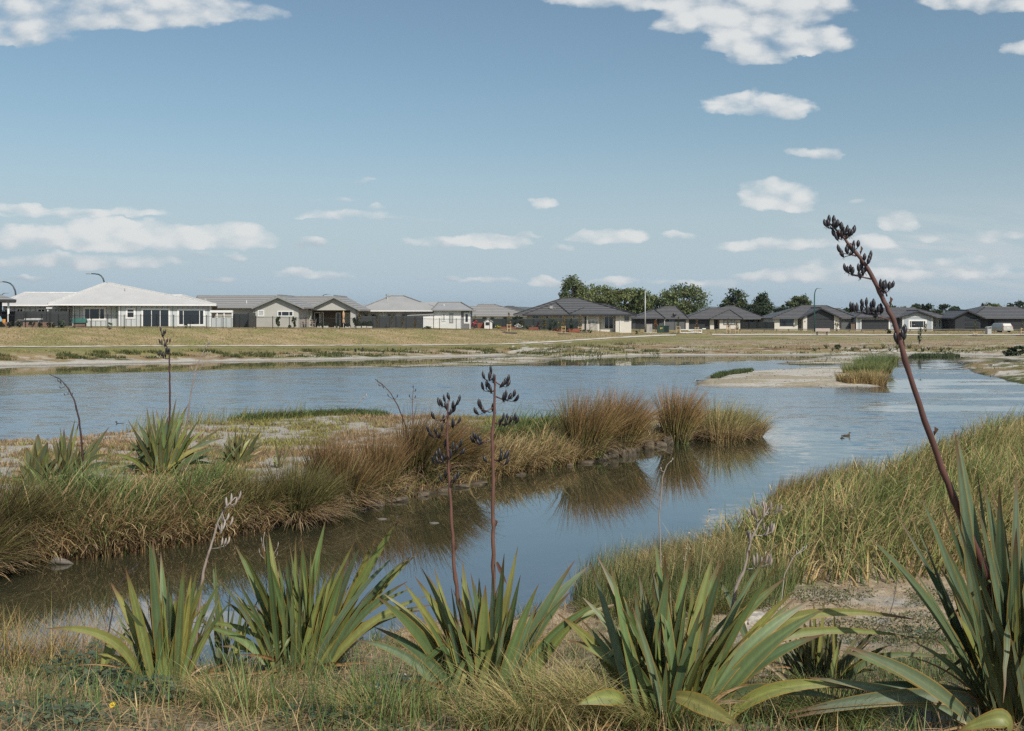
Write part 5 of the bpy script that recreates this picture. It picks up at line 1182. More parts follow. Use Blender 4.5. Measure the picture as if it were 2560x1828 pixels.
def scatter(poly, n, fade=None):
    """random plan points in a polygon; fade thins them with distance"""
    P = np.array(poly); x0, y0 = P.min(0); x1, y1 = P.max(0); X = []; tot = 0
    while tot < n:
        x = rng.uniform(x0, x1, n * 2); y = rng.uniform(y0, y1, n * 2)
        k = sdist(x, y, poly) > 0
        if fade: k &= rng.uniform(0, 1, n * 2) < np.minimum(1, (fade / y) ** 1.2)
        X.append(np.stack([x[k], y[k]], 1)); tot += k.sum()
    return np.concatenate(X)[:n]
def onground(xy): return np.column_stack([xy, gzs(xy[:, 0], xy[:, 1])])
U = lambda a, b, n: rng.uniform(a, b, n)
STRAW, TAN, OLV, GRN, DGRN, BRN = (.37, .28, .135), (.27, .19, .09), (.155, .155, .05), (.095, .14, .04), (.035, .06, .022), (.12, .075, .038)
WIND = R(-10)      # most stems lean to the right

# --- reed bed on the right bank
RB = world_poly([(1640, 1472), (1700, 1440), (1801, 1376), (1902, 1290), (2026, 1240), (2139, 1209), (2251, 1175), (2364, 1131), (2560, 1071), (2900, 1011), (3300, 976)]) + [(42, 40), (30, 20)] + world_poly([(2950, 1420), (2560, 1446), (2370, 1470), (2150, 1488), (1990, 1484), (1880, 1450), (1790, 1440), (1700, 1475)])
n = 46000
xy = scatter(RB, n, 15); P = onground(xy); q = fbm(xy[:, 0] * .5, xy[:, 1] * .5, 61); dd = xy[:, 1]
ed = sdist(xy[:, 0], xy[:, 1], RB)
L = U(.62, 1.18, n) * (.75 + .5 * q) * (.62 + .38 * sstep(ed, 0, 1.4))
L = L * (1 + .3 * sstep(CX + F * xy[:, 0] / xy[:, 1], 2150, 2500)); g = (rng.uniform(0, 1, n) < (.45 + .75 * (q - .45) * 2))
ct = np.where(g[:, None], pick([(.12, .165, .045), (.18, .185, .055), (.15, .18, .055)], n), pick([STRAW, (.37, .255, .11), (.36, .29, .12)], n)); cb = np.where(g[:, None], pick([OLV, GRN], n) * .8, pick([TAN, BRN], n))
pa_ = fbm(xy[:, 0] * .9, xy[:, 1] * .9, 64); pb_ = fbm(xy[:, 0] * .6, xy[:, 1] * .6, 65); L = L * (.7 + .6 * fbm(xy[:, 0] * 1.3, xy[:, 1] * 1.3, 66))
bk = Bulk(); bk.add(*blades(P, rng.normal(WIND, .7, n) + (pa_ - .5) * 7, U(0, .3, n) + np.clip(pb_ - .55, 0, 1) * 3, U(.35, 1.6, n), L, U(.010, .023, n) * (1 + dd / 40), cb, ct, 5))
m_ = 15000; i = rng.choice(n, m_); az = U(0, 6.28, m_)     # bent yellow tips in all directions
bk.add(*blades(P[i] + np.stack([U(-.1, .1, m_), U(-.1, .1, m_), L[i] * .55], 1), az, U(.5, 1.0, m_), U(1.5, 2.6, m_), U(.25, .6, m_), U(.011, .02, m_), pick([STRAW, OLV, GRN], m_), pick([(.45, .36, .2), STRAW], m_), 4))
tag(bk.build('reed_bed', M['blade']), 'dense bed of green and straw coloured reeds along the right bank of the channel', 'reeds', kind='stuff')
# russet rushes at the water corner of the bed
xy = scatter(world_poly([(1905, 1305), (1950, 1265), (2026, 1245), (2139, 1212), (2150, 1235), (2010, 1275), (1940, 1310)]), 1100); P = onground(xy); n = 1100
bk = Bulk(); bk.add(*blades(P, rng.normal(WIND, .6, n), U(0, .15, n), U(.1, .7, n), U(.45, .85, n), U(.012, .02, n), pick([OLV, TAN], n), pick([(.2, .11, .06), (.2, .14, .06), TAN, OLV], n), 4))
tag(bk.build('russet_rushes', M['blade']), 'russet headed rushes at the water corner of the reed bed', 'rushes', kind='stuff')

# --- thin green rushes standing in the shallows in front of the bed
SH = world_poly([(1440, 1530), (1425, 1492), (1480, 1440), (1560, 1415), (1700, 1400), (1800, 1400), (1900, 1450), (1990, 1490), (1960, 1540), (1800, 1560), (1600, 1560), (1500, 1580)])
n = 7000; xy = scatter(SH, n); P = onground(xy); P[:, 2] -= .03; lowq = sstep(xy[:, 1], 13.6, 15.2)
ct = pick([(.07, .105, .04), (.09, .115, .05), OLV, STRAW], n, [.3, .25, .2, .25])
bk = Bulk(); bk.add(*blades(P, rng.normal(WIND, 1.2, n), U(0, .2, n), U(.1, .7, n), U(.16, .36, n) + lowq * U(.05, .45, n), U(.006, .012, n), pick([DGRN, GRN], n), ct, 4))
n2 = 5200; xy = scatter(world_poly([(1560, 1440), (1680, 1400), (1800, 1385), (1900, 1440), (1830, 1480), (1700, 1490), (1580, 1480)]), n2); P = onground(xy)
bk.add(*blades(P, U(0, 6.28, n2), U(.1, .6, n2), U(.8, 2.0, n2), U(.35, .8, n2), U(.007, .013, n2), pick([TAN, BRN], n2), pick([STRAW, TAN, OLV], n2), 5))
tag(bk.build('shore_rushes', M['blade']), 'fine dark green rushes mixed with bent straw at the near water edge', 'rushes', kind='stuff')

# --- grass fringe of the spit across the channel
def fringe(pts, n, w0, w1, h0, h1, cols_g, cols_t, fg, over=.5, seed=71):
    """grass rooted within w0..w1 metres of a waterline, leaning out over the water"""
    W_ = np.array(world_poly(pts)); seg = np.linalg.norm(np.diff(W_, axis=0), axis=1); cs = np.concatenate([[0], np.cumsum(seg)])
    s = U(0, cs[-1], n); i = np.searchsorted(cs, s) - 1; i = np.clip(i, 0, len(seg) - 1); f = ((s - cs[i]) / seg[i])[:, None]
    p = W_[i] * (1 - f) + W_[i + 1] * f; tdir = (W_[i + 1] - W_[i]) / seg[i][:, None]; nrm = np.stack([-tdir[:, 1], tdir[:, 0]], 1)
    off = U(w0, w1, n); p = p + nrm * off[:, None]; P = onground(p); q = fbm(p[:, 0] * .8, p[:, 1] * .8, seed)
    edge = 1 - (off - w0) / (w1 - w0); az = np.where(rng.uniform(0, 1, n) < over * edge, np.arctan2(-nrm[:, 1], -nrm[:, 0]) + rng.normal(0, .5, n), rng.normal(WIND, 1.4, n))
    g = rng.uniform(0, 1, n) < fg * (.4 + 1.2 * q) * (1.25 - edge * .9)
    ct = np.where(g[:, None], pick(cols_g, n), pick(cols_t, n)); cb = np.where(g[:, None], pick([OLV, GRN], n) * .8, pick([TAN, BRN], n) * .9)
    L = U(h0, h1, n) * (.35 + 1.3 * q) * np.where(rng.uniform(0, 1, n) < .12, 1.35, 1)
    return blades(P, az, U(0, .35, n), U(.4, 2.2, n) + edge * .35, L, U(.018, .040, n), cb, ct, 5)
bk = Bulk()
E1 = [(-300, 1462), (0, 1415), (277, 1389), (514, 1354), (672, 1322)]
bk.add(*fringe(E1, 9500, -.05, 2.3, .5, 1.15, [(.10, .14, .05), GRN, (.12, .155, .055)], [STRAW, TAN, (.30, .21, .11)], .75, .6))
bk.add(*fringe(E1, 3000, -.12, .35, .35, .75, [OLV], [(.36, .26, .14), (.32, .22, .12), BRN, (.45, .35, .22)], .08, .85))
E2 = [(780, 1300), (898, 1274), (1010, 1251), (1130, 1224), (1261, 1194), (1406, 1167), (1479, 1155)]
bk.add(*fringe(E2, 2600, .0, .9, .25, .6, [GRN, OLV], [STRAW, (.34, .25, .13), TAN], .3, .5))
E3 = [(1230, 1200), (1330, 1180), (1406, 1167), (1485, 1155)]
bk.add(*fringe(E3, 3600, .0, 1.3, .5, .95, [GRN, OLV], [STRAW, (.36, .27, .14), (.30, .21, .11)], .25, .75))
bk.add(*fringe([(1250, 1150), (1370, 1135), (1480, 1115)], 3000, .0, 1.6, .5, .95, [(.07, .115, .035), GRN], [OLV, STRAW], .95, .1))
bk.add(*fringe([(1479, 1153), (1575, 1133), (1769, 1092), (1880, 1074)], 3200, .25, 1.0, .2, .5, [GRN, OLV], [STRAW, TAN], .35, .5))
tag(bk.build('bank_grass', M['blade']), 'long green and straw grass hanging over the edge of the spit across the channel', 'grass', kind='stuff')
# low salt plants and turf over the sandy top of the spit
n = 60000; xy = scatter(PENIN, n * 2, 22); q = spitcover(xy[:, 0], xy[:, 1]); s_ = sdist(xy[:, 0], xy[:, 1], PENIN); k = ((q > .485) | ((rng.uniform(0, 1, len(q)) < .10) & (q > .44))) & (s_ > .25); xy = xy[k][:n]; n = len(xy); P = onground(xy); q2 = fbm(xy[:, 0] * .25, xy[:, 1] * .25, 63)
hue = sstep(q2 + rng.normal(0, .06, n), .42, .58)[:, None]
ct = pick([(.27, .175, .095), (.23, .16, .10), (.30, .22, .12)], n) * (1 - hue) + pick([(.21, .195, .06), (.165, .165, .045), (.24, .20, .08)], n) * hue
bk = Bulk(); bk.add(*blades(P, U(0, 6.28, n), U(0, .5, n), U(.3, 1.2, n), U(.07, .2, n), U(.016, .032, n), ct * .75, ct, 2))
n = 5200; Wl = [(560, 1072), (640, 1063), (760, 1056), (900, 1050), (985, 1056)]
bk.add(*fringe(Wl[::-1], n, .1, 1.5, .16, .34, [(.045, .07, .028), (.06, .085, .03)], [OLV], 1.6, .2))
n = 700; xy = scatter(world_poly([(300, 1098), (430, 1080), (640, 1062), (760, 1056), (760, 1066), (560, 1085), (340, 1112)]), n); P = onground(xy)
bk.add(*blades(P, rng.normal(WIND, .8, n), U(0, .2, n), U(.2, .9, n), U(.3, .8, n), U(.012, .02, n), pick([OLV], n), pick([(.085, .115, .06), OLV, STRAW], n), 4))
tag(bk.build('salt_turf', M['blade']), 'low tan and olive salt plants in patches over the pale sand of the spit', 'ground cover', kind='stuff')

# --- herbs and cushions on the far shore
def fartufts(n, pa, pb, lo, hi, h0, h1, cols, seed, thr, wd=.07):
    px = U(pa, pb, n); kd, _ = knots(px); f = U(lo, hi, n); d = kd[3] + (kd[4] - kd[3]) * f; x = (px - CX) / F * d
    q = fbm(x * .18, d * .7, 23) * .4 + fbm(x * .45, d * 1.6, 24) * .6; k = q > thr; x, d = x[k], d[k]; m = len(x); P = onground(np.stack([x, d], 1)); c = pick(cols, m)
    return blades(P, U(0, 6.28, m), U(0, .4, m), U(.3, 1.1, m), U(h0, h1, m), np.full(m, wd), c * .75, c, 2)
bk = Bulk()
bk.add(*fartufts(26000, -500, 1650, -.2, .55, .15, .42, [(.055, .07, .025), (.075, .09, .03), (.10, .105, .035)], 1, .54))
bk.add(*fartufts(6500, 1500, 2900, -.1, .28, .12, .30, [(.06, .075, .028), (.09, .10, .035)], 1, .55))
bk.add(*fartufts(18000, -500, 2900, -.1, .75, .06, .16, [(.24, .18, .095), (.19, .115, .065), (.17, .16, .06)], 2, .50))
for nm, pl_ in (('tongue', TONGUE), ('sand2', SAND2), ('point', POINT)):
    n = 1900; xy = scatter(pl_, n); q = fbm(xy[:, 0] * .3, xy[:, 1] * .9, 32 if nm != 'point' else 33); k = q > .53; P = onground(xy[k]); m = len(P); c = pick([(.09, .10, .03), (.12, .115, .04), (.2, .15, .07)], m)
    bk.add(*blades(P, U(0, 6.28, m), U(0, .4, m), U(.3, 1.1, m), U(.06, .2, m), np.full(m, .06), c * .75, c, 2))
xy = scatter(world_poly([(1775, 946), (1800, 936), (1840, 931), (1885, 928), (1880, 936), (1820, 943), (1790, 951)]), 1800); P = onground(xy); m = 1800; c = pick([(.05, .07, .025), (.07, .085, .03)], m)
bk.add(*blades(P, U(0, 6.28, m), U(0, .4, m), U(.3, 1.1, m), U(.15, .34, m), np.full(m, .045), c * .75, c, 2))
xy = scatter(world_poly([(2270, 893), (2290, 888), (2380, 887), (2400, 891), (2370, 895)]), 1500); P = onground(xy); m = 1500; c = pick([(.04, .06, .025), (.06, .075, .03)], m)
bk.add(*blades(P, U(0, 6.28, m), U(0, .4, m), U(.3, 1.1, m), U(.15, .4, m), np.full(m, .07), c * .75, c, 2))
tag(bk.build('shore_herbs', M['blade']), 'dark green and rusty herbs in low cushions along the far shore', 'ground cover', kind='stuff')
# dry grass tufts on the mown bank, so that it is not a flat sheet
n = 30000; px = U(-300, 2800, n); kd, _ = knots(px); f = U(.02, 1.02, n); d = kd[5] + (kd[6] - kd[5]) * f; xy = np.stack([(px - CX) / F * d, d], 1); P = onground(xy); q = fbm(xy[:, 0] * .22, xy[:, 1] * 1.1, 21); c = pick([(.27, .205, .115), (.22, .18, .085), (.165, .16, .06)], n, [.45, .35, .2])
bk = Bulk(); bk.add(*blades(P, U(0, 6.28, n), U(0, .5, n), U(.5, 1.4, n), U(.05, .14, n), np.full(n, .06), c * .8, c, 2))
tag(bk.build('bank_lawn', M['blade']), 'short dry lawn grass over the mown bank below the houses', 'grass', kind='stuff')

# ------------------------------------------------------------------ rush tussocks
def tussock(name, px, py, d, h, spread, lean, n, label, tops, foot=None, group=None, wd=(.016, .029), skirt=0, azlean=WIND, thspread=.45, cat='tussock', feet=None):
    n = int(n * .62); p = at(px, py, d); p.z = max(gz(p.x, p.y), 0) - .05; e = empty(name, p, 0, label, cat, group)
    a = U(0, 6.28, n); r = spread * np.sqrt(rng.uniform(0, 1, n)); P = np.stack([np.cos(a) * r, np.sin(a) * r, 0 * r], 1)
    dx = np.cos(a) * (r / spread) * thspread + lean * math.cos(azlean) + rng.normal(0, .10, n); dy = np.sin(a) * (r / spread) * thspread * .8 + .16 + lean * math.sin(azlean) + rng.normal(0, .10, n)
    nb_ = max(14, n // 32); bi = rng.integers(0, nb_, n); dx = dx + rng.normal(0, .15, nb_)[bi]; dy = dy + rng.normal(0, .15, nb_)[bi]; lb_ = rng.uniform(.72, 1.12, nb_)[bi]; tb_ = rng.uniform(.42, 1.5, nb_)[bi][:, None]
    h *= 1.12; th = np.hypot(dx, dy); az = np.arctan2(dy, dx); L = h * U(.70, 1.02, n) * lb_
    cb = pick(feet or [(.06, .085, .03), (.09, .105, .04), OLV], n); ct = pick(tops, nb_ )[bi] * .6 + pick(tops, n) * .4; ct = ct * tb_ * (.74 if px < 1200 else .9); cb = cb * tb_ * (.74 if px < 1200 else .9)
    V, Q, C = blades(P, az, th * .35, th * 1.75, L, U(wd[0], wd[1], n), cb, ct, 5)
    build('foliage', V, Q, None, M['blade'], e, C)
    if skirt:
        a = U(0, 6.28, skirt); r = spread * U(.3, 1.05, skirt); P = np.stack([np.cos(a) * r, np.sin(a) * r, U(.05, .3, skirt)], 1)
        V, Q, C = blades(P, np.where(rng.uniform(0, 1, skirt) < .5, a, azlean + rng.normal(0, .5, skirt)), U(.6, 1.1, skirt), U(1.5, 2.3, skirt), h * U(.3, .75, skirt), U(wd[0], wd[1], skirt), pick([BRN, TAN], skirt), pick([(.3, .23, .15), TAN, (.24, .17, .11)], skirt), 5)
        build('dead_skirt', V, Q, None, M['blade'], e, C)
    return e
RUS = [(.25, .12, .055), (.31, .155, .075), (.19, .105, .05), (.14, .115, .045)]
GT = 'rush tussocks on the spit'
B = lambda px, py: on0(px, py, .3).y
tussock('rush_tussock', 1462, 1132, B(1462, 1132) + .75, 1.95, .6, .30, 2600, 'widest russet rush tussock on the spit, left half leaning over its neighbour', RUS, group=GT, skirt=260, thspread=.38)
tussock('rush_tussock', 1545, 1118, B(1545, 1118) + .75, 1.95, .5, .36, 2400, 'russet rush tussock blown to the right, right half of the widest pair', RUS, group=GT, skirt=260, thspread=.32)
tussock('rush_tussock', 1690, 1093, B(1690, 1093) + .75, 1.95, .42, .12, 1900, 'upright russet rush tussock alone above the rocks near the tip of the spit', RUS + [(.19, .09, .045)], group=GT, skirt=160, thspread=.34)
tussock('rush_tussock', 1052, 1205, B(1052, 1205) + .75, 1.72, .55, .42, 3200, 'green footed russet tussock behind the two tall flax stalks, leaning right', RUS + [OLV], group=GT, skirt=260, thspread=.35)
tussock('rush_tussock', 1120, 1190, B(1120, 1190) + .75, 1.6, .5, .55, 1600, 'low tan tussock swept right under the tall flax stalks', RUS + [TAN], group=GT, skirt=300, thspread=.35)
tussock('rush_tussock', 948, 1235, B(948, 1235) + .75, 1.5, .3, .12, 1300, 'narrow upright brown tussock left of the leaning one', RUS + [BRN], group=GT, skirt=160, thspread=.3)
tussock('rush_tussock', 868, 1258, B(868, 1258) + .75, 1.35, .3, .2, 1700, 'brown tussock between the narrow one and the drooping one', RUS + [BRN, OLV], group=GT, skirt=420, thspread=.5)
tussock('rush_tussock', 745, 1292, B(745, 1292) + .75, 1.5, .38, .22, 2200, 'drooping tussock whose pale dead stems trail in the channel', [OLV, (.11, .10, .035), (.16, .105, .05)], group=GT, skirt=1100, thspread=.6)
tussock('rush_tussock', 640, 1300, B(640, 1300) + .75, 1.15, .4, .25, 1500, 'green brown tussock between the hanging bank grass and the drooping tussock', [OLV, (.13, .12, .045), (.2, .13, .06)], group=GT, skirt=420, thspread=.6)
tussock('rush_tussock', 815, 1255, B(815, 1255) + .75, 1.5, .26, .14, 1200, 'upright dark brown tussock behind the drooping one', RUS + [BRN], group=GT, skirt=200, thspread=.35)
tussock('rush_tussock', 30, 1375, B(30, 1375) + .75, 1.35, .5, .62, 2800, 'brown swept over tussock at the left edge of the photo', [(.13, .085, .04), (.17, .11, .055), OLV], group=GT, skirt=1300, thspread=.5)
tussock('rush_tussock', -90, 1400, B(-90, 1400), 1.3, .5, .5, 1600, 'brown tussock cut by the left edge of the photo', [(.13, .085, .04), (.17, .11, .055), OLV], group=GT, skirt=700, thspread=.5)
tussock('reed_clump', 1800, 1078, B(1800, 1078), 1.6, .85, .16, 2100, 'green topped reed clump with straw foot at the tip of the spit, left part', [(.09, .125, .045), GRN, OLV, STRAW], group='reed clumps', wd=(.011, .02), skirt=900, thspread=.6, feet=[STRAW, TAN], cat='reeds')
tussock('reed_clump', 1862, 1070, B(1862, 1070), 1.35, .6, .30, 1200, 'straw coloured reed clump trailing into the water at the very tip of the spit', [OLV, STRAW, GRN], group='reed clumps', wd=(.011, .02), skirt=700, thspread=.8, feet=[STRAW, TAN], cat='reeds')
# island reeds
for px_, py_, h, sp, n, lb, tp, ft in ((2130, 962, .8, .9, 1500, 'straw reeds at the front left corner of the sandy island', [STRAW, TAN, OLV], [TAN]), (2178, 962, .95, .9, 1600, 'straw reeds at the front right corner of the sandy island', [STRAW, TAN, OLV], [TAN]), (2152, 940, .95, 1.2, 1800, 'green reeds in the middle of the island clump', [(.10, .14, .06), GRN, OLV], [OLV]), (2190, 935, 1.0, 1.1, 1500, 'green reeds on the right of the island clump', [(.10, .14, .06), GRN, OLV], [OLV, TAN]), (2178, 918, .95, 1.3, 1500, 'grey green reeds at the back of the island clump', [(.11, .15, .075), GRN], [OLV]), (2207, 906, .8, 1.3, 1200, 'far green reeds joining the island to the shore', [(.11, .145, .07), GRN], [OLV])):
    tussock('reed_clump', px_, py_, on0(px_, py_).y, h, sp, .12, n, lb, tp, group='reed clumps', wd=(.022, .035), thspread=.45, feet=ft, cat='reeds')

# ------------------------------------------------------------------ flax
LEAF_G = [(.105, .155, .055), (.130, .185, .066), (.090, .135, .060), (.160, .190, .055), (.135, .178, .100)]
LEAF_Y = [(.20, .215, .06), (.23, .225, .065), (.175, .20, .06)]
EDGE = (.36, .19, .045)
def leafmesh(B_, T_, arch, width, col, edge=EDGE, face=0.0, tipc=(.14, .06, .03), s=12, keel=.16, drop=0.0, dead=False, bend=False):
    """a sword leaf from B_ to T_: arches over, folded along its keel, thin bright margins"""
    B_ = np.array(B_, float); T_ = np.array(T_, float); T_ = B_ + (T_ - B_) * 1.06; d = T_ - B_; L = np.linalg.norm(d); h = np.array([d[0], d[1], 0])
    Cc = B_ + h * (.5 - arch * .9) + np.array([0, 0, d[2] * .5 + arch * (abs(d[2]) * .35 + np.linalg.norm(h) * .75) + drop])
    tt = np.linspace(0, 1, s + 1)[:, None]; P = (1 - tt) ** 2 * B_ + 2 * tt * (1 - tt) * Cc + tt ** 2 * T_
    if bend:      # a broken leaf folds over
        k0 = int(s * random.uniform(.55, .75)); dv_ = P[k0] - P[0]; hv = np.array([dv_[0], dv_[1], 0]); hv /= np.linalg.norm(hv) + 1e-6; st_ = L / s
        for k in range(k0 + 1, s + 1): f_ = min(1, (k - k0) / 2); P[k] = P[k - 1] + st_ * (hv * .75 - np.array([0, 0, .35 + .35 * f_]) + np.array([random.uniform(-.08, .08), 0, 0]))
    tip0 = random.uniform(.78, .93)
    tg = np.gradient(P, axis=0); tg /= np.linalg.norm(tg, axis=1)[:, None] + 1e-9
    nv = np.array([math.sin(face), -math.cos(face), .25]); nv /= np.linalg.norm(nv)
    side = np.cross(tg, nv); side /= np.linalg.norm(side, axis=1)[:, None] + 1e-9; nn_ = np.cross(side, tg)
    t1 = tt[:, 0]; w = width * .5 * np.minimum(1, .55 + 1.1 * t1) * np.clip(1 - ((t1 - .42) / .58).clip(0, 1) ** 1.9, .03, 1)
    fold = keel * (1.7 - 1.2 * t1)
    cols_ = np.array([-1, -.86, -.70, -.38, -.05, .05, .38, .70, .86, 1.0]); nc_ = 10; V = []; C = []
    col = np.array(col); edge = np.array(edge); mid = col * (1.22 if not dead else .8); rim = col * .55 + np.array([.085, .075, .010]) if not dead else col
    blot = 1 + .22 * (fbm(t1 * 5 + random.uniform(0, 99), t1 * 0 + random.uniform(0, 99), 87, 3) - .5)[:, None] * 2
    for k, q in enumerate(cols_):
        V.append(P + side * (w * q)[:, None] + nn_ * (w * abs(q) * fold * 1.0)[:, None])
        c0 = edge if k in (0, 9) else rim if k in (1, 8) else mid if k in (4, 5) else col
        c = np.repeat((c0 * random.uniform(.84, 1.16))[None], s + 1, 0) * blot
        kt = sstep(t1, tip0, .985)[:, None]; kb = sstep(t1, .22, 0)[:, None]
        c = c * (1 - kt) + np.array(tipc) * kt
        c = c * (1 - kb * .45) + np.array([.13, .085, .035]) * kb * .45; C.append(c)
    V = np.stack(V, 1).reshape(-1, 3); C = np.clip(np.stack(C, 1).reshape(-1, 3), 0, 1); i = np.arange((s + 1) * nc_).reshape(s + 1, nc_)
    Q = np.stack([i[:-1, :-1], i[:-1, 1:], i[1:, 1:], i[1:, :-1]], -1).reshape(-1, 4)
    return V, Q, C

def pod(mb, p, ln, wd, ang, az, col, open_=False):
    """a curved seed capsule standing up from p, leaning ang towards az"""
    rr = []; n = 7
    prof = ((0, .18), (.12, .55), (.3, .92), (.5, 1.0), (.7, .86), (.86, .5), (.96, .2), (1.0, .04)); q = Vector(p)
    ax = Vector((math.cos(az), math.sin(az), 0)); last = 0
    for t_, r_ in prof:
        th = ang * (1.35 - 1.25 * t_); dirv = Vector((0, 0, 1)) * math.cos(th) + ax * math.sin(th); q = q + dirv * ln * (t_ - last); last = t_
        u = Vector((0, 0, 1)).cross(dirv); u = u.normalized() if u.length > 1e-4 else Vector((1, 0, 0)); v = dirv.cross(u)
        rr.append([q + (u * math.cos(2 * math.pi * k / n) + v * math.sin(2 * math.pi * k / n)) * (wd * .5 * r_ * (1.1 if k % 2 else .93)) for k in range(n)])
    f_ = random.uniform(.75, 1.25); mb.cur = tuple(c * f_ for c in col); mb.rings(rr)

def stalk(parent, org, path, d, radii, col0, col1, clusters, podc, podl, podw, dscale=1.0, name='flower_stalk', joints=True, pale=False):
    """flower stalk through photograph pixels at d metres, seed pods gathered on side branches"""
    d = list(d) if hasattr(d, '__len__') else [d] * len(path); org = Vector(org)
    P = [at(a, b, dd_) - org for (a, b), dd_ in zip(path, d)]
    PP = []; RR = []
    for i in range(len(P) - 1):
        for k in range(5):
            PP.append(P[i].lerp(P[i + 1], k / 5) + Vector((random.uniform(-.22, .22), random.uniform(-.22, .22), 0)) * radii[i]); RR.append(random.uniform(.93, 1.07) * (radii[i] + (radii[i + 1] - radii[i]) * k / 5))
    PP.append(P[-1]); RR.append(radii[-1])
    mb = MB(); n = 8; mb.tube(PP, [r * (1 + (.18 if joints and i % 9 == 4 else 0)) for i, r in enumerate(RR)], n)
    N = len(PP); C = []
    for i in range(N): 
        k = i / (N - 1); sp = .8 + .4 * random.random(); C += [tuple((col0[j] + (col1[j] - col0[j]) * k) * sp for j in range(3))] * n
    mb.c = C
    if joints:
        for i in range(6, N - 4, 11): mb.cur = (.10, .05, .03); mb.add([PP[i] + Vector((RR[i] * 1.1, -.005, 0)), PP[i] + Vector((RR[i] * 2.4, -.01, .05)), PP[i] + Vector((RR[i] * 1.0, -.012, .07)), PP[i] + Vector((RR[i] * 1.05, .012, .03))], [(0, 1, 2), (0, 3, 1)])
    so = mb.build(name, M['stalk'], parent, smooth=True, color=True)
    for att, pods in clusters:
        ctr = at(*att, np.interp(att[1], sorted([b for a, b in path]), [x for _, x in sorted(zip([b for a, b in path], d))])); ctr_d = ctr.y; a0 = ctr - org
        mb = MB(); mb.cur = tuple(c * .8 for c in col1); pts = []
        for (a, b, lean) in pods:
            dd_ = ctr_d + random.uniform(-.10, .10) * dscale; q = at(a, b, dd_) - org; foot = q - Vector((0, 0, podl * .5)) + Vector((-lean * podl * .3, 0, 0)); pts.append((foot, lean))
        m_ = sum((p_ for p_, _ in pts), Vector()) / len(pts); r_ = podw * .16
        mb.tube([a0, a0.lerp(m_, .55) + Vector((0, 0, -podl * .12)), m_ + Vector((0, 0, -podl * .10))], [r_ * 1.6, r_ * 1.3, r_], 5)
        for foot, lean in pts:
            mb.tube([a0.lerp(m_, .6) + Vector((0, 0, -podl * .12)), foot.lerp(m_, .35) + Vector((0, 0, -podl * .1)), foot], [r_, r_ * .8, r_ * .8], 4)
            pod(mb, foot, podl * random.uniform(.82, 1.12), podw * random.uniform(.85, 1.15), lean + random.uniform(-.12, .12), random.uniform(-.7, .7), podc)
            for _ in range(2 if not pale else 0): w_ = Vector((random.uniform(-.3, .3), random.uniform(-.2, .2), -random.uniform(.1, .35))) * podl; mb.tube([foot, foot + w_], [r_ * .4, r_ * .2], 3, False)
        mb.build('pod_cluster', M['pod'], so, smooth=True, color=True)
    return so

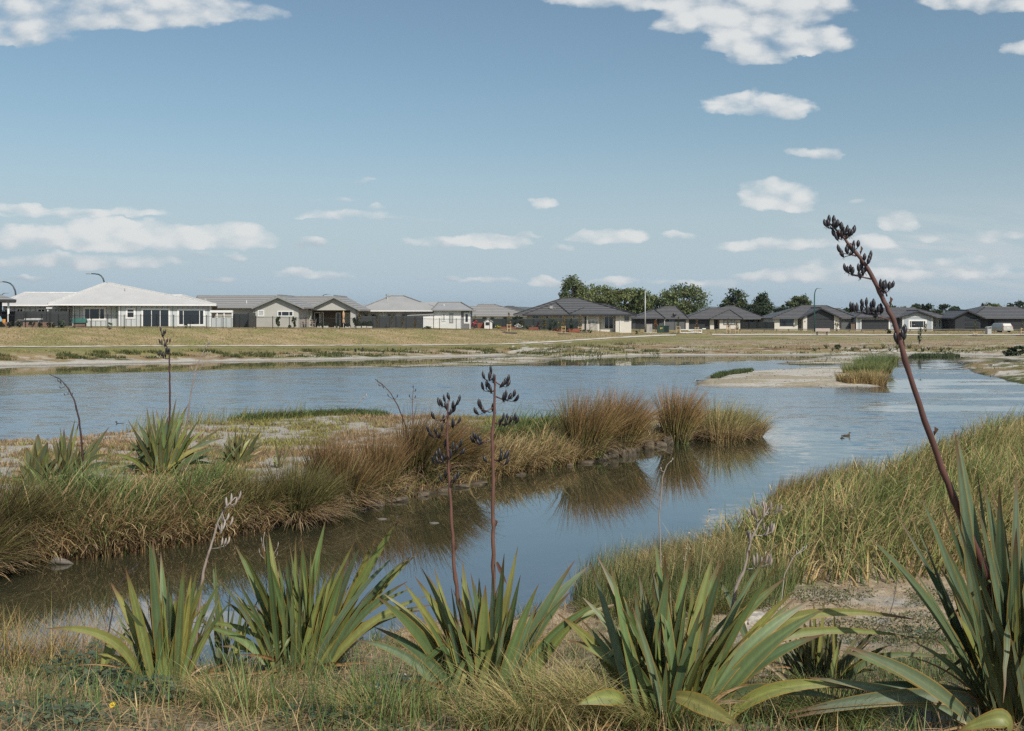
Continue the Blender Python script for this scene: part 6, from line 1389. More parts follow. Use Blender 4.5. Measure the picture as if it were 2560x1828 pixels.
def flax(px, py, d, tips, label, wid=.085, extra=14, dead=8, spread=.16, yel=.2, group='flax bushes on the near bank', seed=0, hmin=.35, name='flax_bush', specials=(), gcols=None, cat='flax'):
    """a flax bush: sword leaves from one foot to listed photograph pixels, each at its own depth"""
    p = at(px, py, d); p.z = max(gz(p.x, p.y), 0) - .03; e = empty(name, p, 0, label, cat, group); bk = Bulk(); r0 = np.array(p); m_ = len(tips)
    top_ = max((py - tp[1]) / F * d for tp in tips); ntip = len(tips)
    def base(tx): return r0 + np.array([np.clip((tx - r0[0]) * .18, -spread * 1.5, spread * 1.5) + random.uniform(-.5, .5) * spread, random.uniform(-1, 1) * spread, 0])
    for tp in tips:
        a, b = tp[0], tp[1]; kw = tp[2] if len(tp) > 2 else {}
        h_ = (py - b) / F * d; dep = kw.get('dd', random.uniform(-.30, .30) * (.4 + .5 * h_)); T_ = np.array(at(a, b, d + dep)); B_ = base(T_[0])
        if 'base' in kw: B_ = np.array(at(kw['base'][0], kw['base'][1], d + kw.get('bd', 0.)))
        col = pick(LEAF_Y if (random.random() < yel or kw.get('y')) else (gcols or LEAF_G), 1, None, .14)[0]
        lat = abs(T_[0] - B_[0]) / (abs(T_[2] - B_[2]) + .1)
        bk.add(*leafmesh(B_, T_, kw.get('arch', .06 + .14 * min(lat, 1.2)), wid * .86 * kw.get('w', random.uniform(.75, 1.1)), col, EDGE, kw.get('face', random.uniform(-.75, .75)), drop=kw.get('drop', 0.)))
    for _ in range(extra + (int(2.1 * ntip) if wid > .079 else 0)):
        a = random.uniform(0, 6.28); hh = top_ * random.uniform(.5, .92); o_ = random.uniform(.08, .62); T_ = r0 + np.array([math.cos(a) * hh * o_, math.sin(a) * hh * o_ * .8, hh * (1 - .45 * o_)])
        bk.add(*leafmesh(base(T_[0]), T_, random.uniform(.04, .18), wid * random.uniform(.42, .78), pick(LEAF_Y if random.random() < yel * .6 else (gcols or LEAF_G), 1)[0], EDGE, random.uniform(-1.1, 1.1), bend=random.random() < .12))
    bk.build('leaves', M['flax'], e, None) if False else None
    V = np.concatenate(bk.V) - r0[None]; build('leaves', V, np.concatenate(bk.Q), None, M['flax'], e, np.concatenate(bk.C), smooth=True)
    if dead:
        bd = Bulk()
        for _ in range(int(dead * 1.6)):
            a = random.uniform(0, 6.28); l_ = random.uniform(.4, .9); T_ = r0 + np.array([math.cos(a) * l_, math.sin(a) * l_ * .8, random.uniform(-.06, .4)]); T_[2] = max(T_[2], gz(T_[0], T_[1]) + .02)
            bd.add(*leafmesh(base(T_[0]), T_, random.uniform(.1, .35), wid * random.uniform(.18, .42), pick([(.30, .17, .07), (.36, .24, .12), (.22, .11, .045), (.42, .32, .2)], 1)[0], (.25, .13, .05), random.uniform(-1, 1), keel=.5, dead=True))
        V = np.concatenate(bd.V) - r0[None]; build('dead_leaves', V, np.concatenate(bd.Q), None, M['flax'], e, np.concatenate(bd.C), smooth=True)
    return e, p

def base_d(px, py): return hit(px, py).y
STK0, STK1 = (.105, .032, .022), (.12, .055, .045)
PODC = (.016, .013, .016); PALE = (.36, .31, .27)
# --- near bank, from the left
d = base_d(427, 1722)
e, p = flax(427, 1722, d, [(376, 1366, {'w': 1.2, 'face': .1}), (383, 1368, {'w': 1.1}), (403, 1400, {'w': 1.1}), (421, 1441), (459, 1421, {'w': 1.1, 'face': -.2}), (491, 1437, {'w': .9}), (318, 1439, {'w': 1.25, 'face': .2}), (283, 1473, {'w': 1.3, 'face': .3, 'y': 1}), (477, 1449), (441, 1493, {'y': 1}), (526, 1512, {'arch': .45, 'y': 1, 'w': .8}), (417, 1477, {'arch': .3, 'w': .9}), (127, 1582, {'arch': .42, 'w': 1.25, 'y': 1, 'face': 0, 'dd': -.2}), (324, 1574, {'base': (255, 1690), 'w': .9}), (281, 1592, {'base': (255, 1690), 'y': 1}), (470, 1500), (486, 1532, {'y': 1}), (400, 1560), (350, 1600), (245, 1640, {'arch': .3})],
     'flax bush leftmost on the near bank with one long leaf flung out to the left', .088, 4, 7)
stalk(e, p, [(470, 1690), (488, 1627), (502, 1477), (510, 1421), (526, 1370), (546, 1303), (562, 1271), (589, 1243)], d + .1, [.017, .016, .014, .013, .011, .009, .007, .004], (.2, .14, .11), PALE, [((575, 1258), [(589, 1252, .5), (578, 1248, .2), (597, 1240, .6), (566, 1255, -.1)]), ((556, 1285), [(556, 1292, -.2), (568, 1290, .5), (577, 1302, .6)]), ((528, 1372), [(555, 1352, .3), (563, 1350, .5), (570, 1349, .6)]), ((545, 1310), [(554, 1322, .3), (560, 1312, .5)])], PALE, .10, .022, name='dead_flower_stalk', pale=True)
e, p = flax(555, 1688, base_d(555, 1688), [(538, 1415, {'w': .8}), (532, 1416, {'w': .7}), (585, 1528), (542, 1480, {'arch': .3, 'w': .6, 'y': 1}), (610, 1500, {'w': .7}), (625, 1530, {'w': .7}), (505, 1540, {'w': .7}), (575, 1470, {'w': .5})], 'small thin flax bush between the two left bushes', .07, 3, 3, .1)
d = base_d(752, 1690)
e, p = flax(752, 1690, d, [(593, 1378, {'w': 1.1}), (605, 1384), (599, 1463, {'w': .8}), (657, 1378, {'w': 1.2, 'face': .1}), (666, 1350, {'w': 1.2}), (674, 1350, {'w': 1.1}), (716, 1392, {'w': 1.1}), (723, 1394), (756, 1368, {'w': 1.25, 'face': 0}), (810, 1321, {'w': 1.15, 'face': -.1}), (769, 1421), (785, 1416), (833, 1425), (862, 1420, {'w': 1.15}), (885, 1363, {'w': .9, 'y': 1}), (696, 1441), (570, 1512, {'w': 1.1}), (510, 1574, {'w': 1.1, 'arch': .3}), (483, 1564, {'w': .8, 'arch': .32}), (653, 1576, {'y': 1}), (897, 1380, {'w': 1.2}), (936, 1359, {'w': 1.1}), (992, 1317, {'w': 1.4, 'face': -.2, 'dd': -.3}), (1016, 1408, {'w': 1.1, 'y': 1}), (1033, 1400, {'w': 1.1, 'y': 1}), (978, 1406), (998, 1418), (1006, 1468, {'w': 1.1}), (1018, 1483), (929, 1489), (1051, 1503, {'w': 1.1, 'arch': .2}), (1073, 1523, {'w': 1., 'arch': .28}), (1045, 1535, {'arch': .25}), (931, 1553, {'y': 1}), (863, 1420), (838, 1426), (871, 1472), (897, 1472), (740, 1470), (700, 1500), (820, 1500), (640, 1520), (790, 1540), (560, 1620, {'arch': .25})],
     'largest flax bush on the near bank left of the two tall dark stalks', .09, 8, 12, .22)
d = base_d(1207, 1762)
e, p = flax(1207, 1762, d, [(1045, 1458, {'w': 1.05, 'y': 1}), (1061, 1438, {'w': 1.1}), (1073, 1452), (1089, 1436, {'w': .9}), (1018, 1475, {'w': 1.05}), (954, 1507, {'w': 1.3, 'face': .2}), (970, 1499, {'w': 1., 'y': 1}), (948, 1580, {'w': 1.2}), (899, 1610, {'w': 1.1, 'arch': .3}), (1158, 1422, {'w': 1.1}), (1180, 1452), (1198, 1462), (1160, 1472), (1213, 1481, {'w': 1.6, 'face': 0}), (1233, 1444), (1259, 1406, {'w': 1.0}), (1291, 1388, {'w': .95}), (1298, 1456, {'w': 1.1}), (1340, 1479, {'w': 1.2}), (1427, 1422, {'w': 1.2, 'face': -.3}), (1457, 1436, {'w': 1.5, 'face': -.2}), (1417, 1495, {'w': 1.2}), (1279, 1525), (1259, 1460), (1184, 1535, {'y': 1}), (1504, 1515, {'w': 1.2, 'arch': .25}), (1536, 1523, {'w': 1.3, 'arch': .28}), (1449, 1551, {'w': 1.1}), (1061, 1693, {'y': 1, 'w': 1.2, 'arch': .25}), (1140, 1560), (1100, 1590), (1250, 1580), (1320, 1560), (1030, 1600, {'arch': .3}), (1025, 1762, {'base': (1130, 1752), 'bd': -.25, 'dd': -.4, 'w': 1.4, 'arch': .25, 'y': 1, 'face': .0})],
     'flax bush carrying the two tall dark seed stalks in the middle of the near bank', .09, 8, 12, .2)
S1 = lambda x, y, l=0.: (1000 + x / 2.62, 880 + y / 2.62, l)
A_ = lambda x, y: (1000 + x / 2.62, 880 + y / 2.62)
stalk(e, p, [(1190, 1735), (1170, 1620), (1146, 1507), (1134, 1407), (1131.5, 1338), (1124, 1223), (1120, 1147), (1118, 1071), (1121, 1000)], d + .15, [.019, .018, .0165, .0145, .0135, .012, .0105, .009, .006], (.15, .075, .05), STK1,
      [(A_(318, 345), [S1(318, 285, -.45), S1(290, 300, -.4), S1(250, 325, -.5), S1(272, 330, -.6), S1(303, 350, -.2)]), (A_(314, 400), [S1(345, 350, .3), S1(383, 305, .4), S1(375, 322, .8), S1(352, 368, .5), S1(330, 385, .7)]), (A_(312, 415), [S1(218, 410, -.7), S1(288, 432, -.2)]), (A_(310, 470), [S1(342, 455, .2), S1(383, 440, .6), S1(352, 470, .3)]), (A_(310, 535), [S1(185, 500, -.6), S1(205, 530, -.9), S1(235, 510, -.4), S1(250, 535, -.8), S1(272, 495, -.1)]), (A_(314, 640), [S1(293, 600, .1), S1(345, 620, .5), S1(398, 597, .5), S1(408, 637, 1.0), S1(370, 625, .4)]), (A_(318, 720), [S1(238, 665, -.2), S1(265, 660, -.2), S1(215, 705, -.8), S1(245, 700, -.7), S1(275, 690, -.6), S1(290, 680, -.3)]), (A_(316, 690), [S1(335, 670, .2)]), (A_(320, 840), [S1(275, 825, -.6), S1(297, 800, -.2), S1(355, 825, .3), S1(378, 805, .4)])], PODC, .078, .026)
stalk(e, p, [(1228, 1740), (1230, 1640), (1233.6, 1500), (1233.6, 1357), (1232, 1262), (1233.6, 1185), (1230, 1094), (1236, 1033), (1237.4, 937)], d, [.018, .018, .017, .0165, .015, .0145, .0125, .011, .007], (.17, .085, .055), STK1,
      [(A_(620, 160), [S1(597, 115, -.2), S1(548, 150, -.6), S1(586, 155, .1), S1(612, 172, 0)]), (A_(618, 255), [S1(540, 220, -.5), S1(565, 205, 0), S1(587, 220, -.2), S1(597, 240, -.3)]), (A_(625, 195), [S1(668, 200, .9), S1(708, 170, .5), S1(713, 195, .9), S1(684, 190, .5)]), (A_(628, 292), [S1(680, 295, .3), S1(694, 280, .2), S1(720, 280, .8), S1(748, 265, .5), S1(760, 290, 1.0)]), (A_(610, 365), [S1(516, 330, -.1), S1(526, 345, -.2), S1(500, 378, -.9), S1(545, 370, -.5), S1(605, 360, 0)]), (A_(620, 465), [S1(670, 430, .4), S1(700, 425, .1), S1(725, 435, .6), S1(748, 425, .3), S1(762, 440, .4), S1(690, 458, .3), S1(655, 455, .2)]), (A_(605, 572), [S1(480, 565, -.7), S1(490, 545, -.5), S1(505, 555, -.4), S1(525, 570, -.3), S1(510, 578, -.8)]), (A_(618, 705), [S1(555, 690, -.9), S1(665, 650, -.1), S1(690, 670, .8), S1(705, 662, .6), S1(697, 710, .9), S1(660, 685, .6)])], PODC, .08, .027)
mb = bk = Bulk(); bk.add(*leafmesh(np.array(at(1242, 1405, d - .03)) - np.array(p), np.array(at(1266, 1458, d - .05)) - np.array(p), .35, .035, (.10, .04, .03), (.08, .03, .02), 0, dead=True)); build('bract', bk.V[0], bk.Q[0], None, M['flax'], e, bk.C[0])
d = base_d(1665, 1815)
e, p = flax(1665, 1815, d, [(1482, 1428, {'w': 1.0}), (1504, 1416, {'w': 1.2, 'face': .1}), (1530, 1436, {'w': 1.2}), (1540, 1436), (1514, 1456), (1468, 1511, {'w': 1.3}), (1601, 1460, {'w': 1.2, 'face': 0}), (1407, 1551, {'w': 1.3, 'y': 1}), (1433, 1614, {'w': 1.6, 'face': .2, 'arch': .3, 'y': 1}), (1639, 1373, {'w': 1.1}), (1631, 1436), (1668, 1448, {'w': 1.4, 'face': 0}), (1662, 1404, {'w': 1.1}), (1656, 1471), (1634, 1483), (1658, 1580, {'arch': .5, 'y': 1}), (1587, 1487, {'w': .9}), (1777, 1410, {'w': 1.3, 'face': -.1}), (1793, 1423, {'w': 1.4, 'face': -.1}), (1804, 1423, {'w': 1.2}), (1720, 1412, {'w': 1.2}), (1731, 1485, {'w': 1.3}), (1699, 1491), (1801, 1458, {'w': .9, 'base': (1880, 1640), 'bd': .5, 'dd': .5}), (1912, 1404, {'w': 1.1}), (1942, 1423), (1950, 1464, {'w': 1.3}), (1974, 1496, {'w': 1.1}), (1985, 1507), (2028, 1512, {'w': 1.4, 'face': -.3}), (2042, 1542, {'w': 1.6, 'face': -.3}), (2045, 1599, {'w': 1.4, 'arch': .2}), (2272, 1566, {'arch': .5, 'w': 1.2, 'y': 1, 'drop': -.05}), (2272, 1610, {'arch': .5, 'w': 1.1, 'y': 1, 'drop': -.1}), (1847, 1816, {'base': (1690, 1742), 'bd': -.5, 'dd': -.7, 'arch': .22, 'w': 1.7, 'face': -.1}), (1450, 1762, {'base': (1560, 1756), 'bd': -.5, 'dd': -.6, 'arch': .3, 'w': 1.5, 'y': 1}), (2131, 1724, {'arch': .32, 'w': 1.4, 'y': 1}), (2100, 1755, {'arch': .3, 'w': 1.3}), (1560, 1530), (1740, 1560), (1850, 1540), (1900, 1580), (1620, 1560), (1780, 1600), (1530, 1590), (1960, 1610), (1570, 1640)],
     'broad flax bush right of the middle with a bleached dead stalk', .088, 10, 12, .26)
K = lambda x, y, l=0.: (1450 + x / 1.8495, 950 + y / 1.8495, l)
stalk(e, p, [(1800, 1720), (1818, 1610), (1839, 1469), (1861, 1426), (1877, 1350), (1899, 1307), (1926, 1266)], d + .25, [.016, .015, .0135, .011, .009, .007, .004], (.25, .19, .15), PALE, [((1912, 1288), [K(860, 580, -.2), K(852, 574, -.3), K(905, 592, .6), K(925, 588, .7), K(880, 585, .1)]), ((1890, 1320), [K(798, 605, -.4), K(812, 618, -.3), K(848, 612, .1)]), ((1884, 1340), [K(852, 676, 0), K(885, 676, .3), K(892, 684, .5), K(868, 692, .6)]), ((1873, 1365), [K(780, 712, -.2), K(786, 722, 0)]), ((1862, 1424), [K(805, 835, 0), K(820, 828, .2), K(840, 832, .3), K(858, 826, .3), K(872, 824, .4), K(880, 836, .6)])], (.27, .215, .18), .085, .022, name='dead_flower_stalk', pale=True)
d = base_d(2045, 1742)
e, p = flax(2045, 1742, d, [(2034, 1512, {'w': .8}), (2062, 1500, {'w': .5, 'y': 1}), (2099, 1566), (2202, 1566, {'w': .7}), (2218, 1620, {'arch': .2}), (2126, 1626), (1990, 1600), (2010, 1560), (2070, 1570, {'w': .7}), (2150, 1590, {'w': .8}), (2085, 1540, {'w': .8}), (2230, 1660, {'arch': .3}), (1965, 1640), (2364, 1656, {'arch': .45, 'w': .9}), (2050, 1600, {'y': 1}), (2110, 1650), (2180, 1680, {'arch': .3}), (2005, 1680)], 'dull olive leaved smaller flax bush behind and between the two right hand bushes', .082, 18, 10, .2, gcols=[(.095, .115, .05), (.12, .13, .055), (.085, .105, .055)])
e, p = flax(2420, 1700, base_d(2420, 1660), [(2364, 1560), (2345, 1600), (2400, 1570), (2440, 1590), (2330, 1640), (2480, 1600)], 'few flax leaves behind the right edge bush on the sandy clearing', .075, 4, 3, .12)
# right edge bush: its foot is nearer than the picture's lower edge
p0 = Vector(((2545 - CX) / F * 7.2, 7.2, 0)); d = 7.2
e, p = flax(2545, 1850, d, [(2188, 1369, {'w': 1.1, 'face': .3}), (2310, 1269, {'w': 1.0, 'face': .2}), (2342, 1345, {'w': 1.1}), (2364, 1377), (2391, 1120, {'w': 1.3, 'face': .1}), (2399, 1123, {'w': 1.2}), (2466, 1245, {'w': 1.5, 'face': 0}), (2483, 1245, {'w': 1.2}), (2499, 1250, {'w': 1.3}), (2540, 1204, {'w': 1.2}), (2575, 1240), (2600, 1180), (2620, 1300), (2415, 1323, {'w': 1.3}), (2434, 1410, {'w': 1.4}), (2045, 1702, {'arch': .12, 'w': 1.1}), (2131, 1629, {'arch': .14, 'w': 1.3, 'face': .3}), (2120, 1637, {'arch': .12, 'w': 1.3}), (1993, 1783, {'arch': .16, 'w': 1.3, 'base': (2500, 1760), 'face': .1}), (2001, 1796, {'arch': .2, 'w': 1.2, 'base': (2500, 1775)}), (2093, 1723, {'arch': .15, 'w': 1.3, 'base': (2530, 1780)}), (2431, 1545, {'w': 1.3}), (2483, 1577), (2461, 1534, {'w': 1.3, 'y': 1}), (2391, 1539, {'w': 1.1, 'y': 1}), (2520, 1500, {'w': 1.3}), (2560, 1420, {'w': 1.3}), (2390, 1835, {'base': (2520, 1830), 'bd': -.9, 'dd': -.9, 'arch': .7, 'w': 1.5, 'y': 1}), (2350, 1500), (2540, 1350, {'w': 1.2}), (2580, 1380, {'w': 1.3}), (2600, 1480, {'w': 1.4}), (2300, 1620), (2640, 1400)],
     'big flax bush at the right edge carrying the tall leaning dark stalk', .092, 12, 12, .2, .12, gcols=[(.080, .120, .060), (.098, .138, .068), (.115, .152, .088)])
K2 = lambda x, y, l=0.: (2020 + x / 4.06, 500 + y / 4.06, l); A2 = lambda x, y: (2020 + x / 4.06, 500 + y / 4.06)
stalk(e, p, [(2548, 1800), (2505, 1542), (2431, 1351), (2353, 1171), (2285, 968), (2234, 800), (2206, 743), (2172, 675), (2139, 630), (2105, 590), (2071, 555)], [7.2, 7.2, 7.15, 7.1, 7.05, 7.0, 7.0, 7.0, 7.0, 7.0, 7.0], [.031, .030, .027, .0235, .0205, .018, .0165, .0145, .0115, .0085, .005], (.10, .04, .032), (.125, .066, .056),
      [(A2(250, 300), [K2(185, 230, -.3), K2(172, 222, -.5), K2(205, 225, 0), K2(215, 195, .1), K2(255, 230, .2), K2(275, 240, 0), K2(295, 235, .2), K2(262, 205, 0)]), (A2(300, 385), [K2(342, 265, 0), K2(265, 330, -.6), K2(290, 365, -.4), K2(315, 335, 0), K2(300, 350, 0), K2(345, 350, 0)]), (A2(395, 390), [K2(370, 310, 0), K2(405, 280, .6), K2(420, 330, .4), K2(440, 320, .5), K2(455, 300, .5), K2(380, 345, .1)]), (A2(490, 570), [K2(320, 490, -.5), K2(405, 480, -.1), K2(398, 500, -.2), K2(440, 470, .1), K2(465, 450, .2), K2(455, 500, .1), K2(507, 435, .1), K2(345, 535, -.7)]), (A2(600, 690), [K2(540, 620, -.1), K2(575, 570, .1), K2(625, 580, .3), K2(612, 605, .3), K2(630, 560, .4)]), (A2(650, 805), [K2(515, 690, -.2), K2(545, 680, 0), K2(580, 690, .1), K2(525, 755, -.4), K2(560, 720, -.1), K2(378, 685, -.4), K2(410, 700, -.2), K2(435, 690, .1), K2(450, 715, .3)]), (A2(800, 975), [K2(742, 855, -.1), K2(770, 865, 0), K2(792, 860, 0), K2(822, 870, .1), K2(848, 850, .5), K2(765, 900, -.1)]), (A2(860, 1225), [K2(445, 1080, -.4), K2(468, 1085, -.2), K2(495, 1095, 0), K2(540, 1085, 0), K2(555, 1030, -.3), K2(597, 1040, .3), K2(640, 1060, -.3), K2(635, 1095, -.2), K2(672, 1050, 0), K2(712, 1095, 0), K2(735, 1080, .2), K2(660, 1125, -.2), K2(690, 1150, 0), K2(600, 1110, .1), K2(745, 1110, .3)]), (A2(975, 1480), [K2(965, 1290, .3), K2(990, 1290, .4), K2(975, 1320, .3), K2(955, 1350, 0), K2(975, 1380, .2)]), (A2(930, 1440), [K2(912, 1310, 0), K2(885, 1385, -.2), K2(895, 1400, 0), K2(905, 1420, 0)])], PODC, .066, .026, .6)
# thin bleached stalks without leaves of their own, near bank
def lone(path, d, r, c0, c1, cl, label, podc=PALE, pl=.07, pw=.018, group='bare flax stalks', name='flax_stalk', d1=None):
    f = at(*path[0], d); e = empty(name, f, 0, label, 'flax stalk', group); n = len(path)
    ds_ = [d] * n
    P = [at(a, b, x) - f for (a, b), x in zip(path, ds_)]; P[0].z -= .3
    mb = MB(); mb.cur = c0; PP = []
    for i in range(n - 1): PP += [P[i].lerp(P[i + 1], k / 3) for k in range(3)]
    PP.append(P[-1]); mb.tube(PP, [r * (1 - .7 * i / len(PP)) for i in range(len(PP))], 6); so = mb.build('stem', M['stalk'], e, smooth=True, color=True)
    for att, pods in cl:
        mb = MB(); a0 = at(*att, d) - f; mb.cur = c1
        for a, b, l in pods:
            q = at(a, b, d + random.uniform(-.05, .05)) - f - Vector((0, 0, pl * .45)); mb.tube([a0, a0.lerp(q, .6) - Vector((0, 0, pl * .1)), q], [r * .45, r * .35, r * .3], 4); pod(mb, q, pl, pw, l, random.uniform(-.6, .6), podc)
        mb.build('pod_cluster', M['pod'], so, smooth=True, color=True)
    return e
lone([(1950, 1530), (1953, 1505), (1961, 1437), (1983, 1393), (2001, 1377), (2012, 1366)], base_d(1952, 1530), .010, (.36, .32, .27), PALE, [((1985, 1390), [(1990, 1382, .2), (2003, 1372, .5), (2012, 1368, .7)])], 'small bleached bent stalk right of the bleached forked one')
lone([(1652, 1460), (1652, 1407), (1648, 1291), (1657, 1190), (1668, 1162), (1679, 1151)], base_d(1652, 1500), .012, (.30, .25, .21), PALE, [((1660, 1180), [(1653, 1172, -.2)]), ((1676, 1155), [(1680, 1148, .4)])], 'thin bleached stalk rising from the rushes against the channel', pl=.05)
lone([(250, 1650), (272, 1580), (285, 1510), (300, 1460), (322, 1430), (345, 1412)], base_d(250, 1690), .010, (.07, .05, .045), (.06, .04, .04), [((322, 1430), [(330, 1425, .3)])], 'thin dark bent stalk at the far left of the near bank', podc=(.05, .035, .035), pl=.05)
lone([(668, 1480), (664, 1400), (658, 1350), (662, 1330)], base_d(665, 1690), .006, (.36, .33, .3), PALE, [((664, 1400), [(650, 1378, -.4), (655, 1350, -.2)]), ((662, 1420), [(690, 1385, .5), (694, 1362, .2)])], 'pale brittle twig standing in the largest left bush', pl=.06, pw=.008)

# --- flax on the spit
GS2 = 'flax bushes on the spit'
OL = [(.10, .11, .05), (.12, .13, .06), (.09, .105, .055)]
d = B(91, 1215); flax(91, 1215, d, [(95, 1092, {'w': 2.2, 'face': 0, 'arch': .1}), (88, 1110, {'w': 1.6}), (119, 1112, {'w': 2.0, 'face': -.2, 'arch': .3}), (67, 1124, {'w': 1.8, 'face': .2}), (72, 1150, {'w': 1.6}), (122, 1130, {'w': 1.2}), (25, 1200, {'arch': .4, 'y': 1}), (140, 1150), (105, 1120, {'w': 1.8})], 'twisted broad leaved flax leftmost on the spit', .19, 8, 6, .15, .1, GS2, gcols=OL)
d = B(165, 1212); e, p = flax(165, 1212, d, [(160, 1079, {'w': 1.0}), (269, 1075, {'w': .9, 'arch': .1}), (257, 1118, {'w': 1.2, 'arch': .25}), (277, 1160, {'w': 1., 'arch': .3}), (233, 1136, {'w': 1.2}), (186, 1057, {'w': .5}), (196, 1062, {'w': .5, 'y': 1}), (245, 1100), (215, 1120, {'w': 1.2}), (180, 1110, {'w': .9}), (140, 1100, {'w': .6}), (265, 1140, {'arch': .3}), (290, 1185, {'arch': .35})], 'flax on the spit whose leaves all sweep right, under a bent dark stalk', .19, 10, 7, .18, .12, GS2, gcols=OL)
stalk(e, p, [(206, 1180), (206, 1128), (198, 1049), (186, 1001), (170, 970), (150, 948), (123, 936)], d, [.03, .026, .022, .019, .016, .012, .006], (.05, .022, .02), (.03, .02, .022), [((150, 948), [(145, 950, -.6), (152, 955, -.5)]), ((165, 963), [(150, 966, -1.0)]), ((178, 985), [(160, 984, -1.2), (172, 975, .3)])], (.03, .022, .022), .09, .022)
d = B(403, 1195); e, p = flax(403, 1195, d, [(368, 1029, {'w': .9}), (392, 1033, {'w': .9}), (348, 1065), (336, 1079), (322, 1108, {'w': .9}), (439, 1007, {'w': .7}), (467, 1021, {'w': 1.1, 'face': -.1}), (498, 1053), (514, 1077, {'w': .8}), (548, 1077, {'w': .8}), (554, 1100, {'w': .9}), (546, 1124), (447, 1033, {'w': 1.1}), (419, 1049, {'w': 1.4, 'face': 0}), (403, 1081, {'w': 1.2}), (356, 1148, {'arch': .3}), (301, 1172, {'arch': .4}), (285, 1140, {'arch': .3, 'y': 1}), (380, 1065), (360, 1095, {'w': 1.1}), (345, 1120), (430, 1080), (470, 1075), (485, 1095), (515, 1120), (530, 1145, {'arch': .25}), (310, 1150, {'arch': .3}), (455, 1060), (395, 1060), (540, 1165, {'arch': .35})], 'large flax on the spit with a tall pod stalk and a bleached one', .165, 16, 14, .3, .16, GS2, gcols=OL + LEAF_G)
Z = lambda x, y, l=0.: (x / 2.528, 780 + y / 2.528, l)
stalk(e, p, [(414, 1180), (421, 1096), (425, 1017), (424, 938), (423, 883), (411, 851), (404, 832), (401, 820)], d, [.03, .028, .024, .021, .018, .014, .009, .005], (.07, .028, .022), (.045, .028, .028), [(Z(1035, 150)[:2], [Z(1045, 125, .3), Z(1025, 140, -.2), Z(1015, 108, -.2), Z(1035, 128, 0)]), (Z(1048, 215)[:2], [Z(1010, 185, -.4), Z(1022, 192, -.3), Z(1040, 205, -.2), Z(1055, 180, .2), Z(1075, 178, .3)]), (Z(1062, 265)[:2], [Z(1060, 240, .1), Z(1070, 240, .2), Z(1050, 245, 0)]), (Z(1065, 295)[:2], [Z(1005, 262, -.4), Z(1020, 265, -.3), Z(1032, 275, -.3), Z(1046, 275, -.2)])], PODC, .14, .045)
stalk(e, p, [(450, 1160), (467, 1073), (475, 994), (490, 922), (502, 891), (518, 863)], d + .4, [.022, .02, .017, .014, .010, .005], (.2, .14, .12), PALE, [((515, 868), [Z(1315, 195, .5), Z(1325, 190, .7), Z(1300, 215, .2)]), ((503, 889), [Z(1290, 262, .5), Z(1310, 255, .7), Z(1325, 258, .8)]), ((490, 925), [Z(1215, 358, -.4), Z(1275, 340, .6)])], (.26, .21, .19), .13, .03, name='dead_flower_stalk', pale=True)
d = B(593, 1165); flax(593, 1165, d, [(570, 1081), (589, 1077, {'w': .8}), (649, 1085), (637, 1108), (625, 1100), (606, 1080, {'w': .6}), (655, 1115, {'arch': .2}), (560, 1110), (540, 1130, {'arch': .3}), (645, 1140, {'arch': .3}), (580, 1120)], 'small flax on the spit right of the large one', .15, 6, 5, .2, .2, GS2, gcols=OL)
d = B(697, 1175); flax(697, 1175, d, [(688, 1108), (704, 1120), (727, 1118, {'w': .7}), (715, 1105, {'w': .5}), (680, 1140)], 'tiny upright flax fan on the spit left of the drooping tussock', .075, 3, 3, .1, .3, GS2, gcols=OL)
d = B(1385, 1105); flax(1385, 1105, d, [(1374, 1040, {'w': .7}), (1390, 1048, {'w': .7}), (1402, 1046, {'w': .7}), (1360, 1062), (1412, 1060)], 'dark little flax fan at the foot of the widest russet tussock', .09, 4, 2, .15, .1, GS2, gcols=OL)
GL = 'bare flax stalks'
lone([(1024, 1120), (1017, 1073), (995, 1015), (976, 982), (955, 960), (937, 948)], B(1024, 1120), .024, (.06, .03, .025), (.04, .025, .025), [((955, 960), [(945, 952, -.5), (950, 962, -.8), (960, 968, -.5)]), ((985, 998), [(972, 988, -.6), (992, 990, .4)])], 'dark bent stalk rising from the tussocks left of the two tall near stalks', podc=(.03, .022, .022), pl=.10, pw=.03)
lone([(1030, 1110), (1031, 1059), (1031, 996), (1034, 972)], B(1030, 1120), .018, (.14, .08, .06), (.05, .03, .03), [((1031, 1000), [(1025, 990, -.3), (1037, 992, .3)]), ((1034, 975), [(1033, 968, 0), (1038, 975, .3)])], 'thin upright brown stalk next to the dark bent one', podc=(.05, .035, .035), pl=.11, pw=.03)
lone([(862, 1110), (867, 1073), (889, 1020), (905, 998), (913, 988)], B(865, 1120), .012, (.25, .19, .15), PALE, [((905, 998), [(908, 994, .4), (914, 988, .5), (900, 1003, .2)])], 'thin pale stalk leaning right behind the brown tussocks', pl=.11, pw=.03)
lone([(600, 1150), (612, 1100), (622, 1070), (628, 1055)], B(600, 1150), .014, (.06, .04, .035), PALE, [((622, 1070), [(628, 1060, .3)])], 'short dark stalk among the leaves of the small flax', podc=(.06, .045, .04), pl=.1, pw=.03)

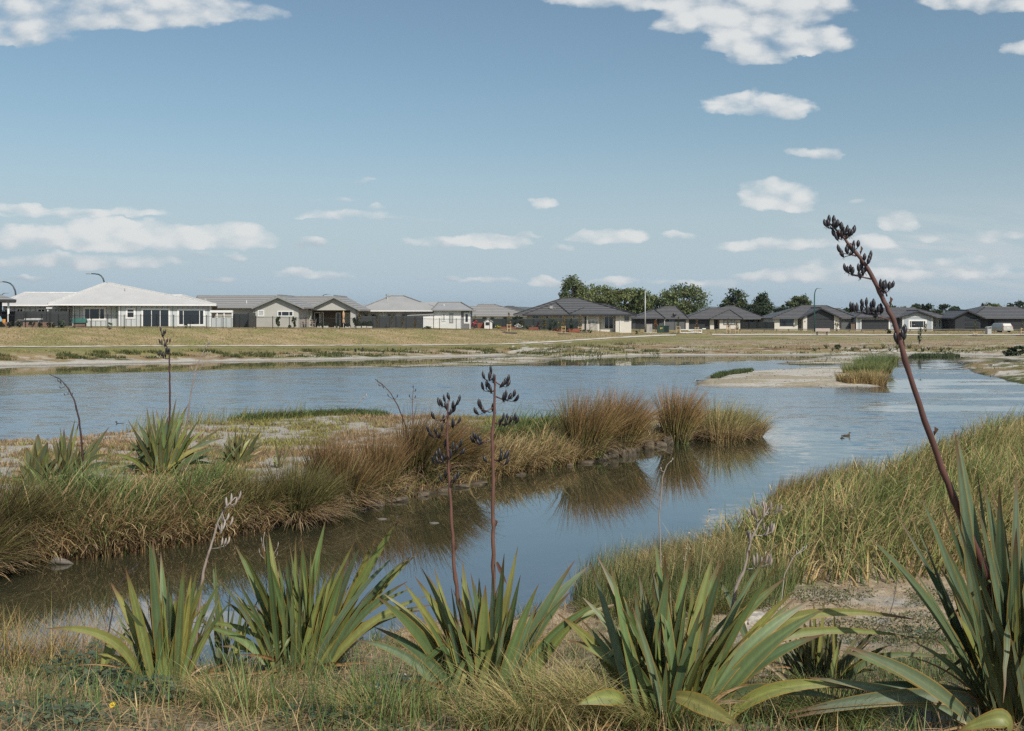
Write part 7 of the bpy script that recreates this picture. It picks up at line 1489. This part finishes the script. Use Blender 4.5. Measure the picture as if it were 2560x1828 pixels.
# ------------------------------------------------------------------ young flax along the far bank
proto = None
FX = [(2037, 12), (2049, 8), (2066, 15), (2081, 10), (2097, 9), (2113, 7), (2131, 13), (2145, 7), (2160, 12), (2176, 9), (2191, 10), (2208, 13), (2225, 11), (2242, 14), (2272, 14), (2290, 11), (2308, 15), (2322, 11), (2352, 16), (2373, 11), (2405, 8), (2432, 7)]
FW = ['leftmost in the row under the bench', 'small, second under the bench', 'bushy dark, under the right end of the bench', 'pale, below the black garage gable right side', 'thin upright, below the wood fence panel', 'tiny, below the garage left edge', 'bushy dark, below the dark garage door', 'tiny, right of the bushy dark one', 'upright, below the garage door middle', 'pale, below the garage door right part', 'yellowish, left of the leaning stalk', 'wide, just left of the leaning stalk', 'half hidden left of the leaning stalk', 'dark, half hidden behind the leaning stalk', 'wide, just right of the leaning stalk', 'low, below the picture window left side', 'wide, below the picture window', 'yellowish, below the gable right corner', 'tallest and widest, below the grey fence', 'upright, right of the widest one', 'reddish low, below the black gable', 'small and last, below the black gable right side']
def mini(kind):
    bk = Bulk(); n = 26
    for i in range(n):
        a = random.uniform(0, 6.28); l_ = random.uniform(.6, 1.05); r_ = random.uniform(.15, .8) * l_
        T_ = np.array([math.cos(a) * r_, math.sin(a) * r_, l_ * random.uniform(.55, 1.0)])
        bk.add(*leafmesh((math.cos(a) * .05, math.sin(a) * .05, -.05), T_, random.uniform(.05, .25), .085, pick([(.075, .10, .035), (.10, .12, .04), (.06, .085, .04)], 1)[0] if kind == 0 else pick([(.15, .15, .05), (.11, .12, .04)], 1)[0], (.16, .12, .04), random.uniform(-1.2, 1.2), s=6))
    return np.concatenate(bk.V), np.concatenate(bk.Q), np.concatenate(bk.C)
protos = []
for k in (0, 1):
    e = empty('young_flax', (0, 0, 0)); V, Q, C = mini(k); build('leaves', V, Q, None, M['flax'], e, C, smooth=True); protos.append(e)
used = [False, False]
for i, ((q, s), lb) in enumerate(zip(FX, FW)):
    k = 1 if i % 4 == 3 else 0; o = protos[k] if not used[k] else copy_tree(protos[k]); used[k] = True
    py_ = 878 - 3 * (i % 3) if q < 2300 else 880 - 4 * (i % 2); d = hit(q, py_, 60).y
    o.location = ground_at(q, py_, d); h_ = s * d / F * 1.05; o.scale = (h_ * 1.05, h_ * 1.05, h_); o.rotation_euler.z = random.uniform(0, 6)
    tag(o, 'young flax plant ' + lb, 'flax', 'young flax row on the far bank')
for q, t_, b_, lb in ((2344, 843, 872, 'thin dark flax stalk on the far bank under the picture window'), (2378, 842, 872, 'thin dark flax stalk on the far bank, rightmost of three'), (2358, 846, 872, 'thin dark flax stalk on the far bank, middle of three'), (2140, 842, 868, 'leaning dark flax stalk on the far bank left of the big stalk')):
    lone([(q - (4 if q == 2140 else 0), b_), (q, (t_ + b_) / 2), (q + 3, t_)], 128, .03, (.09, .055, .045), (.06, .04, .04), [((q + 2, t_ + 6), [(q + 6, t_ + 2, .6), (q - 2, t_ + 5, -.4)]), ((q, t_ + 12), [(q + 4, t_ + 9, .5)])], lb, podc=(.05, .035, .035), pl=.16, pw=.06)
for q, t_, w_, lb in ((2105, 872, 0, ''),): pass
# dark bushes at the right end of the far shore
GZ = 'bushes at the right end of the far shore'
for q, y0, y1, w_, lb in ((2545, 868, 892, 22, 'dark green bush at the right edge on the far shore'), (2520, 876, 891, 14, 'low dark bush left of the right edge bush'), (2590, 862, 892, 26, 'dark bush cut by the right edge on the far shore')):
    shrub('shrub', q, y0, y1, w_, 100, (.04, .06, .03), lb, 700, .25, GZ)
for q, y0, y1, d_, lb in ((2092, 868, 878, 112, 'round green tuft left of the young flax row'), ): shrub('shrub', q, y0, y1, 9, d_, (.06, .075, .03), lb, 250, .22)

# ------------------------------------------------------------------ rocks along the edge of the spit
def rock(px, py, w, h, label, m_='rock', z=0.0, group='rocks at the foot of the spit', cat='rock', name='rock', flat=1.0):
    p = on0(px, py, z); k = p.y / F; mb = MB(); rx, rz = w * k * .5, h * k * .6
    s_ = random.randint(0, 999); n, mm = 11, 8; rr = []
    for i in range(1, mm):
        a = math.pi * i / mm; ring = []
        for j in range(n):
            b = 2 * math.pi * j / n; v = Vector((math.sin(a) * math.cos(b), math.sin(a) * math.sin(b), -math.cos(a)))
            f = .72 + .55 * float(fbm(np.array([v.x * 1.6 + s_ + v.z]), np.array([v.y * 1.6 - v.z * 1.3 + s_]), 81, 3)[0]); v = Vector((np.sign(v.x) * abs(v.x) ** .55, np.sign(v.y) * abs(v.y) ** .55, np.sign(v.z) * abs(v.z) ** .6)); ring.append(Vector((v.x * rx, v.y * rx * .8, v.z * rz * flat)) * f)
        rr.append(ring)
    mb.rings(rr); o = mb.build(name, M[m_], None, p + Vector((0, rx * .22, rz * .34)), smooth=False); o.rotation_euler.z = random.uniform(-.5, .5); return tag(o, label, cat, group)
RK = [(1497, 1151, 34, 20), (1530, 1146, 30, 22), (1560, 1139, 36, 24), (1592, 1131, 34, 22), (1622, 1125, 30, 24), (1648, 1118, 30, 20), (1675, 1113, 30, 22), (1702, 1107, 28, 18), (1727, 1101, 26, 20), (1752, 1096, 28, 17), (1778, 1090, 26, 16), (1460, 1159, 30, 14), (1425, 1165, 26, 12), (1300, 1188, 28, 12), (1190, 1211, 34, 16), (1150, 1219, 30, 14), (1100, 1230, 36, 18), (1050, 1241, 34, 18), (985, 1254, 50, 22), (930, 1267, 44, 20), (895, 1275, 36, 16)]
RL = ['left end of the rock row under the widest russet tussock', 'second in the rock row under the widest russet tussock', 'third in the rock row, square faced', 'under the right half of the widest tussock pair', 'largest, at the gap between the russet tussocks', 'left of the lone upright tussock', 'under the lone upright tussock left side', 'under the lone upright tussock right side', 'right of the lone upright tussock', 'before the green reed clump left side', 'last in the row before the reed clump', 'low, left of the rock row by the straw grass', 'low, under the hanging straw grass', 'low, alone under the straw grass', 'below the low swept tussock right side', 'below the low swept tussock', 'at the water below the taller dark stalk', 'at the water left of the taller dark stalk', 'broad, below the leaning russet tussock', 'broad, below the narrow upright tussock', 'leftmost, by the drooping tussock']
for (a, b, w, h), lb in zip(RK, RL): rock(a + random.uniform(-6, 6), b - 1, w * random.uniform(.8, 1.75), h * random.uniform(.7, 1.35) * (1 if a > 1470 else .62), 'grey brown rock ' + lb)
for a, b, w, h, lb in ((1890, 1555, 70, 26, 'largest bleached rock behind the broad flax bush'), (1850, 1562, 40, 18, 'small bleached rock left of the largest bleached one'), (1928, 1560, 46, 18, 'flat bleached rock right of the largest bleached one'), (1005, 1712, 44, 30, 'white lump of stone left of the middle flax bush foot'), (945, 1730, 50, 26, 'white stone under the big left bush right side'), (1040, 1735, 36, 22, 'small white stone close to the middle flax bush'), (1000, 1760, 30, 16, 'smallest white stone in the grass before the middle bush'), (2440, 1640, 60, 26, 'pale stone under the right edge bush'), (2470, 1665, 44, 20, 'small pale stone right under the right edge bush')):
    rock(a, b, w, h, lb, 'pale_rock', hit(a, b).z, 'pale stones on the near bank', flat=.8)
# driftwood in the channel
p = on0(145, 1410); k = p.y / F; e = MB(); e.tube([(-22 * k, 0, .01), (-8 * k, .02, .06), (8 * k, 0, .045), (24 * k, -.02, .035), (38 * k, 0, 0)], [.02, .075, .06, .045, .01], 8); tag(e.build('driftwood', M['wood_grey'], None, p, smooth=True), 'pale piece of driftwood floating below the left edge tussock', 'driftwood')
for a, b, r_, L_, lb in ((955, 1298, .05, .22, 'pale scrap of bark floating below the narrow tussock'), (1085, 1308, .05, .22, 'pale scrap of bark floating between the two tall stalks')):
    p = on0(a, b); e = MB(); e.rings([[(math.cos(t_) * L_ * .5 * s, math.sin(t_) * .07 * s, z) for t_ in np.linspace(0, 6.28, 9)[:-1]] for s, z in ((1, -.01), (1, .008), (.5, .02))]); tag(e.build('floating_bark', M['wood_grey'], None, p), lb, 'bark', 'bark floating in the channel')
f = hit(2190, 1592); mb = MB(); mb.tube([(0, 0, -.05), (.15, 0, .2), (.25, .05, .45), (.3, .05, .75)], [.012, .01, .007, .003], 5); tag(mb.build('dead_twig', M['wood_grey'], None, f), 'dark dead twig standing in the sandy clearing', 'twig')

# ------------------------------------------------------------------ birds
def bird(name, p, L, rz, cols, label, cat, legs=0.0, group=None, head=1.0):
    """one swept body from tail through breast and neck to bill, with folded wings on top"""
    e = empty(name, p, rz, label, cat, group)
    spine = [(-.56, .16, .015, .012), (-.46, .15, .07, .03), (-.30, .13, .15, .10), (-.05, .11, .19, .145), (.18, .12, .175, .15), (.31, .17, .12, .125), (.37, .25, .072, .075), (.39, .33, .062, .062), (.42, .405, .075, .078), (.475, .415, .07, .068), (.53, .40, .035, .03), (.58, .388, .034, .014), (.63, .382, .02, .008)]
    n = 12; rr = []; C = []; mb = MB()
    for i, (x, z, ry, rz_) in enumerate(spine):
        nx = spine[min(i + 1, len(spine) - 1)]; pv = spine[max(i - 1, 0)]; t_ = Vector((nx[0] - pv[0], 0, nx[1] - pv[1])).normalized(); up = Vector((-t_.z, 0, t_.x))
        if i in (0, 1, 2, 3, 4): up = Vector((0, 0, 1))
        rr.append([Vector((x, 0, z)) * L + (Vector((0, 1, 0)) * math.cos(2 * math.pi * k / n) * ry + up * math.sin(2 * math.pi * k / n) * rz_) * L for k in range(n)])
        for k in range(n):
            s = math.sin(2 * math.pi * k / n); c = cols['bill'] if i > 9 else cols['head'] if i > 7 else cols['neck'] if i > 5 else (cols['back'] if s > .2 else cols['side'] if s > -.5 else cols['belly']); C.append(tuple(q * random.uniform(.75, 1.25) for q in c))
    mb.rings(rr); mb.c = C; mb.build('body', M['duck'], e, Vector((0, 0, legs)), smooth=True, color=True)
    for s in (-1, 1):
        mb = MB(); mb.cur = cols['wing']; mb.rings([[Vector((x, s * (y + .012 * math.cos(a)), z + hz * math.sin(a))) * L for a in np.linspace(0, 6.28, 9)[:-1]] for x, y, z, hz in ((.22, .168, .16, .03), (.1, .19, .165, .075), (-.15, .178, .17, .085), (-.38, .12, .18, .05), (-.58, .045, .19, .012))]); mb.build('wing', M['duck'], e, Vector((0, 0, legs)), smooth=True, color=True)
        mb = MB(); mb.ball(Vector((.465, s * .066, .428)) * L, .012 * L, .01 * L, .013 * L, 6, 5); mb.build('eye', M['rubber'], e, Vector((0, 0, legs)))
        if legs:
            mb = MB(); mb.tube([(0, s * .05 * L, legs + .02 * L), (.02 * L, s * .05 * L, legs * .5), (0, s * .05 * L, 0)], .012 * L, 5); [mb.tube([(0, s * .05 * L, .005), (.1 * L * math.cos(a), s * .05 * L + .1 * L * math.sin(a), .003)], .008 * L, 4) for a in (-.5, 0, .5)]; mb.build('leg', M['rubber'], e)
    return e
DK = dict(back=(.06, .04, .025), side=(.17, .095, .05), belly=(.2, .14, .09), wing=(.075, .05, .032), neck=(.16, .11, .07), head=(.07, .055, .045), bill=(.05, .05, .05))
bird('duck', on0(2117, 1090) + Vector((0, 0, -.05)), .38, R(35), DK, 'brown duck swimming with its head raised, right of the pair', 'duck', group='pair of ducks on the channel')
bird('duck', on0(2106, 1096) + Vector((0, 0, -.07)), .36, R(75), DK, 'brown duck swimming away from us, nearer and left of the pair', 'duck', group='pair of ducks on the channel')
bird('duck', on0(301, 1059) + Vector((0, 0, -.08)), .36, R(190), {k: tuple(c * .35 for c in v) for k, v in DK.items()}, 'lone dark duck far off on the lake at left', 'duck')
WB = dict(back=(.05, .05, .05), side=(.6, .6, .58), belly=(.7, .7, .68), wing=(.06, .06, .06), neck=(.55, .55, .53), head=(.06, .06, .06), bill=(.03, .03, .03))
bird('wading_bird', on0(1744, 962, .06), .34, R(160), WB, 'black and white wading bird at the tip of the sandy island', 'bird', .2)
bird('wading_bird', on0(2478, 921, .25), .4, R(-20), WB, 'black and white bird standing on the grassy point at right', 'bird', .2)

# ------------------------------------------------------------------ near bank grass, weeds and flower
NB = world_poly([(-700, 1700), (0, 1692), (350, 1688), (600, 1676), (780, 1634), (920, 1596), (1021, 1562), (1160, 1550), (1346, 1526), (1430, 1503), (1560, 1478), (1800, 1470), (1990, 1490), (2370, 1475), (3000, 1440)]) + [(7.5, 5.2), (-5.5, 5.2), (-8.5, 9)]
n = 44000; xy = scatter(NB, n, 9); P = onground(xy); pxs = CX + F * xy[:, 0] / xy[:, 1]; q = fbm(xy[:, 0] * .9, xy[:, 1] * .9, 91); q2 = fbm(xy[:, 0] * 2.5, xy[:, 1] * 2.5, 92)
clear = sstep(pxs, 1700, 1950) * sstep(xy[:, 1], 10.2, 12.0); keep = rng.uniform(0, 1, n) > clear * (.92 - .6 * (q2 > .55)); P, xy, q, q2, pxs, clear = P[keep], xy[keep], q[keep], q2[keep], pxs[keep], clear[keep]; n = len(P)
g = rng.uniform(0, 1, n) < sstep(q, .46, .66) * .7 + .04
ct = np.where(g[:, None], pick([(.09, .14, .045), (.065, .105, .04), (.12, .15, .06)], n), pick([STRAW, TAN, (.42, .33, .2), (.30, .2, .12)], n)); cb = np.where(g[:, None], pick([GRN, DGRN], n), pick([TAN, BRN], n))
lying = rng.uniform(0, 1, n) < np.where(g, .15, .85)
L = np.where(lying, U(.1, .34, n), U(.08, .30, n)) * (1 - .55 * clear)
bk = Bulk(); bk.add(*blades(P + np.stack([0 * q, 0 * q, U(0, .04, n) * lying], 1), U(0, 6.28, n), np.where(lying, U(1.1, 1.5, n), U(0, .4, n)), np.where(lying, U(1.4, 1.75, n), U(.3, 1.3, n)), L * 1.2, U(.005, .012, n), cb, ct, 3))
# taller green blades in front of the left bushes
for (a, b, w, m_, h0, h1) in ((480, 1760, 260, 110, .35, .75), (700, 1790, 200, 110, .35, .75), (900, 1790, 140, 100, .35, .7), (60, 1770, 160, 80, .2, .5), (1040, 1800, 200, 200, .25, .55), (1290, 1815, 200, 120, .2, .5), (2050, 1790, 300, 160, .2, .45), (2350, 1700, 200, 160, .2, .4)):
    c = hit(a, b); x = c.x + rng.normal(0, w / F * c.y * .5, m_); y = c.y + rng.normal(0, .35, m_); P = onground(np.stack([x, y], 1))
    bk.add(*blades(P, U(0, 6.28, m_), U(0, .2, m_), U(.2, 1.0, m_), U(h0, h1, m_), U(.006, .011, m_), pick([DGRN, GRN], m_), pick([(.075, .13, .045), (.10, .15, .06), OLV], m_), 5))
# reedy straw at the left water edge
xy = scatter(world_poly([(-200, 1700), (60, 1688), (250, 1690), (420, 1690), (420, 1720), (230, 1745), (-200, 1760)]), 1900); P = onground(xy); n = 1900
bk.add(*blades(P, rng.normal(R(80), 1.4, n), U(0, .3, n), U(.3, 1.7, n), U(.3, .95, n), U(.006, .012, n), pick([TAN, OLV, BRN], n), pick([STRAW, TAN, OLV, (.3, .16, .06)], n), 6))
xy = scatter(world_poly([(980, 1640), (1080, 1625), (1140, 1650), (1100, 1680), (1000, 1690)]), 700); P = onground(xy); n = 700
bk.add(*blades(P, U(0, 6.28, n), U(.2, .9, n), U(1.0, 2.2, n), U(.15, .4, n), U(.005, .01, n), pick([TAN], n), pick([STRAW, (.34, .25, .18)], n), 5))
# small leafed green weeds in patches along the lower edge
n = 16000; xy = scatter(world_poly([(-200, 1720), (420, 1715), (900, 1740), (1200, 1790), (1700, 1810), (2100, 1760), (2600, 1780)]) + [(6.5, 5.6), (-5.2, 5.6)], n); q = fbm(xy[:, 0] * 1.3, xy[:, 1] * 1.3, 96); pxq = CX + F * xy[:, 0] / xy[:, 1]; k = q > .50 + .10 * sstep(pxq, 500, 1000); P = onground(xy[k]); n = len(P); P[:, 2] += U(0, .07, n)
c = pick([(.085, .13, .07), (.11, .15, .08), (.07, .105, .06), (.15, .16, .07)], n); V, Q, C = cards(P, U(.025, .055, n), c, np.array([0, -.3, 1.2])); bk.add(V, Q, C)
# little succulent cover round the sandy clearing
n = 15000; xy = scatter(world_poly([(1500, 1540), (1640, 1530), (1850, 1530), (1960, 1490), (2250, 1500), (2560, 1500), (2700, 1640), (2300, 1680), (2000, 1640), (1800, 1600), (1500, 1600)]), n); q = fbm(xy[:, 0] * 1.1, xy[:, 1] * 1.4, 95); k = q > .43; P = onground(xy[k]); n = len(P); P[:, 2] += U(0, .07, n)
c = pick([(.10, .125, .065), (.13, .14, .055), (.085, .105, .05), (.2, .18, .08)], n)
V, Q, C = cards(P, U(.02, .045, n), c); bk.add(V, Q, C)
tag(bk.build('bank_turf', M['blade']), 'dry straw litter and green grass over the near bank', 'grass', kind='stuff')
# stones, shell bits and broken stems lying on the bare ground
mb = MB()
for reg, cnt, sz in ((world_poly([(1750, 1480), (2560, 1470), (2700, 1640), (2100, 1700), (1700, 1560)]), 420, (.012, .05)), (PENIN, 700, (.03, .12)), (NB, 500, (.012, .045)), (SPIT, 160, (.06, .16))):
    xy = scatter(reg, cnt, 20); P = onground(xy)
    for p_ in P:
        g_ = random.uniform(.5, 1.1); mb.cur = random.choice([(.42 * g_, .38 * g_, .32 * g_), (.3 * g_, .24 * g_, .17 * g_), (.2 * g_, .17 * g_, .14 * g_)]); a = random.uniform(*sz); s_ = random.choice((1, 1, 3.5)); r_ = random.uniform(0, 3.14)
        ex_ = Vector((math.cos(r_), math.sin(r_), 0)) * a * s_ * .5; ey_ = Vector((-math.sin(r_), math.cos(r_), 0)) * a * .4 / s_ ** .6; c_ = Vector(p_) + Vector((0, 0, .004)); mb.add([c_ - ex_, c_ - ey_, c_ + ex_, c_ + ey_, c_ + Vector((0, 0, a * .35 / s_ ** .5)) + ex_ * .2], [(0, 1, 4), (1, 2, 4), (2, 3, 4), (3, 0, 4)])
tag(mb.build('ground_litter', M['blade'], color=True), 'scattered pebbles, shell bits and broken stems on the bare ground', 'litter', kind='stuff')
# arching tussock grass in the foreground
def archgrass(px, py, spread, n, h0, h1, cols, label, azc=None, name='grass_tussock'):
    p = hit(px, py); e = empty(name, p, 0, label, 'grass', 'fine grass tussocks on the near bank'); a = U(0, 6.28, n); r = spread * np.sqrt(U(0, 1, n)); xy = np.stack([p.x + np.cos(a) * r, p.y + np.sin(a) * r * .6], 1); P = onground(xy) - np.array(p)[None]
    V, Q, C = blades(P, a if azc is None else rng.normal(azc, .9, n), U(.05, .5, n), U(1.1, 2.3, n), U(h0, h1, n), U(.005, .009, n), pick([OLV, TAN, GRN], n), pick(cols, n), 7); build('foliage', V, Q, None, M['blade'], e, C)
archgrass(1350, 1822, .36, 900, .3, .75, [(.30, .24, .11), STRAW, (.22, .19, .08), STRAW], 'fine arching straw and green tussock at the foot of the two middle bushes')
archgrass(1470, 1815, .30, 800, .35, .8, [(.30, .24, .11), STRAW, OLV], 'fine arching tussock left of the broad flax bush', R(160))
archgrass(1250, 1826, .28, 420, .2, .45, [OLV, STRAW, GRN], 'low fine tussock below the middle flax bush')
archgrass(600, 1775, .34, 420, .25, .6, [STRAW, TAN, OLV], 'tangled straw tussock between the two left flax bushes')
archgrass(960, 1800, .36, 460, .25, .6, [STRAW, TAN, OLV, GRN], 'tangled straw tussock between the largest and the middle bush')
archgrass(1880, 1800, .4, 480, .25, .55, [STRAW, TAN, BRN], 'tangled dry tussock right of the broad bush foot')
archgrass(1660, 1826, .3, 700, .3, .7, [OLV, GRN, (.2, .16, .07)], 'low fine tussock at the lower edge below the broad flax bush')
archgrass(2080, 1815, .34, 800, .25, .6, [GRN, DGRN, OLV], 'dark fine grass tuft under the flung leaves at lower right')
archgrass(1790, 1520, .6, 1500, .3, .55, [(.05, .08, .03), (.07, .095, .04), OLV], 'dark green soft rush tuft before the reed bed left of the clearing')
archgrass(1560, 1530, .7, 1200, .2, .4, [(.07, .09, .04), OLV], 'olive soft rush tuft at the water edge behind the broad flax bush')
# tall seeding grass stems before the reed bed
for px0, py0, px1, py1, lb in ((1745, 1500, 1775, 1268, 'pale feathery grass plume leaning over the channel edge'), (1705, 1510, 1722, 1330, 'golden seeding grass stem left of the bleached stalk'), (1880, 1480, 1940, 1360, 'straw seed plume bent right over the reeds'), (2400, 1400, 2398, 1205, 'thin pale seeding stem beside the leaning dark stalk')):
    f = hit(px0, py0); d = f.y; e = empty('seeding_grass', f, 0, lb, 'grass', 'single seeding grasses'); P = [at(px0 + (px1 - px0) * k ** 1.6, py0 + (py1 - py0) * k, d) - f for k in np.linspace(0, 1, 8)]; P[0] = Vector((0, 0, -.05))
    mb = MB(); mb.cur = (.4, .32, .19); mb.tube(P, [.005] * 5 + [.004, .003, .002], 5); mb.build('stem', M['stalk'], e, color=True)
    m_ = 46; kk = U(.6, 1.0, m_); pts = np.array([[np.interp(x, np.linspace(0, 1, 8), [p_[j] for p_ in P]) for j in range(3)] for x in kk]) + rng.normal(0, .02, (m_, 3)); V, Q, C = cards(pts, U(.03, .06, m_), pick([(.55, .47, .33), (.42, .33, .2)], m_), asp=.3); build('seed_head', V, Q, None, M['blade'], e, C)

def weed(px, py, r, h, n, label, size=(.06, .11)):
    p = hit(px, py); e = empty('leafy_weed', p, 0, label, 'weed', 'leafy weeds on the near bank'); a = U(0, 6.28, n); rr = r * np.sqrt(U(0, 1, n)); P = np.stack([np.cos(a) * rr, np.sin(a) * rr * .7, 0 * a], 1); P[:, 2] = gzs(P[:, 0] + p.x, P[:, 1] + p.y) - p.z + h * U(.1, 1, n) * (1 - (rr / r) ** 2 * .6)
    V = []; Q = []; C = []; c = pick([(.085, .125, .075), (.10, .14, .085), (.075, .11, .07), (.13, .155, .09)], n); m_ = 0
    for i in range(n):
        s = random.uniform(*size); az = random.uniform(0, 6.28); ti = random.uniform(-.2, .7); ax = np.array([math.cos(az) * math.cos(ti), math.sin(az) * math.cos(ti), math.sin(ti)]); sd_ = np.cross(ax, [0, 0, 1.]); sd_ /= np.linalg.norm(sd_); up = np.cross(sd_, ax)
        for u, v, w in ((0, 0, 0), (.18, .34, .06), (.45, .30, .05), (.7, .16, 0), (1, 0, -.08), (.7, -.16, 0), (.45, -.30, .05), (.18, -.34, .06), (.5, 0, -.02)): V.append(P[i] + s * (ax * u + sd_ * v + up * w)); C.append(c[i])
        for k in range(0, 8): Q.append((m_ + 8, m_ + k, m_ + (k + 1) % 8))
        m_ += 9
    build('leaves', V, None, Q, M['tree'], e, C); mb = MB(); mb.cur = (.06, .08, .04); [mb.tube([(P[i][0] * .3, P[i][1] * .3, -.02), tuple(P[i] * np.array([.7, .7, .8])), tuple(P[i])], .003, 3) for i in range(0, n, 4)]; mb.build('stem', M['stalk'], e, color=True)
weed(215, 1700, .5, .42, 190, 'leafy dark green weed bush at the left water edge')
weed(300, 1735, .55, .3, 190, 'leafy dark weed mat left of the leftmost flax foot')
weed(390, 1752, .34, .2, 120, 'low leafy weed at the foot of the leftmost flax')
weed(60, 1790, .6, .16, 160, 'flat green weed patch in the lower left corner', (.04, .07))
weed(180, 1810, .5, .14, 130, 'flat green weed patch below the yellow flower', (.04, .07))
weed(880, 1815, .22, .2, 50, 'broad leaved weed at the lower edge below the largest bush', (.06, .1))
weed(910, 1790, .2, .2, 40, 'broad leaved weed by the white stones', (.05, .09))
weed(2230, 1660, .6, .12, 150, 'low green weed mat in the clearing under the flung leaves', (.04, .07))
weed(2330, 1600, .6, .12, 120, 'low green weed mat in the sandy clearing', (.04, .07))
weed(780, 1800, .3, .12, 60, 'small weed patch below the largest bush', (.04, .07))
# yellow daisy
f = hit(281, 1790); f = Vector((at(281, 1763, f.y).x, f.y, gz(at(281, 1763, f.y).x, f.y))); e = empty('yellow_daisy', f, 0, 'single yellow daisy in the grass at lower left', 'flower'); zt = HC - (1763 - HY) / F * f.y - f.z
mb = MB(); mb.cur = (.07, .1, .04); mb.tube([(0, 0, -.02), (.01, 0, zt * .5), (0, 0, zt)], .003, 5); mb.build('stem', M['stalk'], e, color=True)
M['petal'] = plain('yellow petal', (.75, .5, .02), .6); M['daisy_eye'] = plain('daisy centre', (.6, .33, .02), .7)
mb = MB(); tl = Vector((0, -.5, .86)); uu = Vector((1, 0, 0)); vv = tl.cross(uu)
for i in range(16):
    a = 2 * math.pi * i / 16; r_ = uu * math.cos(a) + vv * math.sin(a); s_ = tl.cross(r_); o_ = Vector((0, 0, zt)); mb.add([o_ + r_ * .006, o_ + r_ * .018 + s_ * .005, o_ + r_ * .027 + tl * .003, o_ + r_ * .018 - s_ * .005], [(0, 1, 2, 3)])
mb.build('petals', M['petal'], e); mb = MB(); mb.ball(Vector((0, 0, zt)) + tl * .002, .009, .009, .006, 9, 6); mb.build('flower_eye', M['daisy_eye'], e)

# ------------------------------------------------------------------ the air between here and the hills
m, t, b = mat('haze'); m.node_tree.nodes.remove(b)
v = t.n('ShaderNodeVolumePrincipled'); v.inputs['Color'].default_value = (.80, .90, 1.0, 1); v.inputs['Density'].default_value = .00008; v.inputs['Anisotropy'].default_value = .3
t.put([n for n in m.node_tree.nodes if n.type == 'OUTPUT_MATERIAL'][0].inputs['Volume'], v.outputs[0])
tag(boxes('haze', m, None, (-9000, 9000, -60, 8600, -60, 95)), kind='stuff')
